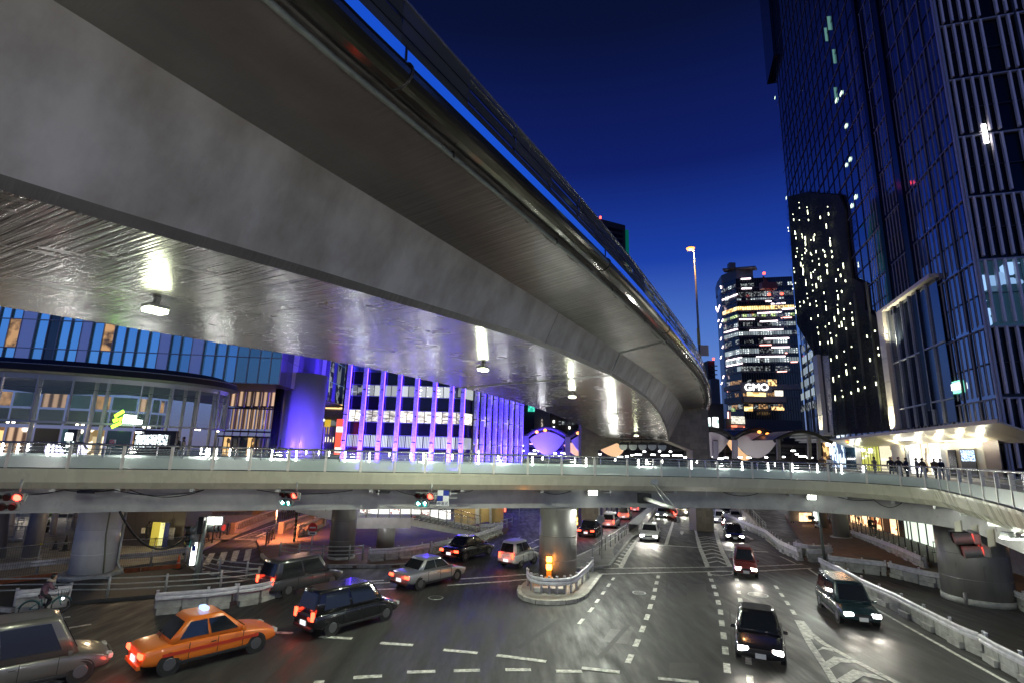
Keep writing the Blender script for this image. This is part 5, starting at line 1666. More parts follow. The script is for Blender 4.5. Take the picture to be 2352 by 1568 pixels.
# ------------------------------------------------------------------ far tower behind the viaduct parapet
YF = 230
e = empty('far_tower',aty((1415,1045),YF),'dark far tower with green lit edge rising above the expressway parapet','tower')
M_ft = mat('far_tower_dark',(.025,.02,.022),.6)
tl,tr_ = aty((1378,503),YF),aty((1436,518),YF)
body = [Vector((tl.x,YF,0)),Vector((tr_.x,YF,0)),Vector((tr_.x,YF,tr_.z)),Vector((tl.x,YF,tl.z))]
MB().extr(body,(0,20,0)).build('tower_body',M_ft,e)
g0,g1 = aty((1436,525),YF),aty((1445,527),YF)
MB().extr([Vector((g0.x,YF + 1,0)),Vector((g1.x,YF + 1,0)),Vector((g1.x,YF + 1,g1.z)),Vector((g0.x,YF + 1,g0.z))],(0,18,0)).build('side_wing',mat('green_wing',(.02,.06,.05),.4,emit=(.0,.35,.22),es=.16),e)
for k in range(5):
 panel('louvre_band',M_blackp,e,rect(1388,1430,520 + 12 * k,527 + 12 * k,YF - .1,.2),0,.2,push=.1)
MB().lathe([(.5,0),(.5,.9)],aty((1379,502),YF),8).build('beacon',emis('red_beacon',(1,.05,.03),6),e)

# ------------------------------------------------------------------ tall office tower with the GMO sign
YG = 250.0
gmo = empty('office_tower',aty((1740,1045),YG),'tall office tower with lit floors, pink light strips and white GMO lettering','tower')
M_gw = mat('tower_dark_glass',(.02,.025,.03),.1,spec=.7)
M_gs = mat('tower_spandrel',(.10,.10,.11),.4)
cA,cB,cC = aty((1712,997),YG),aty((1851,1003),YG - 6),aty((1676,990),YG + 10)
cD = aty((1666,985),YG + 22)
cA.z = cB.z = cC.z = cD.z = 0
def top(p): return atplane(p,cA,Vector((0,1,0)))
ztop = aty((1730,642),YG).z
ztop2 = aty((1700,618),YG).z
MB().prism([cD,cC,cA,cB,cB + Vector((20,45,0)),cD + Vector((14,20,0))][::1],0,ztop).build('tower_body',M_gw,gmo)
MB().prism([cD * .98 + cC * .02,cC + Vector((.6,.5,0)),cA + Vector((1.0,.5,0)),cA + Vector((9.5,.5,0)),cA + Vector((9.5,14,0)),cD + Vector((3,10,0))],ztop - 1,ztop2).build('penthouse',M_gs,gmo)
q = aty((1700,615),YG - .5)
MB().bar(aty((1662,622),YG + 6),aty((1737,616),YG - 3),5,.8).build('roof_canopy',mat('roof_canopy',(.22,.22,.22),.6),gmo)
MB().box(aty((1680,612),YG),(3,3,3)).build('roof_plant',M_gs,gmo)
dM = (cB - cA).normalized(); LM = (cB - cA).length; nM = Vector((dM.y,-dM.x,0))
dN = (cA - cC).normalized(); LN = (cA - cC).length; nN = Vector((dN.y,-dN.x,0))
dW = (cC - cD).normalized(); LW = (cC - cD).length; nW = Vector((dW.y,-dW.x,0))
# floors: y of each lit band on the corner line between the two faces (Zg), read off the photograph
floors = [(390,412,'d'),(448,478,'d'),(484,500,'s'),(540,566,'a'),(592,612,'g'),(645,672,'d'),(704,730,'L'),(755,782,'d'),(815,848,'L'),(873,905,'L'),(930,962,'d'),(975,990,'x'),(1018,1046,'w'),(1100,1128,'w'),(1178,1210,'w')]
def zt_of(yz): return aty(Zg(425 + (yz - 540) * .06,yz),YG).z
matf = {'a': [lit_amber] * 6,'g': [lit_green,lit_green,lit_tower,lit_dim],'L': [lit_tower,lit_tower,lit_tower,lit_tower,lit_dim],'d': [lit_dim,lit_dim,M_gw,lit_tower,lit_dim],'s': [M_gw,lit_dim,lit_tower],'x': [M_gw,M_gw],'w': [lit_dimwarm,lit_dim,M_gw]}
for j,(y0,y1,kd) in enumerate(floors):
 z1,z0 = zt_of(y0),zt_of(y1)
 n_ = 12
 for k in range(n_):
  a,b = cA + dM * LM * (k / n_),cA + dM * LM * ((k + 1) / n_)
  m = rnd.choice(matf[kd])
  if kd == 'L' and k < 4: m = lit_tower
  if j >= 12 and k > 7: m = M_gw
  if m is M_gw: continue
  if kd == 'd' and k > 6 and j in (5,7): m = lit_tower
  panel('window_bay',m,gmo,[Vector((a.x,a.y,z0)),Vector((b.x,b.y,z0)),Vector((b.x,b.y,z1)),Vector((a.x,a.y,z1))],.08,.2,push=.15)
 for k in range(4):
  a,b = cC + dN * LN * (k / 4),cC + dN * LN * ((k + 1) / 4)
  m = rnd.choice(matf[kd])
  if kd in 'L': m = lit_tower
  if m is M_gw: continue
  panel('window_bay',m,gmo,[Vector((a.x,a.y,z0)),Vector((b.x,b.y,z0)),Vector((b.x,b.y,z1)),Vector((a.x,a.y,z1))],.12,.2,push=.15)
 if j not in (11,):
  for (o_,d_,L_,n_v) in ((cA,dM,LM,nM),(cC,dN,LN,nN)):
   MB().bar(o_ + Vector((0,0,z0 - .6)) + n_v * .2,o_ + d_ * L_ + Vector((0,0,z0 - .6)) + n_v * .2,.4,.5).build('spandrel',M_gs,gmo)
for k in range(25):
 a = cA + dM * LM * (k / 24) + nM * .3
 MB().box((a.x,a.y,ztop * .6),(.14,.2,ztop * .8)).build('mullion',mat('far_mullion',(.05,.055,.06),.4),gmo)
# broad pale bands low on the tower
for y0,y1,x1 in ((1052,1084,1.0),(1130,1168,.72)):
 z1,z0 = zt_of(y0),zt_of(y1)
 MB().bar(cC + Vector((0,0,(z0 + z1) / 2)) + nN * .7 - dN * 1,cA + Vector((0,0,(z0 + z1) / 2)) + nN * .7,1.2,z1 - z0).build('pale_band',mat('tower_pale_band',(.2,.2,.21),.6),gmo)
 MB().bar(cA + Vector((0,0,(z0 + z1) / 2)) + nM * .7,cA + dM * LM * x1 + Vector((0,0,(z0 + z1) / 2)) + nM * .7,1.2,z1 - z0).build('pale_band',mat('tower_pale_band',(.2,.2,.21),.6),gmo)
mP = emis('pink_strip',(1,.78,.86),4.5); mP2 = emis('coral_strip',(1,.42,.36),3.2)
for x0,y0,x1,y1,mm in [(436,357,500,354,mP),(440,421,505,419,mP),(312,496,412,458,mP),(600,503,635,503,mP),(635,521,728,516,mP),(708,555,785,552,mP),(545,583,703,575,mP),(425,623,525,622,mP),(562,638,677,632,mP),(700,613,770,610,mP2),
                           (493,697,713,688,mP),(325,710,410,686,mP),(590,751,750,745,mP),(560,792,636,790,mP2),(638,806,756,804,mP),(538,868,728,864,mP),(728,843,740,843,mP2),(765,903,808,901,mP2),(340,893,440,872,mP),(340,930,444,910,mP),
                           (675,966,738,963,mP2),(617,1062,745,1061,mP2),(345,1098,352,1078,mP2),(350,1230,352,1290,mP2),(372,1322,468,1318,mP2),(745,748,752,747,mP)]:
 if x1 <= 445 and x0 < 430:
  A_,B_ = atplane(Zg(x0,y0),cC + nN * .6,nN),atplane(Zg(x1,y1),cC + nN * .6,nN)
 else:
  A_,B_ = atplane(Zg(x0,y0),cA + nM * .6,nM),atplane(Zg(x1,y1),cA + nM * .6,nM)
 MB().bar(A_,B_,.35,.42).build('light_strip',mm,gmo)
for (x0,y0,x1,y1) in [(300,402,304,420),(280,575,295,530),(270,540,276,565),(310,640,316,622),(296,680,303,655),(300,760,306,742),(312,812,318,795),(300,880,306,862),(305,1050,312,1035),(285,640,289,625),(316,1010,322,990)]:
 A_,B_ = atplane(Zg(x0,y0),cC + Vector((-3,0,0)),Vector((.15,1,0)).normalized()),atplane(Zg(x1,y1),cC + Vector((-3,0,0)),Vector((.15,1,0)).normalized())
 MB().bar(A_,B_,.4,.4).build('light_strip',mP,gmo)
MB().prism([cD,cC,cC + Vector((0,2,0)),cD + Vector((0,2,0))],0,ztop - 4).build('side_face',mat('tower_side_blue',(.05,.07,.12),.3,metal=.4),gmo)
tq = atplane(Zg(538,1070),cA + nM * 1.6,nM)
text_mesh('GMO',4.6,'lettering',emis('gmo_white',(1,1,1),4.5),gmo,tq,(R(90),0,math.atan2(dM.y,dM.x)),.25)
ltr = gmo.children[-1]
ltr.scale = (1.1,1,1)
MB().box(tq - Vector((0,.9,0)) + Vector((0,1.2,0)),(14,.6,5.2),math.atan2(dM.y,dM.x)).build('sign_board',mat('tower_pale_band',(.2,.2,.21),.6),gmo)
me_ = ltr.data
# podium floors with shop lights
panel('podium',mat('podium_dark',(.03,.03,.033),.5),gmo,rect(1672,1850,960,1055,YG - 14,.03),0,10)
for x0,x1,y0,y1,m in [(1680,1690,935,944,lit_green),(1710,1730,932,943,lit_amber),(1773,1802,932,941,lit_warm),(1680,1712,954,972,lit_office),(1680,1712,974,988,mat_lit('red_shop',(1,.25,.12),1.6,'blocks',dark=(.2,.05,.03),scale=(.4,.8,1),thr=.4,rand=.2)),
                       (1780,1800,895,909,lit_office),(1716,1760,899,909,lit_amber),(1765,1785,870,885,lit_warm)]:
 panel('podium_window',m,gmo,rect(x0,x1,y0,y1,YG - 16 - (x0 % 7) * .1,.03),.1,.3)
# red lattice crane in front of the tower roof
cr_ = empty('tower_crane',aty(Zg(600,520),YG - 20),'red luffing crane with aircraft lights in front of the office tower roof','crane')
M_red2 = mat('crane_red',(.28,.05,.03),.5)
YC = YG - 20
def cp(x,y): return aty(Zg(x,y),YC)
for a,b in [((580,340),(600,375)),((580,340),(612,380)),((600,375),(645,430)),((612,380),(650,420)),((585,350),(598,430)),((598,430),(650,432))]:
 MB().bar(cp(*a),cp(*b),.5,.5,up=Vector((0,1,0))).build('jib_bar',M_red2,cr_)
for k in range(9):
 y = 440 + 26 * k
 for a,b in (((640 + 5 * k,y),(690 + 7 * k,y + 26)),((690 + 5 * k,y),(640 + 6 * k,y + 26)),((640 + 5 * k,y),(690 + 5 * k,y))):
  MB().bar(cp(*a),cp(*b),.22,.22,up=Vector((0,1,0))).build('mast_bar',M_mullL,cr_)
MB().box(cp(615,405),(7,3,3)).build('machinery_deck',M_red2,cr_)
for p in ((588,325),(622,466),(706,461)): MB().lathe([(.6,0),(.7,.6),(.3,1)],cp(*p),8).build('warning_light',emis('red_beacon',(1,.05,.03),6),cr_)
# low blocks left of that tower
e = empty('slim_dark_block',aty((1645,1045),210),'slim dark block with rooftop beacon between the viaduct and the office tower','building')
panel('wall',M_ft,e,rect(1636,1653,828,1045,212,0),0,12)
panel('lower_wall',M_gs,e,rect(1641,1662,870,1045,208,0),0,12)
MB().lathe([(.4,0),(.5,.8)],aty((1639,826),211),8).build('beacon',emis('red_beacon',(1,.05,.03),6),e)
for k in range(7): panel('floor_slab',M_gs,e,rect(1636,1648,838 + 10 * k,840 + 10 * k,211),0,.5)
e = empty('screen_tower',aty((1638,1030),180),'narrow bright white advertising screens between the portal pier and the office tower','advertising screen')
mS = mat_lit('advert_screen',(.92,1,1),3.0,'blocks',dark=(.2,.3,.28),scale=(.8,.5,1),thr=.35,rand=.15)
panel('screen',mS,e,rect(1626,1634,958,996,180),0,1); panel('screen',mS,e,rect(1641,1652,957,1000,176),0,1)
panel('frame',M_ft,e,rect(1624,1668,925,1045,186),0,3)
# ------------------------------------------------------------------ glass tower on the right with planted wall
YTc = 50.0
C0 = aty((2294,913),YTc); C0 = Vector((C0.x,C0.y,0))
uA = ray(1565,1047); uA = Vector((uA.x,uA.y,0)).normalized()
nA = Vector((-uA.y,uA.x,0))            # out of the facade, towards the street
vB = Vector((nA.x,nA.y,0)) * -1        # facade B runs to the right
nB = -uA
tow = empty('glass_tower',C0,'soaring dark glass tower with vertical fins at the right','tower')
def onA(p,d=0.0): return atplane(p,C0 + nA * d,nA)
def onB(p,d=0.0): return atplane(p,C0 + nB * d,nB)
def tA(v): return (v - C0).dot(uA)
zc = [onB(p).z for p in [Zt(1130,195),Zt(1205,500),Zt(1260,825),Zt(1325,1175),Zt(1395,1545),Z4(1950,155),Z4(2085,875)]]
mod = (zc[0] - zc[-1]) / 6
zb = zc[-1]
ZL = [zb + mod * k for k in range(-2,16)]
LA = 82.0
TOPZ = 185
# body
MB().prism([C0 - nA * .3 - nB * .3,C0 - nA * .3 + vB * 60,C0 + vB * 60 + uA * LA,C0 - nA * .3 + uA * LA][::1],0,TOPZ).build('tower_body',M_blackp,tow)
# facade A glass panes
bay = 3.2; nbay = int(LA / bay)
cnt = 0
rest = MB()
zz0 = ZL[1] + .0
storey = mod / 2
win = {(13,11),(12,14),(11,12),(11,9),(12,16),(12,17),(11,7),(10,5)}
for r in range(44):
 z0 = ZL[0] + storey * r; z1 = z0 + storey
 if z1 > TOPZ: break
 for k in range(nbay):
  a,b = C0 + uA * (k * bay + .05),C0 + uA * ((k + 1) * bay - .05)
  tl_ = rnd.uniform(-.012,.012)
  P4 = [Vector((b.x,b.y,z0 + .1)) + nA * tl_,Vector((a.x,a.y,z0 + .1)) - nA * tl_,Vector((a.x,a.y,z1 - .1)) - nA * (tl_ + rnd.uniform(-.01,.01)),Vector((b.x,b.y,z1 - .1)) + nA * tl_]
  if cnt < 280 and k < 15:
   MB().quad(*P4).build('glass_pane',M_tg,tow); cnt += 1
  else: rest.quad(*P4)
rest.build('upper_glazing',M_tg,tow,kind='stuff')
for k in range(nbay + 1):
 q = C0 + uA * (k * bay) + nA * .06
 MB().box((q.x,q.y,TOPZ / 2 + 4),(.05,.10,TOPZ - 8),math.atan2(uA.y,uA.x)).build('mullion',M_mull,tow)
for k,z in enumerate(ZL):
 MB().bar(C0 + nA * .12 + Vector((0,0,z)),C0 + uA * LA + nA * .12 + Vector((0,0,z)),.1,.13).build('floor_band',mat('floor_band_metal',(.12,.12,.13),.45,metal=.2),tow)
 if k < 14:
  MB().bar(C0 + nA * .1 + Vector((0,0,z + storey)),C0 + uA * LA + nA * .1 + Vector((0,0,z + storey)),.05,.05).build('floor_joint',M_mull,tow)
# fins, facade A (seen very obliquely)
fb = None
finA = MB().box((0,0,storey),(.07,.09,mod - .5)).mesh('fin',M_find)
def put(me,name,loc,rz,parent,label=None):
 o = bpy.data.objects.new(name,me); C.objects.link(o)
 o.parent = parent; o.location = Vector(loc) - WP.get(parent,Vector()); o.rotation_euler = (0,0,rz)
 return o
rzA = math.atan2(uA.y,uA.x)
for k in range(26):
 t = 1.0 + k * 1.05
 if 13.4 < t < 15.2: continue
 for j in range(0,11):
  if (j > 7) and k % 2: continue
  q = C0 + uA * t + nA * .18
  put(finA,'fin',(q.x,q.y,ZL[j] + .2),rzA,tow)
for (t0,w,j0) in ((13.6,1.5,2),(21,1.2,4)):
 q = C0 + uA * t0 + nA * .25
 MB().box((q.x,q.y,(ZL[j0] + TOPZ) / 2),(w,.5,TOPZ - ZL[j0]),rzA).build('dark_shaft',M_blackp,tow)
# facade B
LB = 26
M_frontg = mat('front_glass',(.006,.009,.014),.15,spec=.25)
finB = MB().box((0,0,mod / 2),(.19,.36,mod - .45)).mesh('front_fin',M_fin)
rzB = math.atan2(vB.y,vB.x)
bk = MB()
for r in range(0,9):
 z0,z1 = ZL[0] + mod * r,ZL[0] + mod * (r + 1)
 for k in range(7):
  a,b = C0 + vB * (.3 + k * 3.3),C0 + vB * (.3 + (k + 1) * 3.3 - .05)
  m = M_frontg
  if (r,k) in ((3,0),(3,1)): m = mat_lit('sky_lounge',(.35,.6,1),.9,'blocks',dark=(.01,.03,.05),scale=(.7,.9,1),thr=.6,rand=.2)
  if (r,k) in ((2,1),): m = mat_lit('teal_room',(.1,.5,.38),.5,'noise',dark=(.01,.05,.05),scale=(.3,.6,1),thr=.5,rand=.2)
  MB().quad(Vector((a.x,a.y,z0)),Vector((b.x,b.y,z0)),Vector((b.x,b.y,z1)),Vector((a.x,a.y,z1))).build('front_pane',m,tow)
 MB().bar(C0 + nB * .25 + Vector((0,0,z0)),C0 + vB * LB + nB * .25 + Vector((0,0,z0)),.3,.18).build('front_band',M_find,tow)
 MB().bar(C0 + nB * .2 + Vector((0,0,(z0 + z1) / 2)),C0 + vB * LB + nB * .2 + Vector((0,0,(z0 + z1) / 2)),.1,.07).build('front_joint',M_mull,tow)
 for k in range(24):
  if k in (5,13,19) and r > 4: continue
  q = C0 + vB * (.55 + k * .82) + nB * .3
  put(finB,'front_fin',(q.x,q.y,z0 + .2),rzB,tow)
for k in (0,6.9): 
 q = C0 + vB * k + nB * .2
 MB().box((q.x,q.y,60),(.2,.4,110),rzB).build('corner_post',M_mullL if k == 0 else M_mull,tow)
q = C0 + nA * .2 + nB * .2
MB().box((q.x,q.y,60),(.16,.16,110),rzA).build('corner_post',M_mullL,tow)
# bright slits and rooms
for p,w,h in [(Zt(570,600),10,14),(Zt(540,640),9,18),(Zt(600,800),8,12),(Zt(625,1010),8,10),(Zt(602,1045),6,8),(Zt(660,1245),8,14),(Zt(636,1300),7,12),(Zt(92,40),3,10),(Zt(120,188),3,10),(Zt(156,620),3,10),(Zt(227,1248),3,12),(Zt(108,210),3,10)]:
 a = onA((p[0] - w / 5,p[1] + h / 5 + w * .1),.14); b = onA((p[0] + w / 5,p[1] - h / 5 - w * .1),.14)
 dz = abs(a.z - b.z) * .6 + .5
 P4 = [a,Vector((b.x,b.y,a.z)),Vector((b.x,b.y,a.z + dz)),Vector((a.x,a.y,a.z + dz))]
 panel('lit_window',emis('tower_window_green',(.75,1,.72),1.6),tow,P4[::-1] if (P4[1] - P4[0]).dot(uA) > 0 else P4,0,.05,n=nA)
for p,w,h in [(Zt(500,190),16,40),(Zt(480,260),12,36),(Zt(530,400),10,20),(Zt(540,640),10,26)]:
 a = onA((p[0] - w / 5,p[1]),.13); b = onA((p[0] + w / 5,p[1]),.13)
 P4 = [b,a,a + Vector((0,0,3)),b + Vector((0,0,3))]
 panel('lit_window',emis('tower_window_dim',(.25,.6,.5),.28),tow,P4,0,.05,n=nA)
q = onB(Zt(1475,840),.5)
MB().box(q,(.35,.1,2.2),rzB).build('light_slit',emis('slit_white',(1,1,1),8),tow)
q = onA(Zp(0,0),.3)
e = empty('exit_sign',onA(Z4(1682,778),.2),'small white and green lit exit sign high behind the tower glass','sign')
MB().box(onA(Z4(1682,778),.2),(2.2,.1,1.3),rzA).build('sign_face',emis('exit_green',(.25,1,.6),1.6),e)
MB().box(onA(Z4(1682,772),.32),(1.9,.05,.7),rzA).build('pictogram',emis('exit_white',(1,1,.9),2.4),e)
# projecting top block at the far edge
ul = C0 + uA * LA
MB().prism([ul - uA * 6 + nA * 1.2,ul + uA * 6 + nA * 1.2,ul + uA * 6 + vB * 30,ul - uA * 6 + vB * 30],onA((1773,188)).z,TOPZ).build('projecting_block',M_glassd,tow)

# big framed window
frm = empty('window_frame',onA((2085,985),0),'tall pale stone-framed glass window lit from below at the tower base','window frame')
M_frm = mat('pale_stone_frame',(.55,.52,.43),.5,noise=.08)
f_tl = onA((2022,722),.5); f_bl = onA((2052,986),.5); f_tr = onA((2145,636),.5)
tl_ = tA(f_tl); tr2 = tA(f_tr); ztp = (f_tl.z + f_tr.z) / 2; zbt = f_bl.z
tL,tR = max(tl_,tr2),min(tl_,tr2)
def qa_box(t0,t1,z0,z1,d0,d1,name,m,parent):
 c = C0 + uA * ((t0 + t1) / 2) + nA * ((d0 + d1) / 2)
 return MB().box((c.x,c.y,(z0 + z1) / 2),(abs(t1 - t0),abs(d1 - d0),z1 - z0),rzA).build(name,m,parent)
FW = 2.1
for k in range(5):
 zz = zbt + (ztp - zbt) * k / 5
 qa_box(tL,tL - FW,zz,zz + (ztp - zbt) / 5 - .06,.0,1.0,'frame_block',M_frm,frm)
qa_box(tL,tR,ztp - .1,ztp + .35,.0,1.0,'frame_head',M_frm,frm)
ncol = 6
for k in range(ncol):
 a = tL - FW - (tL - FW - tR) * k / ncol; b = tL - FW - (tL - FW - tR) * (k + 1) / ncol
 for (z0,z1) in ((zbt,zbt + 2.6),(zbt + 2.7,(zbt + ztp) / 2 + .6),((zbt + ztp) / 2 + .7,ztp - .15)):
  A_,B_ = C0 + uA * a + nA * .32,C0 + uA * b + nA * .32
  panel('pane',mat('frame_glass',(.09,.12,.17),.05,metal=.85,objrand=.15),frm,[Vector((A_.x,A_.y,z0)),Vector((B_.x,B_.y,z0)),Vector((B_.x,B_.y,z1)),Vector((A_.x,A_.y,z1))],.05,.05,n=nA)
 qa_box(a - .06,a + .06,zbt,ztp,.3,.55,'mullion',M_galv,frm)
for z in (zbt + 2.65,(zbt + ztp) / 2 + .65): qa_box(tL - FW,tR,z - .08,z + .08,.3,.5,'transom',M_galv,frm)
q = C0 + uA * (tL - .6) + nA * 1.9
light('frame_uplight','SPOT',Vector((q.x,q.y,zbt - .2)),4200,(1,.92,.62),.2,parent=frm,spot=R(100),aim=Vector((q.x - nA.x * 2,q.y - nA.y * 2,zbt + 6)))
light('frame_uplight','SPOT',Vector((q.x - uA.x * 4,q.y - uA.y * 4,ztp - 6)),2400,(1,.92,.7),.2,parent=frm,spot=R(120),aim=Vector((q.x - uA.x * 4 - nA.x * 1.5,q.y - uA.y * 4 - nA.y * 1.5,ztp + 1)))
# second, smaller frame further away
fr2 = empty('far_window_frame',onA((1895,1000),0),'narrow pale stone frame glowing at the far end of the planted wall','window frame')
a_,b_ = onA((1868,822),.6),onA((1892,1000),.6)
t_a,t_b = tA(onA((1886,900),.6)),tA(onA((1912,900),.6))
zt2,zb2 = onA((1872,822),.6).z,onA((1893,1000),.6).z
for k in range(4):
 zz = zb2 + (zt2 - zb2) * k / 4
 qa_box(t_a + 1,t_a - 2.6,zz,zz + (zt2 - zb2) / 4 - .08,0,1.4,'frame_block',M_frm,fr2)
qa_box(t_a - 2.6,t_b,zb2,zt2 + 1,.0,.5,'reveal',M_frm,fr2)
q = C0 + uA * (t_a - .5) + nA * 3.2
light('frame_uplight','SPOT',Vector((q.x,q.y,zb2 + .3)),1500,(1,.94,.75),.2,parent=fr2,spot=R(100),aim=Vector((q.x - nA.x * 3,q.y - nA.y * 3,zb2 + 9)))

# planted wall
gw = empty('planted_wall',onA((1960,995),0),'tall dark planted facade dotted with small lights between the office tower and framed window','green wall')
GO = [(1809,452),(1850,442),(1928,449),(1940,480),(1946,560),(1957,640),(1982,652),(1988,712),(2020,735),(2022,760),(2052,985),(1915,998),(1903,816),(1872,816),(1830,745),(1822,640)]
GP = [onA(p,.5) for p in GO]
GT = [(tA(v),v.z) for v in GP]
MB().extr([v for v in GP],nA * -.35).build('backing',mat('green_wall_backing',(.008,.010,.006),.9),gw)
def inpoly(pts,x,y):
 c = False; n = len(pts)
 for i in range(n):
  a,b = pts[i],pts[(i + 1) % n]
  if (a[1] > y) != (b[1] > y) and x < (b[0] - a[0]) * (y - a[1]) / (b[1] - a[1]) + a[0]: c = not c
 return c
r2 = random.Random(3)
lv = [MB() for _ in range(3)]
tmin,tmax = min(t for t,z in GT),max(t for t,z in GT); zmin,zmax = min(z for t,z in GT),max(z for t,z in GT)
n_ = 0
clump = [(r2.uniform(tmin,tmax),r2.uniform(zmin,zmax)) for _ in range(1500)]
for ct,cz in clump:
 if not inpoly(GT,ct,cz): continue
 mk = r2.randrange(3); dd0 = r2.uniform(.55,1.1)
 for _ in range(26):
  t = ct + r2.gauss(0,.55); z = cz + r2.gauss(0,.9); d = dd0 + r2.uniform(-.3,.45)
  c = C0 + uA * t + nA * d; c = Vector((c.x,c.y,z))
  a = Vector((r2.gauss(0,1),r2.gauss(0,1),r2.gauss(-.4,.8))).normalized(); b = a.orthogonal().normalized(); s_ = r2.uniform(.10,.26)
  lv[mk].quad(c - b * s_ * .35,c + a * s_ * .5 - b * s_ * .1,c + b * s_ * .35,c - a * s_ * .6)
for k,(mb_,col) in enumerate(zip(lv,[(.028,.045,.014),(.045,.065,.02),(.018,.030,.012)])):
 mb_.build('foliage',mat('leaf_%d' % k,col,.5),gw,kind='stuff')
# lights scattered in the planting, positions read off the photograph (P pixels)
glp = []
for (x,y) in [(1836,478),(1836,506),(1823,505),(1855,488),(1857,506),(1826,535),(1871,540),(1884,500),(1898,520),(1903,492),(1906,555),(1843,545),(1850,560),(1866,600),(1828,590),(1868,625),(1845,622),(1880,640),(1900,610),(1912,590),(1925,620),(1890,575)]: glp.append((x,y))
for (x,y) in [(254,40),(304,88),(420,92),(365,90),(402,100),(530,125),(312,178),(364,186),(436,178),(497,205),(543,215),(345,225),(457,262),(400,190),(293,312),(352,300),(428,298),(510,310),(350,320),(404,340),(468,368),(300,385),(370,390),(438,402),(415,435),(488,450),(282,422),(568,365),(582,478),(605,440),(630,370),(616,270),(355,510),(380,485),(395,525),(332,538),(302,575),(440,535),(502,550),(450,600),(403,620),(582,572),(620,560),(662,520),(558,622),(522,652),(498,672),(605,655),(635,685),(676,620),(680,655),(588,670),(452,715),(570,732),(538,762),(515,775),(462,780),(773,735),(825,700),(670,802),(622,832),(535,888),(572,868),(690,940),(792,888),(850,855),(637,970),(587,995),(550,1018),(832,1045),(715,1085),(758,1070),(668,1105),(612,1130),(562,1140),(598,335),(335,260),(372,170),(620,620)]:
 glp.append((1722.7 + x * .34787,516.8 + y * .34787))
glm = MB().box((0,0,0),(.15,.10,.40)).mesh('wall_light',emis('planter_light',(.95,1,.66),5))
for (x,y) in glp:
 q = onA((x,y),1.15)
 o = put(glm,'wall_light',q,rzA,gw)
 o.scale = (r2.uniform(.6,1.3),1,r2.choice((.5,.7,1,1.3,2.4)))
 if r2.random() < .35:
  o = put(glm,'wall_light',q + Vector((0,0,r2.uniform(.8,1.6))) + uA * r2.uniform(-.4,.4),rzA,gw); o.scale = (.5,1,r2.uniform(.3,.8))
for k in range(9):
 q = C0 + uA * (tmin + 3 + k * (tmax - tmin - 6) / 8) + nA * .75
 MB().box((q.x,q.y,zmin + 12),(.12,.3,22),rzA).build('vertical_rib',mat('rib_dark',(.05,.055,.055),.5),gw)
# glass strip, reflected lit windows put in as glowing panels, between the office tower and the small frame
for j in range(10):
 y = 700 + 27 * j
 a,b = onA((1838 - j * .2 + 4,y + 3),.45),onA((1872,y),.45)
 P4 = [a,Vector((b.x,b.y,a.z)),Vector((b.x,b.y,a.z + 1.6)),Vector((a.x,a.y,a.z + 1.6))]
 panel('reflected_window_glow',lit_tower if j > 4 and j < 9 else lit_dim,tow,P4,0,.05,n=nA)

# canopy and shop fronts at deck level
cnp = empty('entrance_canopy',onA((2150,1000),3),'long cream canopy with sloping underside over the deck-level entrances','canopy')
M_can = mat('canopy_cream',(.55,.50,.38),.35,noise=.06)
zcn = onA(Z4(2050,1098),3.6).z
tC0,tC1 = tA(onA(Z4(2075,1100),3.6)),tA(onA(Z4(560,1243),3.6))
ncan = 16
for k in range(ncan):
 a,b = tC0 + (tC1 - tC0) * k / ncan,tC0 + (tC1 - tC0) * (k + 1) / ncan
 A_,B_ = C0 + uA * (a + .03),C0 + uA * (b - .03)
 P4 = [Vector((A_.x,A_.y,0)) + nA * 3.6 + Vector((0,0,zcn)),Vector((B_.x,B_.y,0)) + nA * 3.6 + Vector((0,0,zcn)),Vector((B_.x,B_.y,0)) + nA * .2 + Vector((0,0,zcn - 1.5)),Vector((A_.x,A_.y,0)) + nA * .2 + Vector((0,0,zcn - 1.5))]
 MB().extr(P4,(0,0,.18)).build('soffit_panel',M_can,cnp)
a,b = C0 + uA * tC0 + nA * 3.7,C0 + uA * tC1 + nA * 3.7
MB().bar(Vector((a.x,a.y,zcn + .15)),Vector((b.x,b.y,zcn + .15)),.12,.36).build('canopy_edge',M_frm,cnp)
def shopw(x0,x1,y0,y1,m,name,parent,d=.9,thick=.1):
 a,b = onA(Z4(x0,y1),d),onA(Z4(x1,y1),d)
 zt_ = onA(Z4((x0 + x1) / 2,y0),d).z
 zb_ = ZD
 P4 = [Vector((a.x,a.y,zb_)),Vector((b.x,b.y,zb_)),Vector((b.x,b.y,zt_)),Vector((a.x,a.y,zt_))]
 return panel(name,m,parent,P4,.02,thick,n=nA)
shp = empty('deck_shop_fronts',onA(Z4(1300,1440),.9),'row of brightly lit shop fronts and entrances under the canopy at deck level','shop front')
lit_cream = emis('shop_cream_lit',(1,.93,.72),.95)
lit_white = mat_lit('shop_white_lit',(1,1,.92),1.7,'blocks',dark=(.55,.5,.4),scale=(.5,.45,1),thr=.25,rand=.2)
lit_ylw = mat_lit('shop_yellow_green',(.62,.62,.12),.85,'stripes',dark=(.28,.30,.05),scale=(.25,0,1),thr=.4,soft=.3,rand=.1)
lit_blueish = mat_lit('shop_blue_white',(.7,.85,1),1.3,'blocks',dark=(.05,.08,.15),scale=(1.3,.8,1),thr=.45,rand=.3)
M_cream = mat('cream_wall',(.5,.46,.36),.5)
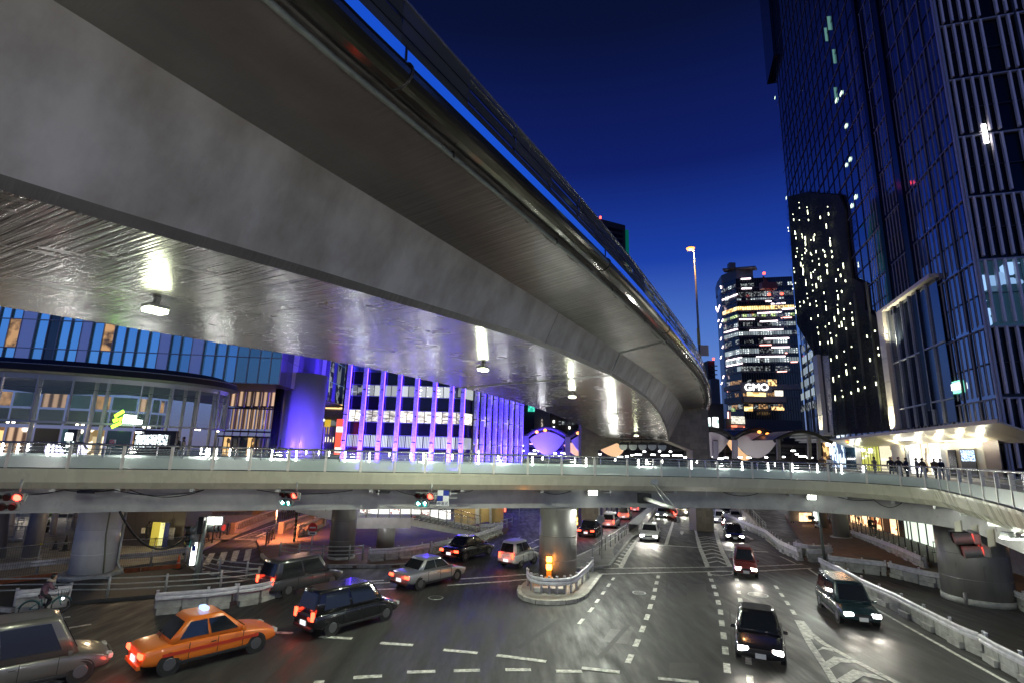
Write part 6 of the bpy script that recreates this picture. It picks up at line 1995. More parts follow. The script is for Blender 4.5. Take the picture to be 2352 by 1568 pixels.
for x0,x1,m,nm in [(500,560,lit_warm,'entrance'),(560,620,lit_blueish,'shop_window'),(620,700,lit_blueish,'shop_window'),(700,790,M_glassteal,'shop_window'),(790,840,M_cream,'wall_pier'),(840,880,lit_ylw,'shop_window'),(880,920,lit_ylw,'shop_window'),(920,960,lit_ylw,'shop_window'),(960,1005,lit_ylw,'shop_window'),
                      (1010,1110,mat_lit('striped_screen',(1,.95,.7),1.1,'stripes',dark=(.3,.2,.08),scale=(.8,.5,1),thr=.5,soft=.08,rand=.1),'shop_window'),(1115,1235,M_cream,'wall_pier'),(1240,1275,M_galv,'door_frame'),(1275,1370,lit_white,'shop_window'),(1375,1450,lit_shop,'door'),(1455,1550,lit_white,'shop_window'),(1555,1600,M_galv,'door_frame'),(1600,1945,M_cream,'wall'),(1950,2090,mat('entrance_dark',(.12,.09,.08),.5),'wall')]:
 shopw(x0,x1,1250,1440,m,nm,shp)
for k in range(7):
 q = shopw(840 + 27 * k,842 + 27 * k,1250,1440,M_dark,'mullion',shp,.95,.2)
a,b = onA(Z4(1600,1250),1.0),onA(Z4(1945,1245),1.0)
MB().bar(a,b,.5,.35).build('cove_light',emis('cove_warm',(1,.93,.66),6),shp)
for k in range(5):
 t = tA(onA(Z4(1150 + 190 * k,1240),1.5)); q = C0 + uA * t + nA * 2.0
 light('shop_fill_light','POINT',Vector((q.x,q.y,zcn - 1.5)),130,(1,.92,.68),.25,parent=shp)  # added lights below the canopy, no fixtures built
q = C0 + uA * (tC1 - 4) + nA * 2.0
light('shop_fill_light','POINT',Vector((q.x,q.y,zcn - 1.6)),110,(.8,.9,1),.25,parent=shp)
q = C0 + uA * (tA(onA(Z4(800,1240),1.5))) + nA * 2.0
light('shop_fill_light','POINT',Vector((q.x,q.y,zcn - 1.6)),110,(.95,1,.7),.25,parent=shp)
for x0,x1,y0,y1,lb in ((1175,1338,1222,1255,'glowing white name sign hanging below the middle of the canopy'),(520,598,1270,1302,'small glowing bluish sign at the far end of the canopy')):
 e = empty('hanging_sign',onA(Z4((x0 + x1) / 2,y1),2.4),lb,'sign')
 a,b = onA(Z4(x0,y1),2.4),onA(Z4(x1,y1 - 4),2.4); zt_ = onA(Z4((x0 + x1) / 2,y0),2.4).z
 b.z = a.z
 n_l = 11
 for k in range(n_l):
  p,q = a.lerp(b,(k + .1) / n_l),a.lerp(b,(k + .82) / n_l)
  panel('letter',emis('letter_bluish',(.85,.9,1),6),e,[p,q,Vector((q.x,q.y,zt_ - (.08 if k % 3 else 0))),Vector((p.x,p.y,zt_ - (.08 if k % 3 else 0)))],0,.12,n=nA)
 MB().bar(a.lerp(b,.02) + Vector((0,0,-.05)),a.lerp(b,.98) + Vector((0,0,-.05)),.1,.06).build('sign_rail',M_galv,e)
mpr = empty('map_screens',onA(Z4(1800,1445),1.2),'dark panel with two blue-white map screens at the deck entrance','sign board')
shopw(1730,1862,1325,1445,M_dark,'board',mpr,1.15)
for x0,x1 in ((1737,1790),(1798,1855)):
 a,b = onA(Z4(x0,1438),1.3),onA(Z4(x1,1438),1.3); b.z = a.z; zt_ = onA(Z4(x0,1342),1.3).z
 panel('screen',mat_lit('map_screen_blue',(.6,.8,1),2.0,'noise',dark=(.03,.06,.16),scale=(7,7,1),thr=.5,soft=.03,rand=.1),mpr,[a,b,Vector((b.x,b.y,zt_)),Vector((a.x,a.y,zt_))],0,.05,n=nA)
shopw(1620,1690,1335,1445,M_blackp,'direction_board',shp,1.15)
# deck floor in front of the tower
P_ = [off(5.7,ZD - .01)[int(at_px(1500,0,ZD)[1])],off(5.7,ZD - .01)[int(at_px(1850,0,ZD)[1])]]
dq = [Vector((24,30,0)),EDGE[-1] + EN[-1] * .3,Vector((40,12,0)),C0 + vB * 40,C0,C0 + uA * 50,C0 + uA * 50 + nA * 9,C0 + uA * 20 + nA * 14,Vector((20,40.6,0))]
MB().poly([Vector((v.x,v.y,ZD - .02)) for v in [EDGE[i] + EN[i] * .3 for i in range(int(at_px(2000,0,ZD)[1]),nE,3)] + dq[2:]]).build('tower_deck',M_deck,kind='structure')
# inner glass railings on that deck
for (pa,pb,n_,lb) in ((Z4(1905,1465),Z4(2290,1500),8,'glass railing on the deck before the tower corner, nearest the tower'),(Z4(1500,1462),Z4(2280,1545),11,'glass railing across the bend of the deck at right')):
 a,b = atz((pa[0],pa[1] + 0),ZD + 1.1),atz((pb[0],pb[1]),ZD + 1.1)
 a.z = b.z = ZD
 e = empty('deck_railing',(a + b) / 2,lb,'railing')
 rail_run(a,b,n_,e)
 for k in range(n_):
  q = a.lerp(b,(k + .5) / n_)
  MB().box(q + Vector((0,-.05,.75)),(.05,.05,.4)).build('light_strip',M_led,e)
light('deck_fill_light','POINT',Vector((27,30,ZD + .9)),60,(1,1,.95),.2)  # added fill light on the deck, without a fixture
# ================================================================== STREET FURNITURE
def pathpts(px,z=0.0):
 return [G(p) + Vector((0,0,z)) for p in px]
def frames(pts,step):
 rs = resample(pts,step)
 return rs
BLK = MB()
def barrier(px,label,name='guardrail_barrier',blocks=True,h=.92,group='white guardrails on concrete blocks',post_step=2.0,face=1):
 pts = pathpts(px)
 mid = pts[len(pts) // 2]
 e = empty(name,mid,label,'guardrail',group)
 fine = resample(pts,.5)
 nn = normals(fine)
 face = 1 if (-nn[len(nn) // 2]).dot(-mid) > 0 else -1
 fn = [n * face for n in nn]
 prof_ = [(.0,h),(.06,h - .04),(.06,h - .10),(.0,h - .16),(.06,h - .22),(.06,h - .28),(.0,h - .32)]
 # corrugated beam, in lengths of about four metres
 L_ = 8
 for a in range(0,len(fine) - 1,L_):
  b = min(a + L_,len(fine) - 1)
  mb = MB()
  for (d0,z0),(d1,z1) in zip(prof_,prof_[1:]):
   mb.strip([fine[i] - fn[i] * (.20 + d0) + Vector((0,0,z0)) for i in range(a,b + 1)],[fine[i] - fn[i] * (.20 + d1) + Vector((0,0,z1)) for i in range(a,b + 1)],sm=False)
  o = mb.build('beam',M_rail,e)
  sl = o.modifiers.new('thick','SOLIDIFY'); sl.thickness = .012
 ps = resample(pts,post_step)
 pn = normals(ps)
 for q,n in zip(ps,pn):
  MB().lathe([(.055,.25 if blocks else 0),(.055,h + .03),(.065,h + .04),(.065,h + .07)],q,8).build('post',M_rail,e)
  MB().box(q - n * face * .12 + Vector((0,0,h - .16)),(.1,.12,.2),math.atan2(n.y,n.x) - math.pi / 2).build('bracket',M_rail,e)
 if blocks:
  bs = resample(pts,1.0)
  for i,(a,b) in enumerate(zip(bs,bs[1:])):
   d = (b - a).normalized(); c = (a + b) / 2
   rz = math.atan2(d.y,d.x)
   nn_ = Vector((-d.y,d.x,0)) * face
   MB().box(c + Vector((0,0,.40 + rnd.uniform(-.005,.005))),((b - a).length - .03,.28,.32),rz).build('upper_block',M_conc,e,bevel=.02)
   if i % 2 == 0: MB().box(c - nn_ * .05 + Vector((0,0,.12)),((b - a).length * .86,.46,.26),rz).build('concrete_block',M_conc,e,bevel=.03)
   else: MB().box(c + Vector((0,0,.12)),((b - a).length * .9,.34,.26),rz).build('concrete_block',M_conc,e,bevel=.03)
 return e
barrier([Z8(*p) for p in [(392,772),(470,815),(600,883),(700,945),(820,1005),(940,1062),(1090,1145),(1260,1240),(1460,1348),(1560,1388)]],'longest white guardrail on stepped concrete blocks, along the right edge of the road')
barrier([Z8(*p) for p in [(1578,1402),(1700,1480),(1850,1562),(2000,1645)]],'white guardrail on blocks in the bottom right corner, past a narrow gap')
barrier([Z8(*p) for p in [(440,752),(620,775),(845,802)]],'short guardrail on blocks, left of two in a row before the right column')
barrier([Z8(*p) for p in [(885,808),(1000,840),(1150,875),(1310,908)]],'guardrail on blocks ending against the thick dark right column')
barrier([Z8(*p) for p in [(1700,985),(1800,1035),(1950,1105),(2050,1150)]],'guardrail on blocks right of the thick dark column, cut by the picture edge')
barrier([Z8(*p) for p in [(-560,300),(-300,400),(0,540),(100,628),(240,698)]],'long guardrail on blocks descending beside the right carriageway above the lamp post')
barrier([Z8(*p) for p in [(205,645),(300,668),(440,665)]],'back one of two short guardrails by the grey pole at right')
barrier([Z8(*p) for p in [(285,700),(360,704),(445,692)]],'front one of two short guardrails by the grey pole at right')
barrier([Z8(*p) for p in [(612,545),(770,600),(930,665),(1130,762)]],'lilac guardrail on a concrete kerb below the black fence at right')
barrier([Z6(*p) for p in [(802,712),(920,706),(1090,687),(1215,664)]],'guardrail on blocks starting right of the grey column by the stairs')
barrier([Z6(*p) for p in [(1245,660),(1440,612),(1600,562),(1740,508)]],'guardrail on blocks curving up the left slip road under the stairs')
barrier([Z6(*p) for p in [(1590,500),(1670,498),(1745,485)]],'short guardrail at the foot of the footbridge stairs')
barrier([Z5(*p) for p in [(92,1062),(280,1040),(480,1015)]],'short lilac guardrail on blocks behind the cyclist')
barrier([Z5(*p) for p in [(1100,1075),(1270,1060),(1500,1042),(1662,1018)]],'guardrail on blocks left of the narrow gap, behind the traffic')
barrier([Z5(*p) for p in [(1680,1018),(1823,998),(1900,975),(1980,945)]],'guardrail on blocks right of the narrow gap, behind the traffic')
barrier([Z5(*p) for p in [(-100,850),(0,842),(200,818),(500,785)]],'guardrail without blocks behind the white column, left stretch',blocks=False,group='white guardrails behind the white column')
barrier([Z5(*p) for p in [(780,765),(1000,745),(1200,722),(1320,702)]],'guardrail without blocks behind the white column, right stretch',blocks=False,group='white guardrails behind the white column')
# guardrail round the island
ip = pathpts([Z7(*p) for p in [(108,868),(112,900),(135,932),(209,955),(265,960),(320,962),(375,958),(421,950),(461,926),(503,882),(541,845),(575,800)]],.17)
e = empty('island_guardrail',ip[5],'curved white guardrail on posts wrapping the kerbed island column','guardrail')
fi = smooth([p for p in ip],5)
fnn = normals(fi)
mb = MB()
prof_ = [(.0,.80),(.06,.76),(.06,.68),(.0,.62),(.06,.56),(.06,.48),(.0,.44)]
for (d0,z0),(d1,z1) in zip(prof_,prof_[1:]):
 mb.strip([q - n * d0 + Vector((0,0,z0)) for q,n in zip(fi,fnn)],[q - n * d1 + Vector((0,0,z1)) for q,n in zip(fi,fnn)],sm=False)
o = mb.build('beam',M_rail,e); sl = o.modifiers.new('thick','SOLIDIFY'); sl.thickness = .012
for q in ip[1:]:
 MB().lathe([(.065,0),(.065,.86),(.075,.87),(.075,.9)],q + Vector((0,.08,0)),10).build('post',M_rail,e)
MB().box(ip[4] + Vector((0,.5,.12)),(1.6,.45,.22)).build('concrete_plinth',M_conc,e,bevel=.03)

def bars(px,label,hs=(.38,.62,.88),step=2.4,m=M_galv,r=.035,name='tube_railing',group=None,dz=.14,pr=.06):
 pts = [p + Vector((0,0,dz)) for p in pathpts(px)]
 e = empty(name,pts[len(pts) // 2],label,'railing',group)
 fp = smooth(pts,4)
 for h_ in hs: MB().tube([q + Vector((0,0,h_)) for q in fp],r,6).build('rail',m,e)
 for q in resample(pts,step): MB().lathe([(pr,0),(pr,max(hs) + .08),(pr * .8,max(hs) + .1)],q,8).build('post',m,e)
 return e
bars([Z5(*p) for p in [(-60,995),(185,988),(485,985),(780,982),(1095,965),(1385,945),(1650,922),(1830,895)]],'grey three-bar railing running behind the cyclist and the near traffic')
bars([Zc(*p) for p in [(330,1260),(450,1310),(690,1388),(1000,1430),(1250,1450),(1375,1460)]],'grey three-bar railing curving round the corner by the zebra crossing',step=1.9)
bars([Z6(*p) for p in [(165,682),(235,694),(345,706),(480,712),(630,712),(755,704)]],'grey three-bar railing in front of the column by the no entry sign',step=1.7)
bars([Z7(*p) for p in [(575,705),(640,655),(735,585),(815,520)]],'light two-bar railing on the median by the round sign post',hs=(.5,.95),step=2.2,r=.03,pr=.04)
bars([Z6(*p) for p in [(1823,455),(1780,470),(1740,485)]],'short railing beyond the left slip road guardrail',hs=(.5,.9))
# ventilation grille structure on the median
e = empty('median_louvre',G(Z7(900,430)),'dark curved louvred upstand along the median between the carriageways','grille')
lp = smooth(pathpts([Z7(*p) for p in [(868,505),(912,452),(965,392),(1010,335),(1030,300)]]),6)
ln = normals(lp)
MB().strip([q + Vector((0,0,1.0)) + n * .5 for q,n in zip(lp,ln)],[q + n * .5 for q,n in zip(lp,ln)],sm=False).build('side_wall',M_dark,e)
MB().strip([q + Vector((0,0,1.0)) - n * .5 for q,n in zip(lp,ln)],[q - n * .5 for q,n in zip(lp,ln)],sm=False).build('side_wall',M_rail,e)
for q in resample(lp,.75):
 i = min(range(len(lp)),key=lambda j: (lp[j] - q).length)
 MB().box(q + Vector((0,0,1.02)),(1.1,.2,.09),math.atan2(ln[i].y,ln[i].x)).build('louvre',M_galv,e)
# retaining wall with railing on the right of the underpass
rw = empty('retaining_wall',G(Z7(1700,430)),'stained concrete retaining wall with handrail beside the right carriageway','wall')
rp = pathpts([Z7(*p) for p in [(1530,290),(1600,372),(1700,452),(1800,520)]])
M_ret = mat('retaining_concrete',(.26,.24,.19),.8,noise=.5,nscale=.9,nstretch=(1,1,.15),bump=.006,bscale=15)
tops = [2.4,2.0,1.3,.35]
for i in range(3):
 a,b = rp[i],rp[i + 1]
 MB().extr([a,b,b + Vector((0,0,tops[i + 1])),a + Vector((0,0,tops[i]))],(.35,.1,0)).build('wall_panel',M_ret,rw)
 rail_run(a + Vector((.2,0,tops[i])),b + Vector((.2,0,tops[i + 1])),5,rw,h=1.0,glass=False,m=M_galv)
# round sign posts
def sign_disc(p,base_px,r,label,facecol,ringm=None,bar=None,back=False,h=None):
 b = G(base_px); Y = b.y
 c = aty(p,Y)
 e = empty('round_sign',b,label,'sign')
 MB().tube([Vector((b.x,Y,b.z)),Vector((b.x,Y,c.z + r))],.045,8).build('post',M_galv,e)
 f = Vector((0,-1,0))
 MB().tube([c + f * .06,c + f * .08],r,24).build('sign_face',facecol,e)
 if ringm:
  MB().tube([c + f * .085 + Vector((r * .88 * math.cos(a),0,r * .88 * math.sin(a))) for a in [i * math.pi / 12 for i in range(25)]],r * .09,6,caps=False).build('ring',ringm,e)
 if bar: MB().box(c + f * .09,(r * 1.35,.012,r * .3)).build('bar',bar,e)
 return e,c
M_sred = mat('sign_red',(.6,.02,.02),.5)
e,c = sign_disc(Z6(407,458),Z6(383,702),.30,'red no entry sign on a leaning pale post before the grey column',M_sred,None,M_white)
MB().box(aty(Z6(405,497),c.y) + Vector((0,-.08,0)),(.6,.02,.18)).build('sub_plate',M_white,e)
for k in range(5): MB().box(aty(Z6(390 + 7.5 * k,497),c.y) + Vector((0,-.095,0)),(.07,.01,.09)).build('lettering',M_dark,e)
e,c = sign_disc(Z7(632,400),Z7(640,692),.30,'round grey sign seen from behind on the median post',M_galv)
e,c = sign_disc(Z7(60,293),Z7(50,430),.42,'small blue and red round sign at the left behind the middle column',mat('sign_blue2',(.02,.05,.4),.5),M_sred)
# grey pole with side light, right
b = G(Z8(405,712))
e = empty('grey_pole',b,'tall grey pole with small luminous side panel standing by the short guardrails at right','pole')
tp = aty(Z8(378,330),b.y)
MB().tube([b,Vector((b.x - .15,b.y,tp.z + .4))],[.11,.08],10).build('pole',M_pole,e)
q = aty(Z8(335,360),b.y)
MB().box(q,(.14,.2,1.0)).build('light_panel',emis('side_panel_white',(.9,1,.95),5),e)
MB().tube([q - Vector((.5,0,.3)),q - Vector((.1,0,.3))],.16,10).build('signal_case',M_dark,e)
MB().bar(q - Vector((0,0,.55)),Vector((b.x,b.y,q.z - .6)),.05,.05).build('arm',M_dark,e)

# ------------------------------------------------------------------ left: site fence, plaza, walls
fe = empty('site_fence',G(Z5(500,790)),'see-through mesh site fence with yellow clamps behind the white column','fence')
fpx = [(-80,862),(100,838),(300,812),(480,792),(780,772),(1000,762),(1180,748),(1310,735)]
fp = pathpts([Z5(*p) for p in fpx],.0)
M_mesh = mat('fence_mesh',(.16,.16,.15),.6,alpha=.30)
M_yel = mat('clamp_yellow',(.65,.55,.02),.5)
M_org = mat('skirt_board_orange',(.32,.09,.03),.7,noise=.5,nscale=2)
rs = resample(fp,1.8)
for i,(a,b) in enumerate(zip(rs,rs[1:])):
 up = Vector((0,0,1.75))
 MB().quad(a + Vector((0,0,.2)),b + Vector((0,0,.2)),b + up,a + up).build('mesh_panel',M_mesh,fe)
 wv = MB()
 for k in range(1,18): 
  p,q = a.lerp(b,k / 18),a.lerp(b,k / 18) + up
  wv.bar(p + Vector((0,0,.2)),q,.008,.008,up=Vector((0,1,0)))
 for k in range(1,7): wv.bar(a + up * (k / 7) + Vector((0,0,.05)),b + up * (k / 7) + Vector((0,0,.05)),.008,.008)
 wv.build('mesh_wires',M_dark,fe,kind='stuff')
 MB().tube([a + Vector((0,0,.05)),a + up],.022,6).build('post',M_galv,fe)
 MB().tube([a + up,b + up],.02,6).build('top_tube',M_galv,fe)
 if i % 3 == 0: MB().tube([a + up * .95,a + Vector((.35,-.7,.05))],.02,6).build('brace',M_galv,fe)
 MB().box(a + up + Vector((0,0,.02)),(.14,.08,.06)).build('clamp',M_yel,fe)
 if i % 3 == 0: MB().box(a + Vector((.35,-.7,.1)),(.12,.12,.12)).build('clamp',M_yel,fe)
 MB().box((a + b) / 2 + Vector((0,-.9,.15)),((b - a).length - .03,.04,.26),math.atan2((b - a).y,(b - a).x)).build('skirt_board',M_org,fe)

# dark corner building at street level
M_dwall = mat('corner_panel_dark',(.05,.045,.043),.5,noise=.15,nscale=1)
M_rwall = mat('corner_panel_brown',(.13,.09,.09),.5,noise=.15)
cb = empty('corner_building',G(Z5(1100,606)),'dark panelled ground floor with lit yellow doorway left of the zebra crossing','building')
a,b = G(Z5(838,602)),G(Z5(1290,607))
for k in range(5):
 p,q = a.lerp(b,k / 5),a.lerp(b,(k + 1) / 5)
 MB().extr([p + Vector((.01,0,.14)),q + Vector((-.01,0,.14)),q + Vector((-.01,0,5.9)),p + Vector((.01,0,5.9))],(0,3.5,0)).build('wall_panel',M_dwall,cb)
c = G(Z5(1350,560)); d = G(Z5(1478,470)); 
for k in range(5):
 p,q = b.lerp(d,k / 5),b.lerp(d,(k + 1) / 5)
 MB().extr([p + Vector((0,0,.1)),q + Vector((0,0,.1)) - (q - p) * .03,q + Vector((0,0,5.9)) - (q - p) * .03,p + Vector((0,0,5.9))],(-2,1.5,0)).build('wall_panel',M_rwall,cb)
Yc = a.y - .1
def wallq(x0,x1,y0,y1,m,nm,parent,dy=0,th=.08):
 q = [aty(Z5(x0,y1),Yc - dy),aty(Z5(x1,y1),Yc - dy),aty(Z5(x1,y0),Yc - dy),aty(Z5(x0,y0),Yc - dy)]
 q[3].x = q[0].x + (q[3].x - q[0].x) * .0; q[2].x = q[1].x
 return panel(nm,m,parent,q,0,th)
wallq(1062,1118,420,590,mat('doorway_yellow',(.4,.35,.06),.6,emit=(1,.85,.12),es=.22),'door_recess',cb)
wallq(1120,1146,425,588,emis('doorway_bright',(1,.95,.35),.8),'door_light',cb,.02)
wallq(1149,1185,425,604,mat('sign_panel_blue',(.012,.02,.12),.5),'blue_sign_panel',cb,.06)
for k in range(2): wallq(1156,1167,432 + 22 * k,446 + 22 * k,M_white,'pictogram',cb,.14,.02)

wallq(1186,1234,460,545,mat('map_dim',(.10,.10,.13),.4,noise=.7,nscale=6),'map_panel',cb,.05)
wallq(1003,1026,462,500,mat('paper',(.5,.48,.4),.6),'notice',cb,.03)
light('doorway_light','POINT',aty(Z5(1120,500),Yc - 1.2),25,(1,.85,.4),.2,parent=cb)
# plaza columns and glass rails at the far left
for (x0,y0,x1,y1,r_,m,lb) in [(298,300,212,690,.46,mat('column_blue_grey',(.16,.16,.20),.4),'dark blue-grey leaning round column left of the white bridge column'),
        (90,330,62,530,.22,M_col,'leftmost slender white column on the plaza'),(402,310,372,530,.2,M_col,'slender white column on the plaza nearer the white bridge column'),(556,300,520,480,.2,M_col,'slender white column on the plaza just left of the white bridge column'),(-5,330,-40,700,.5,mat('column_blue_grey',(.16,.16,.20),.4),'grey column cut by the left picture edge under the bridge')]:
 b = G(Z5(x1,y1)); t = aty(Z5(x0,y0),b.y)
 e = empty('plaza_column',b,lb,'column','columns on the left plaza')
 t = b + (t - b) * 1.25
 MB().tube([b + Vector((0,0,.1)),t],r_,18).build('shaft',m,e)
 MB().lathe([(r_ + .08,.12),(r_ + .08,.2)],b,18).build('foot',M_conc,e)
ly = [((30,470,560,478),45),((20,575,300,575),40),((60,385,560,395),50)]
for k,((x0,y0,x1,y1),YY) in enumerate(ly):
 a,b = aty(Z5(x0,y0),YY),aty(Z5(x1,y1),YY)
 z = (a.z + b.z) / 2; zb_ = z - 1.2
 a = Vector((a.x,a.y,max(.14,zb_))); b = Vector((b.x,b.y,max(.14,zb_)))
 e = empty('plaza_railing',(a + b) / 2,['middle','front','back'][k] + ' one of three glass railings stepping up the left plaza','railing','glass railings on the left plaza')
 rail_run(a,b,[6,4,6][k],e,m=M_galv)
M_box = mat('planter_box_pale',(.45,.42,.34),.6)
e = empty('terrace_wall',aty(Z5(60,620),41),'pale low terrace wall below the glass railing at far left','wall')
q = [aty(Z5(-60,640),40.5),aty(Z5(270,625),40.5),aty(Z5(285,545),40.5),aty(Z5(-60,535),40.5)]
for k in range(3):
 a0 = q[0].lerp(q[1],k / 3); b0_ = q[0].lerp(q[1],(k + 1) / 3 - .01); c0_ = q[3].lerp(q[2],(k + 1) / 3 - .01); d0_ = q[3].lerp(q[2],k / 3)
 panel('wall_panel',M_box,e,[a0,b0_,c0_,d0_],0,.4)
e = empty('terrace_wall',aty(Z5(400,600),41),'pale low terrace wall between the leaning column and the white column','wall')
q = [aty(Z5(310,640),41.5),aty(Z5(520,615),41.5),aty(Z5(530,545),41.5),aty(Z5(330,550),41.5)]
panel('wall_panel',M_box,e,q,0,.4)
# upper terrace steps with bluish light lines
e = empty('lit_steps',aty(Z5(400,320),56),'terrace steps edged with bluish-white light lines at far left under the bridge','steps')
for k in range(6):
 y = 303 + 9 * k
 a,b = aty(Z5(300,y),58 - k),aty(Z5(600,y + 2),58 - k)
 MB().bar(a,b,1.0,.22).build('step',M_wallg,e)
 MB().bar(a + Vector((0,-.55,.08)),b + Vector((0,-.55,.08)),.04,.06).build('light_line',emis('step_line',(.5,.65,1),1.6),e)
e = empty('lit_steps',aty(Z5(850,320),56),'short piece of blue-lit steps right of the white column','steps')
for k in range(6):
 y = 290 + 11 * k
 a,b = aty(Z5(838,y),52 - .3 * k),aty(Z5(874,y + 1),52 - .3 * k)
 MB().bar(a,b,.5,.1).build('step',M_wallg,e); MB().bar(a + Vector((0,-.3,.08)),b + Vector((0,-.3,.08)),.04,.06).build('light_line',emis('step_line',(.5,.65,1),1.6),e)
light('plaza_fill_light','POINT',aty(Z5(240,330),50) + Vector((0,0,1.2)),260,(1,.9,.75),.3)  # added fill lights over the plaza, no lamp bodies
light('plaza_fill_light','POINT',Vector((-24.5,37,4.6)),260,(1,.72,.42),.3)
# traffic cones
def cone(p,label,m,hh=.75,group='traffic cones'):
 b = G(p,.14)
 e = empty('traffic_cone',b,label,'traffic cone',group)
 MB().box(b + Vector((0,0,.02)),(.4,.4,.05)).build('base',M_black,e)
 MB().lathe([(.15,.04),(.03,hh)],b,14).build('cone_body',m,e)
 MB().lathe([(.105,hh * .42),(.078,hh * .6)],b + Vector((0,0,0)),14).build('reflective_band',M_white if m is not M_black else M_galv,e)
cone(Z5(1262,770),'orange and white traffic cone at the end of the site fence',mat('cone_orange',(.7,.12,.03),.5))
cone(Z5(455,640),'black cone standing on the plaza left of the white column',M_black,1.0)
cone(Z5(330,505),'black cone further back on the plaza by the slender white column',M_black,1.0)
cone(Z5(385,632),'low dark cone beside the black one on the plaza',M_black,.6)
# striped post beside the cone
b = G(Z5(1308,672),.14)
e = empty('striped_post',b,'black and yellow striped post at the end of the fence','post')
for k in range(8): MB().lathe([(.09,k * .22),(.09,k * .22 + .21)],b,10).build('band',M_yel if k % 2 else M_black,e)
b = G(Zc(1765,905),.14)
e = empty('striped_post',b,'green striped lamp post foot on the brown pavement left of the no entry sign','post')
for k in range(10): MB().lathe([(.10,k * .28),(.10,k * .28 + .27)],b,10).build('band',M_dark if k % 2 else mat('stripe_green',(.04,.10,.06),.5),e)
MB().lathe([(.07,2.8),(.06,6.0)],b,10).build('pole',M_dark,e)
# white folding chairs
def fold_chair(b,label,m,rz,group='folding chairs on the plaza'):
 e = empty('folding_chair',b,label,'chair',group)
 cx,sx = math.cos(rz),math.sin(rz)
 def W_(x,y,z): return Vector((b.x + x * cx - y * sx,b.y + x * sx + y * cx,b.z + z))
 MB().box(W_(0,0,.45),(.42,.40,.03),rz).build('seat',m,e)
 for k in range(2): MB().box(W_(0,.2,.62 + .14 * k),(.42,.02,.08),rz).build('back_slat',m,e)
 for s_ in (-.2,.2):
  MB().tube([W_(s_,.25,.0),W_(s_,-.15,.45)],.015,6).build('leg',m,e)
  MB().tube([W_(s_,-.22,.0),W_(s_,.2,.45),W_(s_,.24,.82)],.015,6).build('leg',m,e)
fold_chair(aty(Z5(128,468),44),'white folding chair on the plaza left of the leaning column',M_white,.4)
fold_chair(aty(Z5(352,420),44),'lime green folding chair beside the seated worker',mat('lime_paint',(.35,.6,.03),.5),.2)

# ------------------------------------------------------------------ side street at left centre
Yq = 62.0
def zcq(x0,x1,y0,y1,Y): return [aty(Zc(x0,y1),Y),aty(Zc(x1,y1),Y),aty(Zc(x1,y0),Y),aty(Zc(x0,y0),Y)]
ter = empty('street_cafe_wall',aty(Zc(950,440),Yq),'cafe wall of irregular pale stones between ochre piers at the head of the plaza','wall')
panel('back_wall',mat('purple_grey_wall',(.20,.18,.26),.7),ter,zcq(560,735,300,545,Yq + 1),0,.4)
M_stone = mat('crazy_stone',(.40,.38,.38),.8,noise=.3,nscale=2,objrand=.2)
M_stoneo = mat('crazy_stone_ochre',(.36,.28,.12),.8,noise=.3,nscale=2,objrand=.2)
panel('mortar',mat('mortar_dark',(.06,.055,.05),.9),ter,zcq(735,1165,300,445,Yq),0,.3)
q = zcq(735,1165,300,445,Yq - .05)
r3 = random.Random(11)
o_,dx_,dz_ = q[0],q[1] - q[0],q[3] - q[0]
dx_ = Vector((dx_.x,0,0)); dz_ = Vector((0,0,dz_.z))
nx_,nz_ = 19,6
gp = {}
for i in range(nx_ + 1):
 for j in range(nz_ + 1):
  gp[i,j] = (i + (r3.uniform(-.3,.3) if 0 < i < nx_ else 0) + (.5 if j % 2 and 0 < i < nx_ else 0),j + (r3.uniform(-.28,.28) if 0 < j < nz_ else 0))
for i in range(nx_):
 for j in range(nz_):
  cs = [gp[i,j],gp[i + 1,j],gp[i + 1,j + 1],gp[i,j + 1]]
  cx = sum(c[0] for c in cs) / 4; cy = sum(c[1] for c in cs) / 4
  P4 = [o_ + dx_ * ((cx + (c[0] - cx) * .86) / nx_) + dz_ * ((cy + (c[1] - cy) * .86) / nz_) for c in cs]
  MB().extr(P4,(0,-.05 - r3.uniform(0,.03),0)).build('stone',M_stoneo if i < 6 else M_stone,ter)
panel('wall_pier',mat('ochre_wall',(.34,.26,.14),.7),ter,zcq(1165,1375,300,545,Yq - .3),0,.5)
panel('wall_pier',mat('purple_grey_wall',(.20,.18,.26),.7),ter,zcq(1372,1660,300,520,Yq + .5),0,.5)
dk_ = [G(Zc(*p),.16) for p in [(560,560),(1360,560),(1640,600),(920,830),(600,990),(540,900),(520,700)]]
# plank terrace: long boards laid one by one
tr_e = empty('plank_terrace',dk_[0],'pale plank terrace between the corner building and the side street','terrace')
for k in range(16):
 t = k / 16
 yl = 560 + 330 * t
 xl = 575 - 20 * t; xr = 1500 - 610 * t if t > .12 else 1400 + 100 * t / .12
 a,b = G(Zc(xl,yl),.2),G(Zc(xr,yl - 4),.2)
 t2_ = (k + .93) / 16
 c,d = G(Zc(1500 - 610 * t2_ if t2_ > .12 else xr,560 + 330 * t2_ - 4),.2),G(Zc(575 - 20 * t2_,560 + 330 * t2_),.2)
 MB().extr([a,b,c,d],(0,0,-.05)).build('plank',mat('pale_plank',(.36,.29,.21),.6,noise=.2,nscale=3,objrand=.12),tr_e)
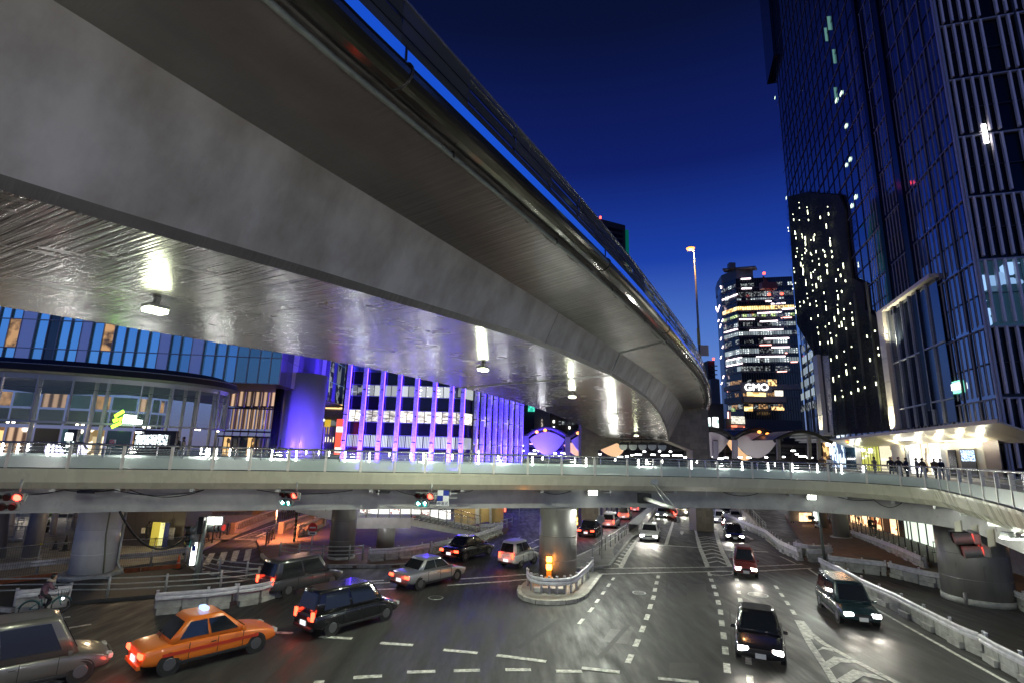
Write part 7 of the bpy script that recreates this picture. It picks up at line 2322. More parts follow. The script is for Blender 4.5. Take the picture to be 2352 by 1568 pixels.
# table with coloured chairs
tb = empty('long_table',aty(Zc(900,520),59),'long thin table in front of the stone cafe wall','table')
MB().bar(aty(Zc(600,480),58.5),aty(Zc(1125,478),58.5),.5,.05).build('table_top',mat('table_wood',(.35,.25,.15),.5),tb)
for x in (650,760,870,960,1050,1115): MB().tube([aty(Zc(x,482),58.5),aty(Zc(x - 14,530),58.5)],.02,6).build('leg',M_galv,tb)
for k,(x,col,nm) in enumerate([(686,(.45,.36,.22),'tan'),(788,(.02,.06,.35),'blue'),(898,(.5,.06,.02),'red'),(998,(.02,.03,.2),'navy'),(1088,(.4,.28,.06),'ochre')]):
 b = aty(Zc(x,530),60); 
 e = empty('shell_chair',b,'%s shell chair behind the long table by the stone wall' % nm,'chair','shell chairs at the long table')
 m = mat('shell_' + nm,col,.5)
 MB().box(b + Vector((0,0,.45)),(.45,.42,.04)).build('seat',m,e,bevel=.015)
 MB().extr([b + Vector((-.22,.2,.45)),b + Vector((.22,.2,.45)),b + Vector((.24,.24,.75)),b + Vector((.12,.26,.88)),b + Vector((-.12,.26,.88)),b + Vector((-.24,.24,.75))],(0,.03,0)).build('backrest',m,e)
 for sx in (-.18,.18):
  for sy in (-.16,.16): MB().tube([b + Vector((sx * 1.2,sy * 1.2,0)),b + Vector((sx,sy,.45))],.012,5).build('leg',M_galv,e)
for k,x in enumerate((1195,1250)):
 a,b = aty(Zc(x,555),58),aty(Zc(x + 45,440),58.6)
 e = empty('stacked_chair',a,('left' if k == 0 else 'right') + ' leaning stack of folded wooden chairs by the ochre wall','chair','folded wooden chairs')
 for s_ in (0,.12,.24):
  MB().bar(a + Vector((s_,s_,0)),b + Vector((s_,s_,0)),.05,.04,up=Vector((0,1,0))).build('frame_bar',mat('chair_wood',(.42,.22,.08),.5),e)
  MB().bar(a + Vector((s_ + .4,s_,0)),b + Vector((s_ + .4,s_,0)),.05,.04,up=Vector((0,1,0))).build('frame_bar',mat('chair_wood',(.42,.22,.08),.5),e)
 for j in range(5):
  q = a.lerp(b,.25 + .18 * j)
  MB().box(q + Vector((.2,-.03,0)),(.42,.03,.08)).build('slat',mat('chair_wood',(.42,.22,.08),.5),e)
# low parapet walls with bars either side of the lane
M_par = mat('parapet_brown',(.30,.19,.14),.7,noise=.15)
def parapet(px0,px1,label,h=1.0,n=9,nm='parapet'):
 a,b = G(px0),G(px1)
 e = empty(nm,a,label,'parapet')
 d = (b - a); L_ = d.length; d.normalize()
 MB().bar(a + Vector((0,0,.2)),b + Vector((0,0,.2)),.3,.4).build('base_wall',M_par,e)
 MB().bar(a + Vector((0,0,h)),b + Vector((0,0,h)),.2,.16).build('coping',M_par,e)
 for k in range(n * 3 + 1):
  q = a.lerp(b,k / (n * 3))
  MB().box(q + Vector((0,0,(h + .3) / 2)),(.05,.05,h - .4)).build('baluster',M_par,e)
 for q in (a,b): MB().box(q + Vector((0,0,h * .55)),(.45,.45,h * 1.1),math.atan2(d.y,d.x)).build('end_pier',M_par,e,bevel=.05)
parapet(Zc(940,815),Zc(1500,590),'brown parapet along the left side of the lane with ladder markings')
parapet(Zc(1590,800),Zc(2010,640),'brown parapet along the right side of the lane with ladder markings')
parapet(Zc(1800,850),Zc(2150,700),'paler parapet with yellow notices right of the lane')
# decorative low fences
def deco(px0,px1,label):
 a,b = G(px0,.14),G(px1,.14)
 e = empty('low_fence',a,label,'fence')
 MB().tube([a + Vector((0,0,.95)),b + Vector((0,0,.95))],.03,6).build('rail',M_dark,e)
 MB().tube([a + Vector((0,0,.25)),b + Vector((0,0,.25))],.02,6).build('rail',M_dark,e)
 for k in range(4):
  q = a.lerp(b,k / 3); MB().box(q + Vector((0,0,.5)),(.07,.07,1.0)).build('post',M_dark,e)
 for k in range(3):
  q = a.lerp(b,(k + .5) / 3); d = (b - a).normalized()
  for s_ in (-.3,-.1,.1,.3): MB().tube([q + Vector((0,0,.27)),q + d * s_ * .6 + Vector((0,0,.5)),q + d * s_ + Vector((0,0,.8))],.012,5).build('scroll',M_dark,e)
deco(Zc(545,990),Zc(860,830),'black scroll fence along the kerb left of the lane')
deco(Zc(1385,970),Zc(1500,870),'short black scroll fence on the right kerb of the lane')
# hooped bollards
for k in range(8):
 b = G(Zc(1580 + 28 * k,600 - 6 * k),.05)
 e = empty('hoop_bollard',b,'%s black hoop bollard beside the lane, counted from the suited man' % ['first','second','third','fourth','fifth','sixth','seventh','eighth'][k],'bollard','hoop bollards beside the lane')
 MB().tube([b,b + Vector((0,0,.75)),b + Vector((.12,.05,.9)),b + Vector((.3,.1,.9)),b + Vector((.42,.14,.75)),b + Vector((.42,.14,0))],.035,8).build('hoop',M_dark,e)
# orange lamp on the thin pole
b = G(Zc(1500,885),.1); t = aty(Zc(1545,385),b.y)
e = empty('lane_lamp',b,'thin pole with small orange lamp lighting the side lane','street lamp')
MB().tube([b,t],.045,8).build('pole',M_galv,e)
MB().tube([t,t + Vector((.3,0,.1))],.03,6).build('arm',M_galv,e)
MB().box(t + Vector((.35,0,.05)),(.4,.2,.08)).build('lamp_head',M_galv,e)
MB().box(t + Vector((.35,0,0)),(.34,.16,.04)).build('lens',emis('lane_orange',(1,.35,.15),12),e)
light('lane_light','SPOT',t + Vector((.3,0,-.1)),2000,(1,.36,.16),.15,parent=e,spot=R(150),aim=t + Vector((-1.5,2.5,-6)))
light('lane_light','POINT',G(Zc(1900,560)) + Vector((0,0,4)),380,(1,.55,.40),.3)  # extra light added over the lane, not part of the pole lamp
# bright shop at the back and yellow walls
bs_ = empty('convenience_shop',aty(Z6(1100,400),62),'brightly lit shop front behind the footbridge stairs','shop')
for k in range(9):
 x0 = 740 + 72 * k
 panel('shop_window',lit_white if k % 3 else mat_lit('shelf_goods',(1,.9,.8),1.6,'blocks',dark=(.25,.12,.1),scale=(4,5,1),thr=.35,rand=.2),bs_,[aty(Z6(x0,400),64),aty(Z6(x0 + 69,400),64),aty(Z6(x0 + 69,262),64),aty(Z6(x0,262),64)],0,.1)
MB().bar(aty(Z6(1120,320),63.6),aty(Z6(1385,322),63.6),.2,.35).build('sign_band',M_dark,bs_)
yw = empty('yellow_wall_building',aty(Z6(1500,430),60),'ochre walled building with framed poster and bright windows behind the stairs','building')
M_och = mat('ochre_panel',(.40,.30,.12),.6,noise=.1)
for x0,x1 in ((1408,1565),(1590,1668),(1675,1762)):
 panel('wall_panel',M_och,yw,[aty(Z6(x0,440 if x0 < 1500 else 425),60),aty(Z6(x1,438 if x0 < 1500 else 418),60),aty(Z6(x1,262),60),aty(Z6(x0,262),60)],0,.3)
panel('window',emis('yw_window',(1,1,.9),1.6),yw,[aty(Z6(1592,318),59.8),aty(Z6(1665,315),59.8),aty(Z6(1665,275),59.8),aty(Z6(1592,275),59.8)],0,.1)
panel('poster',mat('poster_dark_red',(.10,.02,.03),.4),yw,[aty(Z6(1467,318),59.8),aty(Z6(1504,318),59.8),aty(Z6(1504,280),59.8),aty(Z6(1467,280),59.8)],0,.1)
for x in (1570,1582,1670): MB().bar(aty(Z6(x,262),59.7),aty(Z6(x,432),59.7),.25,.2,up=Vector((0,1,0))).build('door_post',M_galv,yw)
MB().box(aty(Z6(1774,330),59.5),(.2,.2,.5)).build('warning_lamp',emis('red_box',(1,.1,.05),3),yw)
light('wall_light','POINT',aty(Z6(1520,300),57.5),120,(1,.85,.55),.3,parent=yw)  # added light before the ochre wall, no fixture
light('shop_glow','POINT',aty(Z6(1080,300),60),160,(1,.97,1),.4,parent=bs_)
# pale pillars of the passage behind the middle column
pr_ = empty('passage_pillars',G(Z7(700,330)),'pale square pillars of a passage wall seen behind the middle column','wall')
for k,x in enumerate((505,610,655,690,725,768,805,835)):
 Y = 70 + 5 * k
 MB().bar(aty(Z7(x,262),Y),aty(Z7(x,405 - 9 * k),Y),.5 if k else 1.6,.6,up=Vector((0,1,0))).build('pillar',mat('pillar_pale',(.42,.40,.36),.6,noise=.1),pr_)
panel('back_wall',mat('passage_back',(.05,.045,.05),.8),pr_,[aty(Z7(455,420),112),aty(Z7(990,330),112),aty(Z7(990,250),112),aty(Z7(455,250),112)],0,.5)
e = empty('yellow_sign',G(Z7(480,445)),'upright yellow notice board behind the middle column','sign')
q = aty(Z7(480,398),66)
MB().box(q,(.8,.08,2.6)).build('board',mat('yellow_notice',(.42,.42,.08),.5),e)
for k in range(5): MB().box(q + Vector((0,-.06,.9 - .45 * k)),(.34,.02,.28)).build('lettering',M_dark,e)
MB().bar(q - Vector((0,0,1.3)),q - Vector((0,0,2.2)),.1,.1,up=Vector((0,1,0))).build('post',M_galv,e)
for k,y in enumerate((400,430)):
 q = aty(Z7(458,y),60)
 e = empty('amber_lamp',q,('upper' if k == 0 else 'lower') + ' small amber lamp at the right edge of the middle column','lamp','small amber lamps by the middle column')
 MB().lathe([(.08,-.15),(.16,-.05),(.16,.12),(.06,.2)],q,10).build('lamp',M_amber,e)
 MB().box(q + Vector((0,.15,-.3)),(.08,.3,.5)).build('bracket',M_dark,e)
light('underpass_fill_light','POINT',Vector((13,66,4.2)),700,(1,1,.9),.3)  # added fill lights in the underpass, fixtures left out
light('underpass_fill_light','POINT',Vector((26,72,4.0)),500,(1,1,.92),.3)

# ------------------------------------------------------------------ right: street-level shops, fence, columns
rs_ = empty('lit_white_shop',G(Z8(1150,620)),'street-level frontage of tall glowing white panels at right under the bridge','shop front')
a,b = G(Z8(985,560),.35),G(Z8(1500,735),.35)
d = (b - a); 
M_gp = mat_lit('glow_panel',(.86,1,.82),.95,'noise',dark=(.6,.75,.55),scale=(.15,.2,1),thr=.4,soft=.2,rand=.1)
seg = [(0,.06),(.065,.12),(.13,.25),(.26,.38),(.39,.51),(.52,.64),(.65,.76),(.77,.88),(.89,1.0)]
for (u,v) in seg:
 p,q = a + d * u,a + d * (v - .008)
 panel('glow_panel',M_gp,rs_,[p,q,q + Vector((0,0,3.6)),p + Vector((0,0,3.6))],0,.12)
 MB().bar(q + Vector((0,0,0)),q + Vector((0,0,3.7)),.08,.08,up=Vector((0,1,0))).build('mullion',M_mull,rs_)
e2 = a - d * .12
panel('dark_pier',mat('polished_dark',(.05,.045,.04),.2),rs_,[e2,a - d * .005,a - d * .005 + Vector((0,0,4)),e2 + Vector((0,0,4))],0,.4)
panel('dark_wall',M_wallg,rs_,[b + d * .01,b + d * .5,b + d * .5 + Vector((0,0,4)),b + d * .01 + Vector((0,0,4))],0,.4)
ws = empty('warm_shop',G(Z8(780,510)),'orange-lit street-level shop with display cases behind the two women','shop')
a2 = G(Z8(590,440),.35); b2 = e2 - d * .01
dd2 = b2 - a2
M_wshop = mat_lit('warm_display',(1,.62,.30),1.9,'blocks',dark=(.30,.10,.03),scale=(1.6,1.6,1),thr=.35,soft=.15,rand=.35)
for k in range(7):
 p,q = a2 + dd2 * (k / 7 + .01),a2 + dd2 * ((k + 1) / 7 - .01)
 panel('display_window',M_wshop if k not in (5,) else mat('copper_wall',(.45,.22,.08),.4),ws,[p,q,q + Vector((0,0,2.9)),p + Vector((0,0,2.9))],0,.2)
 MB().bar(q,q + Vector((0,0,3.0)),.1,.1,up=Vector((0,1,0))).build('mullion',M_dark,ws)
nn_ = Vector((dd2.y,-dd2.x,0)).normalized()
if nn_.y > 0: nn_ = -nn_
light('shop_fill_light','POINT',a2 + dd2 * .35 + nn_ * 1.6 + Vector((0,0,2.4)),140,(1,.55,.25),.2,parent=ws)  # added light before the warm shop, no lamp built
light('shop_fill_light','POINT',a2 + dd2 * .85 + nn_ * 1.4 + Vector((0,0,.4)),60,(1,.5,.15),.1,parent=ws)
light('panel_glow','POINT',a + d * .4 + nn_ * 2.0 + Vector((0,0,2)),120,(.9,1,.85),.4,parent=rs_)
w3 = empty('far_warm_shop',G(Z8(250,400)),'small warm-lit shop at the far end of the right footway','shop')
for k in range(3):
 panel('window',M_wshop,w3,[aty(Z8(228 + 28 * k,415),66),aty(Z8(254 + 28 * k,415),66),aty(Z8(254 + 28 * k,355),66),aty(Z8(228 + 28 * k,355),66)],0,.2)
panel('wall',M_wallg,w3,[aty(Z8(150,415),66.5),aty(Z8(228,415),66.5),aty(Z8(228,330),66.5),aty(Z8(150,330),66.5)],0,.3)
for (x,yb_,r_,lb) in ((332,458,.55,'first round column under the deck at right, counted from the far end'),(412,492,.5,'second round column under the deck at right, next to the grey pole'),(560,560,.75,'thick round column under the deck at the head of the black fence')):
 b = G(Z8(x,yb_),.14)
 e = empty('deck_column',b,lb,'column','columns under the right deck')
 MB().lathe([(r_,0),(r_,ZD - .3 - b.z)],b + Vector((0,r_,0)),28).build('shaft',M_pier,e)
 MB().lathe([(r_ + .25,0),(r_ + .25,.25)],b + Vector((0,r_,0)),28).build('base_ring',M_conc,e)
bf = empty('black_fence',G(Z8(900,640)),'black upright-bar fence on the terrace edge at right','fence')
fa = [G(Z8(*p),.4) for p in [(612,515),(760,575),(930,650),(1100,722),(1190,760)]]
fr = resample(fa,.16)
for i,q in enumerate(fr):
 if i % 9 == 0: MB().box(q + Vector((0,0,.6)),(.06,.06,1.2)).build('post',M_dark,bf)
 else: MB().box(q + Vector((0,0,.58)),(.018,.018,1.0)).build('bar',M_dark,bf)
MB().tube([q + Vector((0,0,1.15)) for q in fa],.03,6).build('top_rail',M_dark,bf)
MB().tube([q + Vector((0,0,.1)) for q in fa],.02,6).build('bottom_rail',M_dark,bf)
bars([Z8(445,455),Z8(520,490),Z8(590,520)],'dark railing between the deck columns at right',hs=(.3,.6,.9),m=M_dark,r=.02,step=1.2)
e = empty('queue_post',G(Z8(1190,665),.4),'low belt barrier with dark feet in front of the glowing panels','barrier post')
p,q = G(Z8(1190,675),.4),G(Z8(1278,690),.4)
for v in (p,q):
 MB().lathe([(.18,0),(.18,.04),(.03,.05),(.03,.9)],v,10).build('post',M_dark,e)
MB().bar(p + Vector((0,0,.85)),q + Vector((0,0,.85)),.02,.06).build('belt',M_dark,e)
light('footway_fill_light','POINT',Vector((28,46,4.6)),120,(1,.55,.3),.3)  # added fill lights for the footway below the deck, no fixtures
light('footway_fill_light','POINT',Vector((36,34,4.2)),90,(1,.55,.25),.3)
# ================================================================== VEHICLES
M_tyre = mat('tyre',(.015,.015,.015),.8)
M_rim = mat('alloy_rim',(.22,.22,.23),.35,metal=.8)
M_cglass = mat('car_glass',(.012,.014,.018),.05,spec=.9)
M_plate = mat('number_plate',(.6,.6,.6),.5)
M_trim = mat('car_trim',(.02,.02,.022),.4)
M_drl = emis('brake_strip',(1,.06,.03),6)
def loft(mb,sections,closed_ends=True):
 """sections: list of rings with the same number of points"""
 n = len(sections[0]); i0 = len(mb.v)
 for s_ in sections: mb.v += [tuple(p) for p in s_]
 for k in range(len(sections) - 1):
  for j in range(n):
   j2 = (j + 1) % n
   mb.f.append((i0 + k * n + j,i0 + k * n + j2,i0 + (k + 1) * n + j2,i0 + (k + 1) * n + j)); mb.sm.append(True); mb.uv.append([(0,0)] * 4)
 if closed_ends:
  mb.f.append(tuple(i0 + j for j in range(n))[::-1]); mb.sm.append(False); mb.uv.append([(0,0)] * n)
  mb.f.append(tuple(i0 + (len(sections) - 1) * n + j for j in range(n))); mb.sm.append(False); mb.uv.append([(0,0)] * n)
 return mb
def car(name,label,cat,centre,heading,paint,kind='sedan',lights='rear',plate=True,glow=0.0):
 """heading: plan direction in which the car drives"""
 c = Vector((centre.x,centre.y,centre.z + .02))
 e = empty(name,c,label,cat,rz=math.atan2(heading.y,heading.x))
 P_ = dict(sedan=(4.5,1.76,1.46),taxi=(4.5,1.74,1.55),wagon=(4.4,1.72,1.70),van=(4.8,1.80,2.0),kei=(3.4,1.48,1.65),bus=(7.5,2.2,2.9),truck=(5.6,2.0,2.6))[kind]
 Lc,Wc,Hc = P_
 h = Lc / 2
 box_ = kind in ('van','kei','wagon','bus','truck')
 belt = .92 if not kind in ('bus','truck') else 1.25
 # lower body
 def ring(x,zb,zt,w,tuck=.10):
  return [(x,-w * .86,zb),(x,-w,zb + .12),(x,-w,zb + (zt - zb) * .55),(x,-w + .03,zt - .08),(x,-w + tuck,zt),(x,w - tuck,zt),(x,w - .03,zt - .08),(x,w,zb + (zt - zb) * .55),(x,w,zb + .12),(x,w * .86,zb)]
 w = Wc / 2
 if box_:
  prof = [(-h,.42,belt - .10,w * .86),(-h + .08,.28,belt - .02,w * .96),(-h + .5,.24,belt,w),(0,.22,belt,w),(h - 1.3,.22,belt,w),(h - .7,.22,belt - .06,w),(h - .22,.24,belt - .2,w * .95),(h,.36,belt - .36,w * .82)]
 else:
  prof = [(-h,.42,.80,w * .84),(-h + .1,.28,.90,w * .95),(-h + .9,.22,.95,w),(-.3,.20,.93,w),(.9,.20,.90,w),(h - .6,.20,.80,w * .98),(h - .15,.24,.70,w * .92),(h,.34,.60,w * .80)]
 mb = loft(MB(),[ring(x,a,b,ww) for x,a,b,ww in prof])
 o = mb.build('body',paint,e,local=True)
 sb = o.modifiers.new('round','SUBSURF'); sb.levels = 2; sb.render_levels = 2
 # cabin
 if kind == 'truck' or kind == 'bus':
  cb = [(-h + .05,w * .96),(-h + .3,w),(h - .55,w),(h - .25,w * .94)]; x0,x1,xr0,xr1 = -h + .06,h - .22,-h + .12,h - .45
 elif box_:
  x0,x1,xr0,xr1 = -h + .08,h - .95,-h + .30,h - 1.55
 else:
  x0,x1,xr0,xr1 = -h + .75,h - 1.15,-h + 1.35,h - 2.0
 wb,wr = w - .08,w - .24
 zb_ = belt - .04
 b4 = [Vector((x0,-wb,zb_)),Vector((x1,-wb,zb_)),Vector((x1,wb,zb_)),Vector((x0,wb,zb_))]
 t4 = [Vector((xr0,-wr,Hc)),Vector((xr1,-wr,Hc)),Vector((xr1,wr,Hc)),Vector((xr0,wr,Hc))]
 def rr(f):
  z = f
  q = [b4[k].lerp(t4[k],z) for k in range(4)]
  out = []
  for k in range(4):
   p,nx_,pv = q[k],q[(k + 1) % 4],q[k - 1]
   out += [p + (pv - p).normalized() * .12,p + (nx_ - p).normalized() * .12]
  return out
 rings = [rr(0),rr(.5),rr(.86),[v + Vector((0,0,0)) for v in rr(.97)]]
 cen = sum(rings[-1],Vector()) / 8
 rings.append([cen + (v - cen) * .86 + Vector((0,0,.06)) for v in rings[-1]])
 loft(MB(),rings).build('roof',paint,e,local=True)
 # glass: windscreen, rear window, side windows set just proud
 def face(i,j,u0,u1,v0,v1,nm):
  def pt_(u,v): return b4[i].lerp(b4[j],u).lerp(t4[i].lerp(t4[j],u),v)
  q = [pt_(u0,v0),pt_(u1,v0),pt_(u1,v1),pt_(u0,v1)]
  n = (q[1] - q[0]).cross(q[3] - q[0]).normalized()
  MB().extr([p + n * .022 for p in q],-n * .02).build(nm,M_cglass,e,local=True)
 face(1,2,.08,.92,.12,.88,'windscreen'); face(3,0,.1,.9,.18,.86,'rear_window')
 if kind in ('bus','truck'):
  for k in range(4): face(0,1,.04 + .24 * k,.25 + .24 * k,.15,.82,'side_window'); face(2,3,.04 + .24 * k,.25 + .24 * k,.15,.82,'side_window')
 else:
  for (u0,u1) in ((.10,.48),(.52,.90)):
   face(0,1,u0,u1,.16,.86,'side_window'); face(2,3,u0,u1,.16,.86,'side_window')
 # wheels
 rw = .32 if kind not in ('bus','truck') else .42
 for x in (-h + .85,h - .85):
  for y in (-w + .02,w - .02):
   s_ = 1 if y > 0 else -1
   wl = MB().tube([Vector((x,y - .19 * s_,rw)),Vector((x,y - .02 * s_,rw)),Vector((x,y + .01 * s_,rw))],[rw,rw,rw * .93],22).build('wheel',M_tyre,e,local=True)
   rm = MB().tube([Vector((x,y + .005 * s_,rw)),Vector((x,y + .022 * s_,rw))],[rw * .62,rw * .56],16); ro = rm.build('rim',M_rim,wl,local=True)
   MB().tube([Vector((x,y - .03 * s_,rw)),Vector((x,y + .002 * s_,rw))],rw * 1.13,22).build('wheel_arch',M_trim,e,local=True)
 tz_ = belt - .22 if not box_ else belt - .1
 for y in (-1,1):
  MB().box((-h + .03,y * (w - .24),tz_),(.10,.34 if not box_ else .16,.15 if not box_ else .34)).build('tail_light',M_redlamp if lights in ('rear','both') else mat('tail_light_off',(.12,.01,.01),.2),e,bevel=.02,local=True)
  MB().box((h - .10,y * (w - .30),belt - .34),(.14,.36,.15)).build('headlight',M_headl if lights in ('front','both') else mat('headlight_off',(.5,.5,.5),.1),e,bevel=.03,local=True)
  MB().box((x1 - .25,y * (w + .06),belt + .04),(.14,.16,.12)).build('door_mirror',paint,e,bevel=.03,local=True)
  MB().box((-.1,y * (w + .002),belt - .18),(.16,.02,.03)).build('door_handle',M_trim,e,local=True)
 for x in (-h * .38,.05,h * .40):
  for y in (-1,1): MB().box((x,y * (w - .002),belt - .30),(.016,.016,.50)).build('door_seam',M_black,e,local=True)
 for y in (-1,1): MB().box((0,y * (w - .01),.30),(Lc * .52,.05,.10)).build('side_sill',M_trim,e,bevel=.02,local=True)
 MB().tube([Vector((-h + .1 + .6 * (not box_),0,belt + .06)),Vector((-h + .1 + .75 * (not box_),.3,belt + .16))],.012,5).build('rear_wiper',M_trim,e,local=True)
 MB().box((-h - .0,0,.52),(.05,.36,.17)).build('number_plate',emis('lit_plate',(.9,.95,1),.9) if lights == 'rear' else M_plate,e,local=True)
 MB().box((h + .01,0,.42),(.05,.36,.16)).build('number_plate',M_plate,e,local=True)
 MB().box((h - .02,0,.58),(.06,w * .9,.10)).build('grille',M_trim,e,bevel=.01,local=True)
 MB().box((-h + .02,0,.36),(.12,w * 1.6,.14)).build('rear_bumper',M_trim if kind != 'taxi' else paint,e,bevel=.03,local=True)
 if kind == 'taxi':
  MB().box((-.25,0,Hc + .12),(.22,.46,.14)).build('roof_lamp',emis('taxi_roof_lamp',(.35,.55,1),1.6),e,bevel=.04,local=True)
  for y in (-1,1): MB().box((-.1,y * (w + .006),.62),(3.1,.01,.10)).build('side_stripe',mat('taxi_stripe',(.5,.04,.02),.4),e,local=True)
 if lights in ('front','both') and glow:
  for y in (-.5,.5):
   l = light('headlight_beam','SPOT',(h + .05,y,.62),glow,(1,.93,.78),.06,spot=R(78),blend=.8)
   l.parent = e; l.location = (h + .12,y,.62); l.rotation_euler = Vector((1,0,-.09)).to_track_quat('-Z','Y').to_euler()
 if lights in ('rear','both') and glow:
  l = light('tail_glow','POINT',(-h - .3,0,.6),glow,(1,.08,.04),.15); l.parent = e; l.location = (-h - .35,0,.62)
 return e
def hd(a,b):
 v = G(b) - G(a); v.z = 0; return v.normalized()
pt_org = mat('paint_taxi_orange',(.72,.17,.02),.3,coat=.6)
pt_blk = mat('paint_black',(.012,.012,.014),.18,coat=.8)
pt_gry = mat('paint_warm_grey',(.14,.13,.12),.3,metal=.4,coat=.6)
pt_sil = mat('paint_silver',(.38,.38,.40),.3,metal=.6,coat=.5)
pt_wht = mat('paint_white',(.62,.62,.62),.3,coat=.5)
pt_teal = mat('paint_dark_teal',(.015,.032,.038),.25,coat=.7)
pt_red = mat('paint_red',(.35,.02,.02),.3,coat=.5)
pt_beige = mat('paint_beige',(.42,.36,.26),.35,coat=.4)
hl = hd((300,1545),(760,1432))
car('taxi','orange taxi with lit tail lights driving away at the lower left','taxi',G((470,1508)),hl,pt_org,'taxi','rear',glow=10)
car('delivery_van','warm grey van with tail lights behind the orange taxi at the lower left corner','van',G((22,1580)),hd((0,1584),(420,1494)),pt_gry,'van','rear',glow=8)
car('minivan','black minivan with lit plate and tail lights ahead of the orange taxi','car',G((800,1432)),hd((680,1460),(930,1392)),pt_blk,'wagon','rear',glow=8)
car('hatchback','silver car with amber-red rear lights between the black minivan and the middle column','car',G((985,1338)),hd((910,1355),(1070,1318)),pt_sil,'sedan','rear',glow=4)
car('hatchback','white car just left of the middle column with red tail lights','car',G((1192,1296)),hd((1130,1310),(1260,1270)),pt_wht,'kei','rear',glow=4)
car('sedan','dark sedan with red tail lights climbing the left slip road by the guardrail','car',G(Z6(1510,668)),hd(Z6(1300,715),Z6(1700,618)),pt_blk,'sedan','rear',glow=6)
car('hatchback','dark hatchback on the far left lane nearest the curved three-bar railing','car',G((690,1352)),hd((600,1372),(830,1318)),mat('paint_dark_grey',(.05,.05,.055),.3,coat=.6),'wagon','rear',glow=4)
car('sedan','dark sedan right of the middle column with red tail lights','car',G(Z7(560,515)),hd(Z7(450,560),Z7(700,455)),pt_blk,'sedan','rear',glow=8)
car('minivan','white van with red tail lights third in the queue away from the middle column','car',G(Z7(705,455)),hd(Z7(600,500),Z7(800,400)),pt_wht,'wagon','rear',glow=8)
car('minivan','cream coloured minivan further along the left carriageway beside the louvred median','car',G(Z7(805,398)),hd(Z7(700,455),Z7(880,340)),mat('paint_cream',(.6,.6,.5),.35),'van','rear',glow=8)
car('minivan','white car farthest up the left carriageway near the bridge girder','car',G(Z7(880,345)),hd(Z7(800,398),Z7(930,300)),pt_wht,'van','rear',glow=8)
hm = hd(Z7(1075,400),Z7(985,560))
car('sedan','oncoming white sedan with bright headlights on the middle carriageway left lane','car',G(Z7(985,545)),hd(Z7(1060,430),Z7(940,610)),pt_wht,'sedan','front',glow=260)
car('sedan','second oncoming car further back in the middle carriageway left lane','car',G(Z7(1068,385)),hd(Z7(1110,310),Z7(1050,420)),pt_sil,'sedan','front',glow=120)
car('minibus','beige and blue minibus with dazzling bluish headlights facing the camera','bus',G(Z7(1203,372)),hd(Z7(1203,300),Z7(1206,420)),pt_beige,'bus','front',glow=300)
car('hatchback','small white oncoming car right beside the stone pier column','car',G(Z7(1478,425)),hd(Z7(1440,330),Z7(1500,480)),pt_wht,'kei','front',glow=60)
car('sedan','dark oncoming sedan in the middle of the right carriageway queue','car',G(Z7(1522,372)),hd(Z7(1480,300),Z7(1560,440)),pt_blk,'sedan','front',glow=80)
car('sedan','oncoming silver car next to the retaining wall','car',G(Z7(1590,412)),hd(Z7(1520,320),Z7(1650,480)),pt_sil,'sedan','front',glow=80)
car('sedan','dark oncoming sedan right of the chevron strip with warm headlights','car',G(Z7(1580,545)),hd(Z7(1500,430),Z7(1640,640)),pt_blk,'sedan','front',glow=160)
car('hatchback','small dark red oncoming hatchback between chevron strip and right lane dashes','car',G(Z7(1660,790)),hd(Z7(1610,640),Z7(1690,900)),mat('paint_maroon',(.12,.02,.02),.3,coat=.6),'kei','front',glow=80)
car('sedan','dark oncoming sedan cut by the bottom picture edge with warm headlights','car',G((1745,1490)),hd((1735,1380),(1752,1560)),pt_blk,'sedan','front',glow=70)
car('minivan','dark teal oncoming minivan with bright headlights above the painted chevrons','car',G(Z8(565,1090)),hd(Z8(300,880),Z8(700,1200)),pt_teal,'wagon','front',glow=110)

# ================================================================== PEOPLE
def body_mesh(J,Rr,edges,name,m,parent,root=0,local=True,levels=1):
 me = bpy.data.meshes.new(name)
 me.from_pydata([tuple(j) for j in J],edges,[])
 me.materials.append(m)
 o = bpy.data.objects.new(name,me)
 C.objects.link(o); o.parent = parent
 sk = o.modifiers.new('skin','SKIN'); sk.use_smooth_shade = True
 if not me.skin_vertices: me.attributes.new('x','FLOAT','POINT')
 bm_ = bmesh.new(); bm_.from_mesh(me)
 ly_ = bm_.verts.layers.skin.verify()
 bm_.verts.ensure_lookup_table()
 for v,r in zip(bm_.verts,Rr):
  v[ly_].radius = (r,r) if not isinstance(r,tuple) else r
  v[ly_].use_root = (v.index == root)
 bm_.to_mesh(me); bm_.free()
 ss_ = o.modifiers.new('sub','SUBSURF'); ss_.levels = levels; ss_.render_levels = levels
 return o
M_skin = mat('skin',(.42,.25,.17),.5)
M_hair = mat('hair_black',(.012,.010,.009),.4)
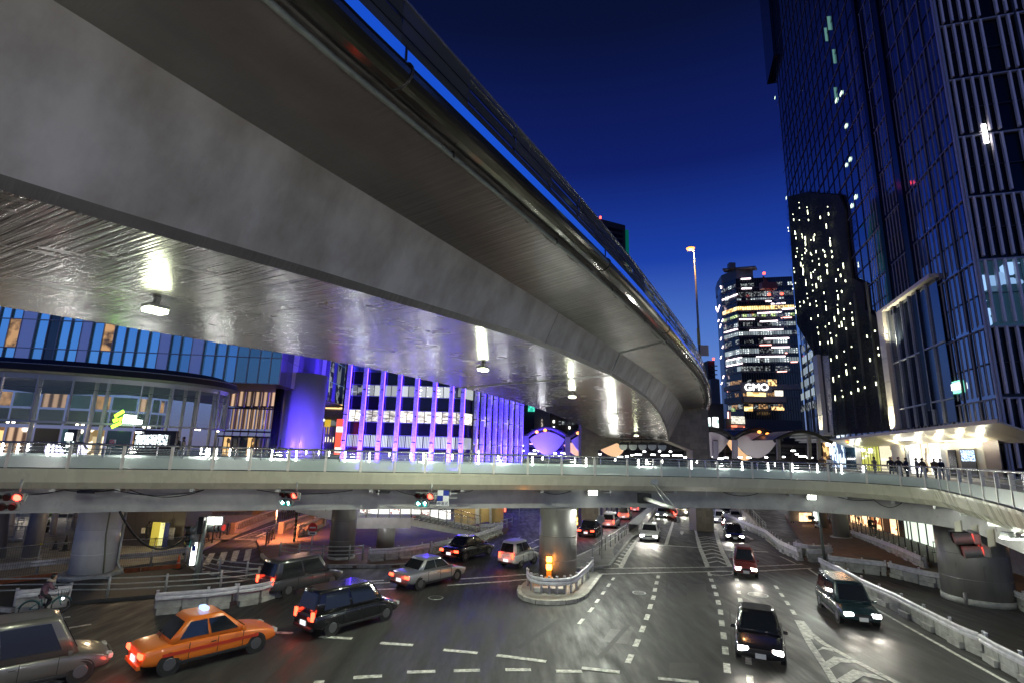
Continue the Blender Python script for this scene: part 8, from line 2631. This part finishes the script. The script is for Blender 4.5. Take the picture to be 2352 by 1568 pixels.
def person(loc,rz,label,top,trousers,pose='stand',coat=False,bag=None,group=None,hat=None,hair_long=False):
 e = empty('person',loc,label,'person',group,rz=rz)
 # x right, y forward, z up; 1.70 m tall
 st_ = {'stand': (0,0,0,0),'walk': (.22,-.22,-.18,.18),'phone': (.03,-.03,.30,.02)}[pose]
 lf,rf,rh,lh = st_
 J = [(0,0,.95),(0,.0,1.12),(0,-.01,1.30),(0,0,1.42),(0,.01,1.50),(0,.02,1.60),
         (-.09,0,.88),(-.10,lf * .5 + .02,.48),(-.10,lf,.07),(-.10,lf + .14,.035),
         (.09,0,.88),(.10,rf * .5 + .03,.48),(.10,rf,.07),(.10,rf + .14,.035),
         (-.19,0,1.38),(-.23,lh * .5 - .02,1.13),(-.22,lh + .08,.90 if pose != 'phone' else .90),(-.21,lh + .10,.80),
         (.19,0,1.38),(.24,rh * .3 - .02,1.13),(.20 if pose != 'phone' else .10,rh + .05,.90 if pose != 'phone' else 1.18),(.20 if pose != 'phone' else .05,rh + .08,.81 if pose != 'phone' else 1.24)]
 Rr = [.125,.12,.14,.10,.052,.05,.085,.058,.042,.035,.085,.058,.042,.035,.06,.042,.032,.03,.06,.042,.032,.03]
 E_ = [(0,1),(1,2),(2,3),(3,4),(4,5),(0,6),(6,7),(7,8),(8,9),(0,10),(10,11),(11,12),(12,13),(3,14),(14,15),(15,16),(16,17),(3,18),(18,19),(19,20),(20,21)]
 body_mesh(J,Rr,E_,'body',trousers,e)
 # head with nose and hair
 def ball(c,r,nm,m,sc=(1,1,1),cut=None):
  mb = MB(); nz,na = 8,12
  prof = []
  for i in range(nz + 1):
   a = -math.pi / 2 + math.pi * i / nz
   prof.append((max(.002,r * math.cos(a)),r * math.sin(a)))
  mb.lathe([(p,z + r) for p,z in prof],(0,0,-r),na)
  mb.v = [(v[0] * sc[0] + c[0],v[1] * sc[1] + c[1],v[2] * sc[2] + c[2]) for v in mb.v]
  return mb.build(nm,m,e,local=True)
 ball((0,.03,1.60),.10,'head',M_skin,(.82,.95,1.12))
 MB().tube([Vector((0,.11,1.61)),Vector((0,.15,1.575))],[.012,.018],6).build('nose',M_skin,e,local=True)
 ball((0,.005,1.635),.108,'hair',M_hair,(.9,.98,1.0) if not hair_long else (.95,1.0,1.25))
 # jacket over the torso and arms
 Jj = [J[0],J[1],J[2],J[3],J[14],J[15],J[16],J[18],J[19],J[20]]
 low = .92 if not coat else .62
 Jj[0] = (0,0,low)
 Rj = [.16 if coat else .14,.15,.16,.12,.085,.06,.045,.085,.06,.045]
 body_mesh(Jj,Rj,[(0,1),(1,2),(2,3),(3,4),(4,5),(5,6),(3,7),(7,8),(8,9)],'coat' if coat else 'jacket',top,e)
 if bag:
  MB().box((.27,.02,.78),(.12,.34,.28)).build('bag',bag,e,bevel=.03,local=True)
 return e
cl = dict(black=mat('cloth_black',(.02,.02,.022),.8),navy=mat('cloth_navy',(.02,.025,.05),.8),grey=mat('cloth_grey',(.16,.16,.17),.8),white=mat('cloth_white',(.6,.6,.62),.8),brown=mat('cloth_brown',(.12,.08,.05),.8),mauve=mat('cloth_mauve',(.16,.085,.11),.8),cream=mat('cloth_cream',(.5,.42,.32),.8),red=mat('cloth_red',(.4,.05,.05),.8),denim=mat('cloth_denim',(.06,.08,.13),.8))
for i,(px,Y,rz,lb,tp,tr,ps,ct) in enumerate([
 ((2064,1062),40,2.9,'tallest dark-coated pedestrian at the centre of the deck group before the bright shop','black','black','walk',True),
 ((2046,1064),41,2.5,'dark-clad pedestrian left of the tallest one on the deck','black','navy','walk',True),
 ((2081,1064),41.5,3.6,'dark pedestrian close behind the right shoulder of the tallest one','navy','black','stand',True),
 ((2118,1062),42,.2,'pedestrian in brown before the bright doorway on the deck','brown','black','walk',True),
 ((2105,1064),43,1.2,'slim dark pedestrian against the white shop window on the deck','grey','navy','stand',False),
 ((2146,1063),41,2.0,'rightmost brown-coated pedestrian of the deck group','brown','black','walk',True),
 ((2160,1066),41.5,3.0,'black-jacketed pedestrian at the right end of the deck group','black','grey','stand',False),
 ((2008,1058),43,1.6,'grey-haired looking pedestrian in grey before the yellow-green window','grey','grey','walk',True),
 ((1906,1054),42,2.2,'pedestrian in a white jacket on the deck left of the yellow-green window','white','black','walk',False),
 ((1888,1052),44,2.8,'brown-coated pedestrian next to the one in a white jacket','brown','grey','walk',True)]):
 q = aty(px,Y); q.z = ZD
 person(q,rz,lb,cl[tp],cl[tr],ps,ct,cl['black'] if i % 3 == 0 else None,'pedestrians on the deck at right')
for px,Y,rz,lb,tp,tr,ps,ct in [((402,1040),37.5,3.4,'pedestrian in dark clothes with white mask behind the railing right of the map board','black','black','phone',True),
                                  ((418,1040),37.8,2.4,'pedestrian in a pale patterned coat beside the map board','cream','navy','walk',True)]:
 q = aty(px,Y); q.z = ZD
 person(q,rz,lb,cl[tp],cl[tr],ps,ct)
q = G(Zc(1515,545),.1); person(q,1.2,'man in a dark suit looking at a phone by the hoop bollards',cl['navy'],cl['navy'],'phone',False)
q = G(Z8(742,535),.4); person(q,2.6,'woman in a long black coat facing the warm shop',cl['black'],cl['black'],'stand',True,None,None,None,True)
q = G(Z8(778,535),.4); person(q,1.4,'woman in red top holding a cup before the warm shop',cl['red'],cl['black'],'phone',False,cl['brown'],None,None,True)
q = G(Z8(655,475),.4); person(q,3.0,'shop worker in white cap and apron at the warm shop corner',cl['white'],cl['black'],'stand',False)
q = G(Z5(1040,605),.14); person(q,.3,'dark-clothed person standing at the yellow doorway',cl['black'],cl['black'],'walk',True)
q = G(Z8(175,460),.14); person(q,3.0,'faint dark walker on the far end of the right footway',cl['black'],cl['black'],'walk',True)

# seated / crouching figures
def sitter(loc,rz,label,top,tr,crouch=False,vest=None):
 e = empty('person',loc,label,'person',rz=rz)
 h = .30 if crouch else .48
 J = [(0,0,h),(0,.06,h + .2),(0,.14,h + .38),(0,.18,h + .48),(0,.22,h + .56),(0,.26,h + .64),
         (-.1,.05,h),(-.12,.42,h + .04 + (.12 if crouch else 0)),(-.12,.40 - (.18 if crouch else 0),.07),(-.12,.52 - (.18 if crouch else 0),.04),
         (.1,.05,h),(.12,.42,h + .04 + (.12 if crouch else 0)),(.12,.38 - (.16 if crouch else 0),.07),(.12,.52 - (.16 if crouch else 0),.04),
         (-.18,.16,h + .44),(-.24,.3,h + .24),(-.12,.48,h + .22),(-.06,.52,h + .22),
         (.18,.16,h + .44),(.24,.3,h + .24),(.12,.48,h + .22),(.06,.52,h + .22)]
 Rr = [.13,.13,.14,.10,.052,.05,.085,.065,.042,.035,.085,.065,.042,.035,.06,.042,.032,.03,.06,.042,.032,.03]
 E_ = [(0,1),(1,2),(2,3),(3,4),(4,5),(0,6),(6,7),(7,8),(8,9),(0,10),(10,11),(11,12),(12,13),(3,14),(14,15),(15,16),(16,17),(3,18),(18,19),(19,20),(20,21)]
 body_mesh(J,Rr,E_,'body',tr,e)
 Jj = [J[0],J[1],J[2],J[3],J[14],J[15],J[16],J[18],J[19],J[20]]
 body_mesh(Jj,[.15,.15,.16,.12,.085,.06,.045,.085,.06,.045],[(0,1),(1,2),(2,3),(3,4),(4,5),(5,6),(3,7),(7,8),(8,9)],'jacket',top,e)
 hc = Vector((0,.28,h + .68))
 for nm,m,r,dz in (('head',M_skin,.095,0),('hair',M_hair,.104,.03)):
  mb = MB(); mb.lathe([(max(.002,r * math.cos(a)),r * math.sin(a) + r) for a in [-math.pi / 2 + math.pi * i / 8 for i in range(9)]],(0,0,-r),12)
  mb.v = [(v[0] * .9 + hc.x,v[1] + hc.y - dz,v[2] * 1.1 + hc.z + dz) for v in mb.v]
  mb.build(nm,m,e,local=True)
 return e
stl_q = aty(Z5(338,420),44.5)
sitter(Vector((stl_q.x,44.5,stl_q.z - .1)),2.6,'person in dark jacket sitting bent over by the lime chair on the plaza',cl['navy'],cl['denim'])
sitter(G(Z8(360,492),.14),2.2,'person crouching in black and white at the foot of the second deck column',cl['white'],cl['black'],True)

# ------------------------------------------------------------------ bicycles
M_bike = mat('bicycle_teal',(.02,.12,.14),.3,coat=.5)
def bicycle(loc,rz,label,m,basket=True,lamp=True,group=None):
 e = empty('bicycle',loc,label,'bicycle',group,rz=rz)
 r = .33
 for x in (-.53,.53):
  w_ = MB().tube([Vector((x + r * math.cos(a),0,r + r * math.sin(a))) for a in [2 * math.pi * i / 28 for i in range(29)]],.018,6,caps=False).build('wheel',M_tyre,e,local=True)
  rm = MB().tube([Vector((x + (r - .025) * math.cos(a),0,r + (r - .025) * math.sin(a))) for a in [2 * math.pi * i / 28 for i in range(29)]],.011,5,caps=False).build('rim',M_rim,w_,local=True)
  sp_ = MB()
  for k in range(14):
   a = 2 * math.pi * k / 14
   sp_.tube([Vector((x,0,r)),Vector((x + (r - .02) * math.cos(a),0,r + (r - .02) * math.sin(a)))],.003,4)
  sp_.build('spokes',M_rim,w_,kind='stuff',local=True)
  MB().tube([Vector((x + (r + .035) * math.cos(a),0,r + (r + .035) * math.sin(a))) for a in [math.pi * (.12 + .8 * i / 12) if x < 0 else math.pi * (.1 + .75 * i / 12) for i in range(13)]],.022,6).build('mudguard',m,e,local=True)
 A,B_,Cc_,D_ = Vector((-.53,0,r)),Vector((-.08,0,.28)),Vector((-.20,0,.80)),Vector((.36,0,.82))
 fr_ = MB()
 for p,q in ((A,B_),(B_,Cc_),(Vector((-.18,0,.62)),A),(B_,Vector((.40,0,.62))),(Vector((.36,0,.80)),Vector((.53,0,r)))): fr_.tube([p,q],.02,8)
 fr_.build('frame',m,e,local=True)
 MB().box((-.20,0,.85),(.24,.16,.06)).build('saddle',M_black,e,bevel=.02,local=True)
 MB().tube([Vector((.22,-.26,.98)),Vector((.34,-.2,1.0)),Vector((.36,0,.96)),Vector((.34,.2,1.0)),Vector((.22,.26,.98))],.014,7).build('handlebar',M_rim,e,local=True)
 MB().tube([Vector((.36,0,.8)),Vector((.36,0,.97))],.016,7).build('stem',M_rim,e,local=True)
 MB().tube([Vector((-.08,-.05,.28)),Vector((-.08,.05,.28))],.09,16).build('chainring',M_rim,e,local=True)
 for s_ in (-1,1):
  MB().tube([Vector((-.08,.07 * s_,.28)),Vector((-.08 + .1 * s_,.09 * s_,.28 - .12 * s_))],.012,6).build('crank',M_rim,e,local=True)
  MB().box((-.08 + .1 * s_,.13 * s_,.28 - .12 * s_),(.1,.08,.02)).build('pedal',M_black,e,local=True)
 if basket:
  bk = MB()
  for z in (.66,.76,.86,.93):
   s_ = .8 + (z - .66) * .8
   q = [Vector((.60 + .15 * s_ * a,.17 * s_ * b,z)) for a,b in ((-1,-1),(1,-1),(1,1),(-1,1),(-1,-1))]
   bk.tube(q,.006,4)
  for k in range(16):
   a = 2 * math.pi * k / 16
   cx,cy = max(-1,min(1,1.3 * math.cos(a))),max(-1,min(1,1.3 * math.sin(a)))
   bk.tube([Vector((.60 + .12 * cx,.136 * cy,.66)),Vector((.60 + .152 * cx,.172 * cy,.93))],.005,4)
  bk.build('basket',M_dark,e,kind='stuff',local=True)
  MB().box((-.55,0,.74),(.36,.14,.02)).build('carrier',M_rim,e,local=True)
 if lamp:
  MB().lathe([(.03,0),(.045,.05)],(.55,0,.55),10).build('lamp',emis('bike_lamp',(1,1,1),25),e,local=True)
 return e
bl0 = G((100,1412)); 
hb = hd((60,1416),(150,1402)); rzb = math.atan2(hb.y,hb.x)
bicycle(bl0,rzb,'teal city bicycle with front basket ridden past the guardrail at the lower left',M_bike)
# rider
e = empty('person',bl0,'cyclist in a mauve coat and cream scarf riding the teal bicycle with head bowed','person',rz=rzb)
J = [(-.20,0,.93),(-.15,0,1.10),(-.06,0,1.27),(-.02,0,1.37),(.03,0,1.44),(.10,0,1.50),
     (-.18,.09,.90),(.12,.11,.72),(.02,.11,.26),(.14,.11,.20),(-.18,-.09,.90),(.16,-.11,.64),(-.08,-.11,.50),(.02,-.11,.42),
     (-.03,.17,1.33),(.10,.22,1.13),(.24,.22,1.02),(.30,.22,1.00),(-.03,-.17,1.33),(.06,-.21,1.12),(.18,-.12,1.06),(.24,-.08,1.07)]
J[12] = (-.02,-.11,.30); J[13] = (.10,-.11,.24)
Rr = [.12,.12,.13,.10,.052,.05,.085,.062,.042,.035,.085,.062,.042,.035,.055,.042,.032,.03,.055,.042,.032,.03]
E_ = [(0,1),(1,2),(2,3),(3,4),(4,5),(0,6),(6,7),(7,8),(8,9),(0,10),(10,11),(11,12),(12,13),(3,14),(14,15),(15,16),(16,17),(3,18),(18,19),(19,20),(20,21)]
body_mesh(J,Rr,E_,'body',cl['black'],e,levels=2)
Jj = [(-.16,0,.74),J[0],J[1],J[2],J[3],J[14],J[15],J[16],J[18],J[19],J[20],(-.02,.09,.82),(-.02,-.09,.82)]
body_mesh(Jj,[.13,.16,.155,.155,.12,.085,.062,.048,.085,.062,.048,.10,.10],[(0,1),(1,2),(2,3),(3,4),(4,5),(5,6),(6,7),(4,8),(8,9),(9,10),(1,11),(1,12)],'coat',cl['mauve'],e,root=1,levels=2)
MB().tube([Vector((.03 + .11 * math.cos(a),.11 * math.sin(a),1.42 + .03 * math.sin(a * 2))) for a in [i * math.pi / 8 for i in range(17)]],.055,8,caps=False).build('scarf',cl['cream'],e,local=True)
for nm,m,r,dx,dz in (('head',M_skin,.098,.02,0),('hair',M_hair,.108,-.015,.035)):
 mb = MB(); mb.lathe([(max(.002,r * math.cos(a)),r * math.sin(a) + r) for a in [-math.pi / 2 + math.pi * i / 10 for i in range(11)]],(0,0,-r),14)
 mb.v = [(v[0] + .10 + dx,v[1] * .88,v[2] * 1.08 + 1.54 + dz) for v in mb.v]
 mb.build(nm,m,e,local=True)
MB().box((.27,-.07,1.10),(.02,.08,.14)).build('phone',M_black,e,local=True)
for (x,y,lb,rz) in ((2120,690,'dark bicycle parked by the paler parapet',.4),(1910,840,'bicycle parked on the brown pavement left of the no entry sign',1.2)):
 bicycle(G(Zc(x,y),.1),rz,lb,M_dark,True,False,'parked bicycles')
# a motorcycle waiting among the oncoming traffic
mq = G(Z7(1505,470)); hmq = hd(Z7(1480,400),Z7(1530,540))
e = empty('motorcycle',mq,'motorcycle with small lit headlamp in the right carriageway before the dark sedan','motorcycle',rz=math.atan2(hmq.y,hmq.x))
for x in (-.65,.7):
 w_ = MB().tube([Vector((x + .28 * math.cos(a),0,.30 + .28 * math.sin(a))) for a in [2 * math.pi * i / 20 for i in range(21)]],.05,8,caps=False).build('wheel',M_tyre,e,local=True)
 MB().tube([Vector((x,-.03,.3)),Vector((x,.03,.3))],.18,14).build('rim',M_rim,w_,local=True)
loft(MB(),[[(-.8,-.06,.75),(-.8,.06,.75),(-.8,.06,.85),(-.8,-.06,.85)],[(-.2,-.16,.45),(-.2,.16,.45),(-.2,.14,.82),(-.2,-.14,.82)],[(.3,-.18,.42),(.3,.18,.42),(.3,.16,.95),(.3,-.16,.95)],[(.75,-.1,.7),(.75,.1,.7),(.75,.08,1.05),(.75,-.08,1.05)]]).build('fairing',pt_red,e,local=True)
MB().box((-.35,0,.86),(.6,.26,.1)).build('seat',M_black,e,bevel=.03,local=True)
MB().tube([Vector((.3,-.34,1.02)),Vector((.45,0,1.05)),Vector((.3,.34,1.02))],.02,6).build('handlebar',M_rim,e,local=True)
MB().box((.80,0,.88),(.06,.16,.14)).build('headlight',M_headl,e,bevel=.02,local=True)
e = empty('person',mq,'helmeted rider sitting on the motorcycle in the right carriageway','person',rz=math.atan2(hmq.y,hmq.x))
J = [(-.30,0,.98),(-.22,0,1.15),(-.10,0,1.32),(-.05,0,1.42),(-.02,0,1.50),(0,0,1.56),(-.25,.13,.95),(.12,.2,.85),(-.02,.2,.42),(.1,.2,.38),(-.25,-.13,.95),(.12,-.2,.85),(-.02,-.2,.42),(.1,-.2,.38),
     (-.06,.19,1.38),(.08,.27,1.2),(.28,.32,1.05),(.33,.32,1.04),(-.06,-.19,1.38),(.08,-.27,1.2),(.28,-.32,1.05),(.33,-.32,1.04)]
body_mesh(J,Rr,E_,'body',cl['black'],e)
mb = MB(); r = .13; mb.lathe([(max(.002,r * math.cos(a)),r * math.sin(a) + r) for a in [-math.pi / 2 + math.pi * i / 8 for i in range(9)]],(0,0,1.50),12)
mb.build('helmet',M_white,e,local=True)
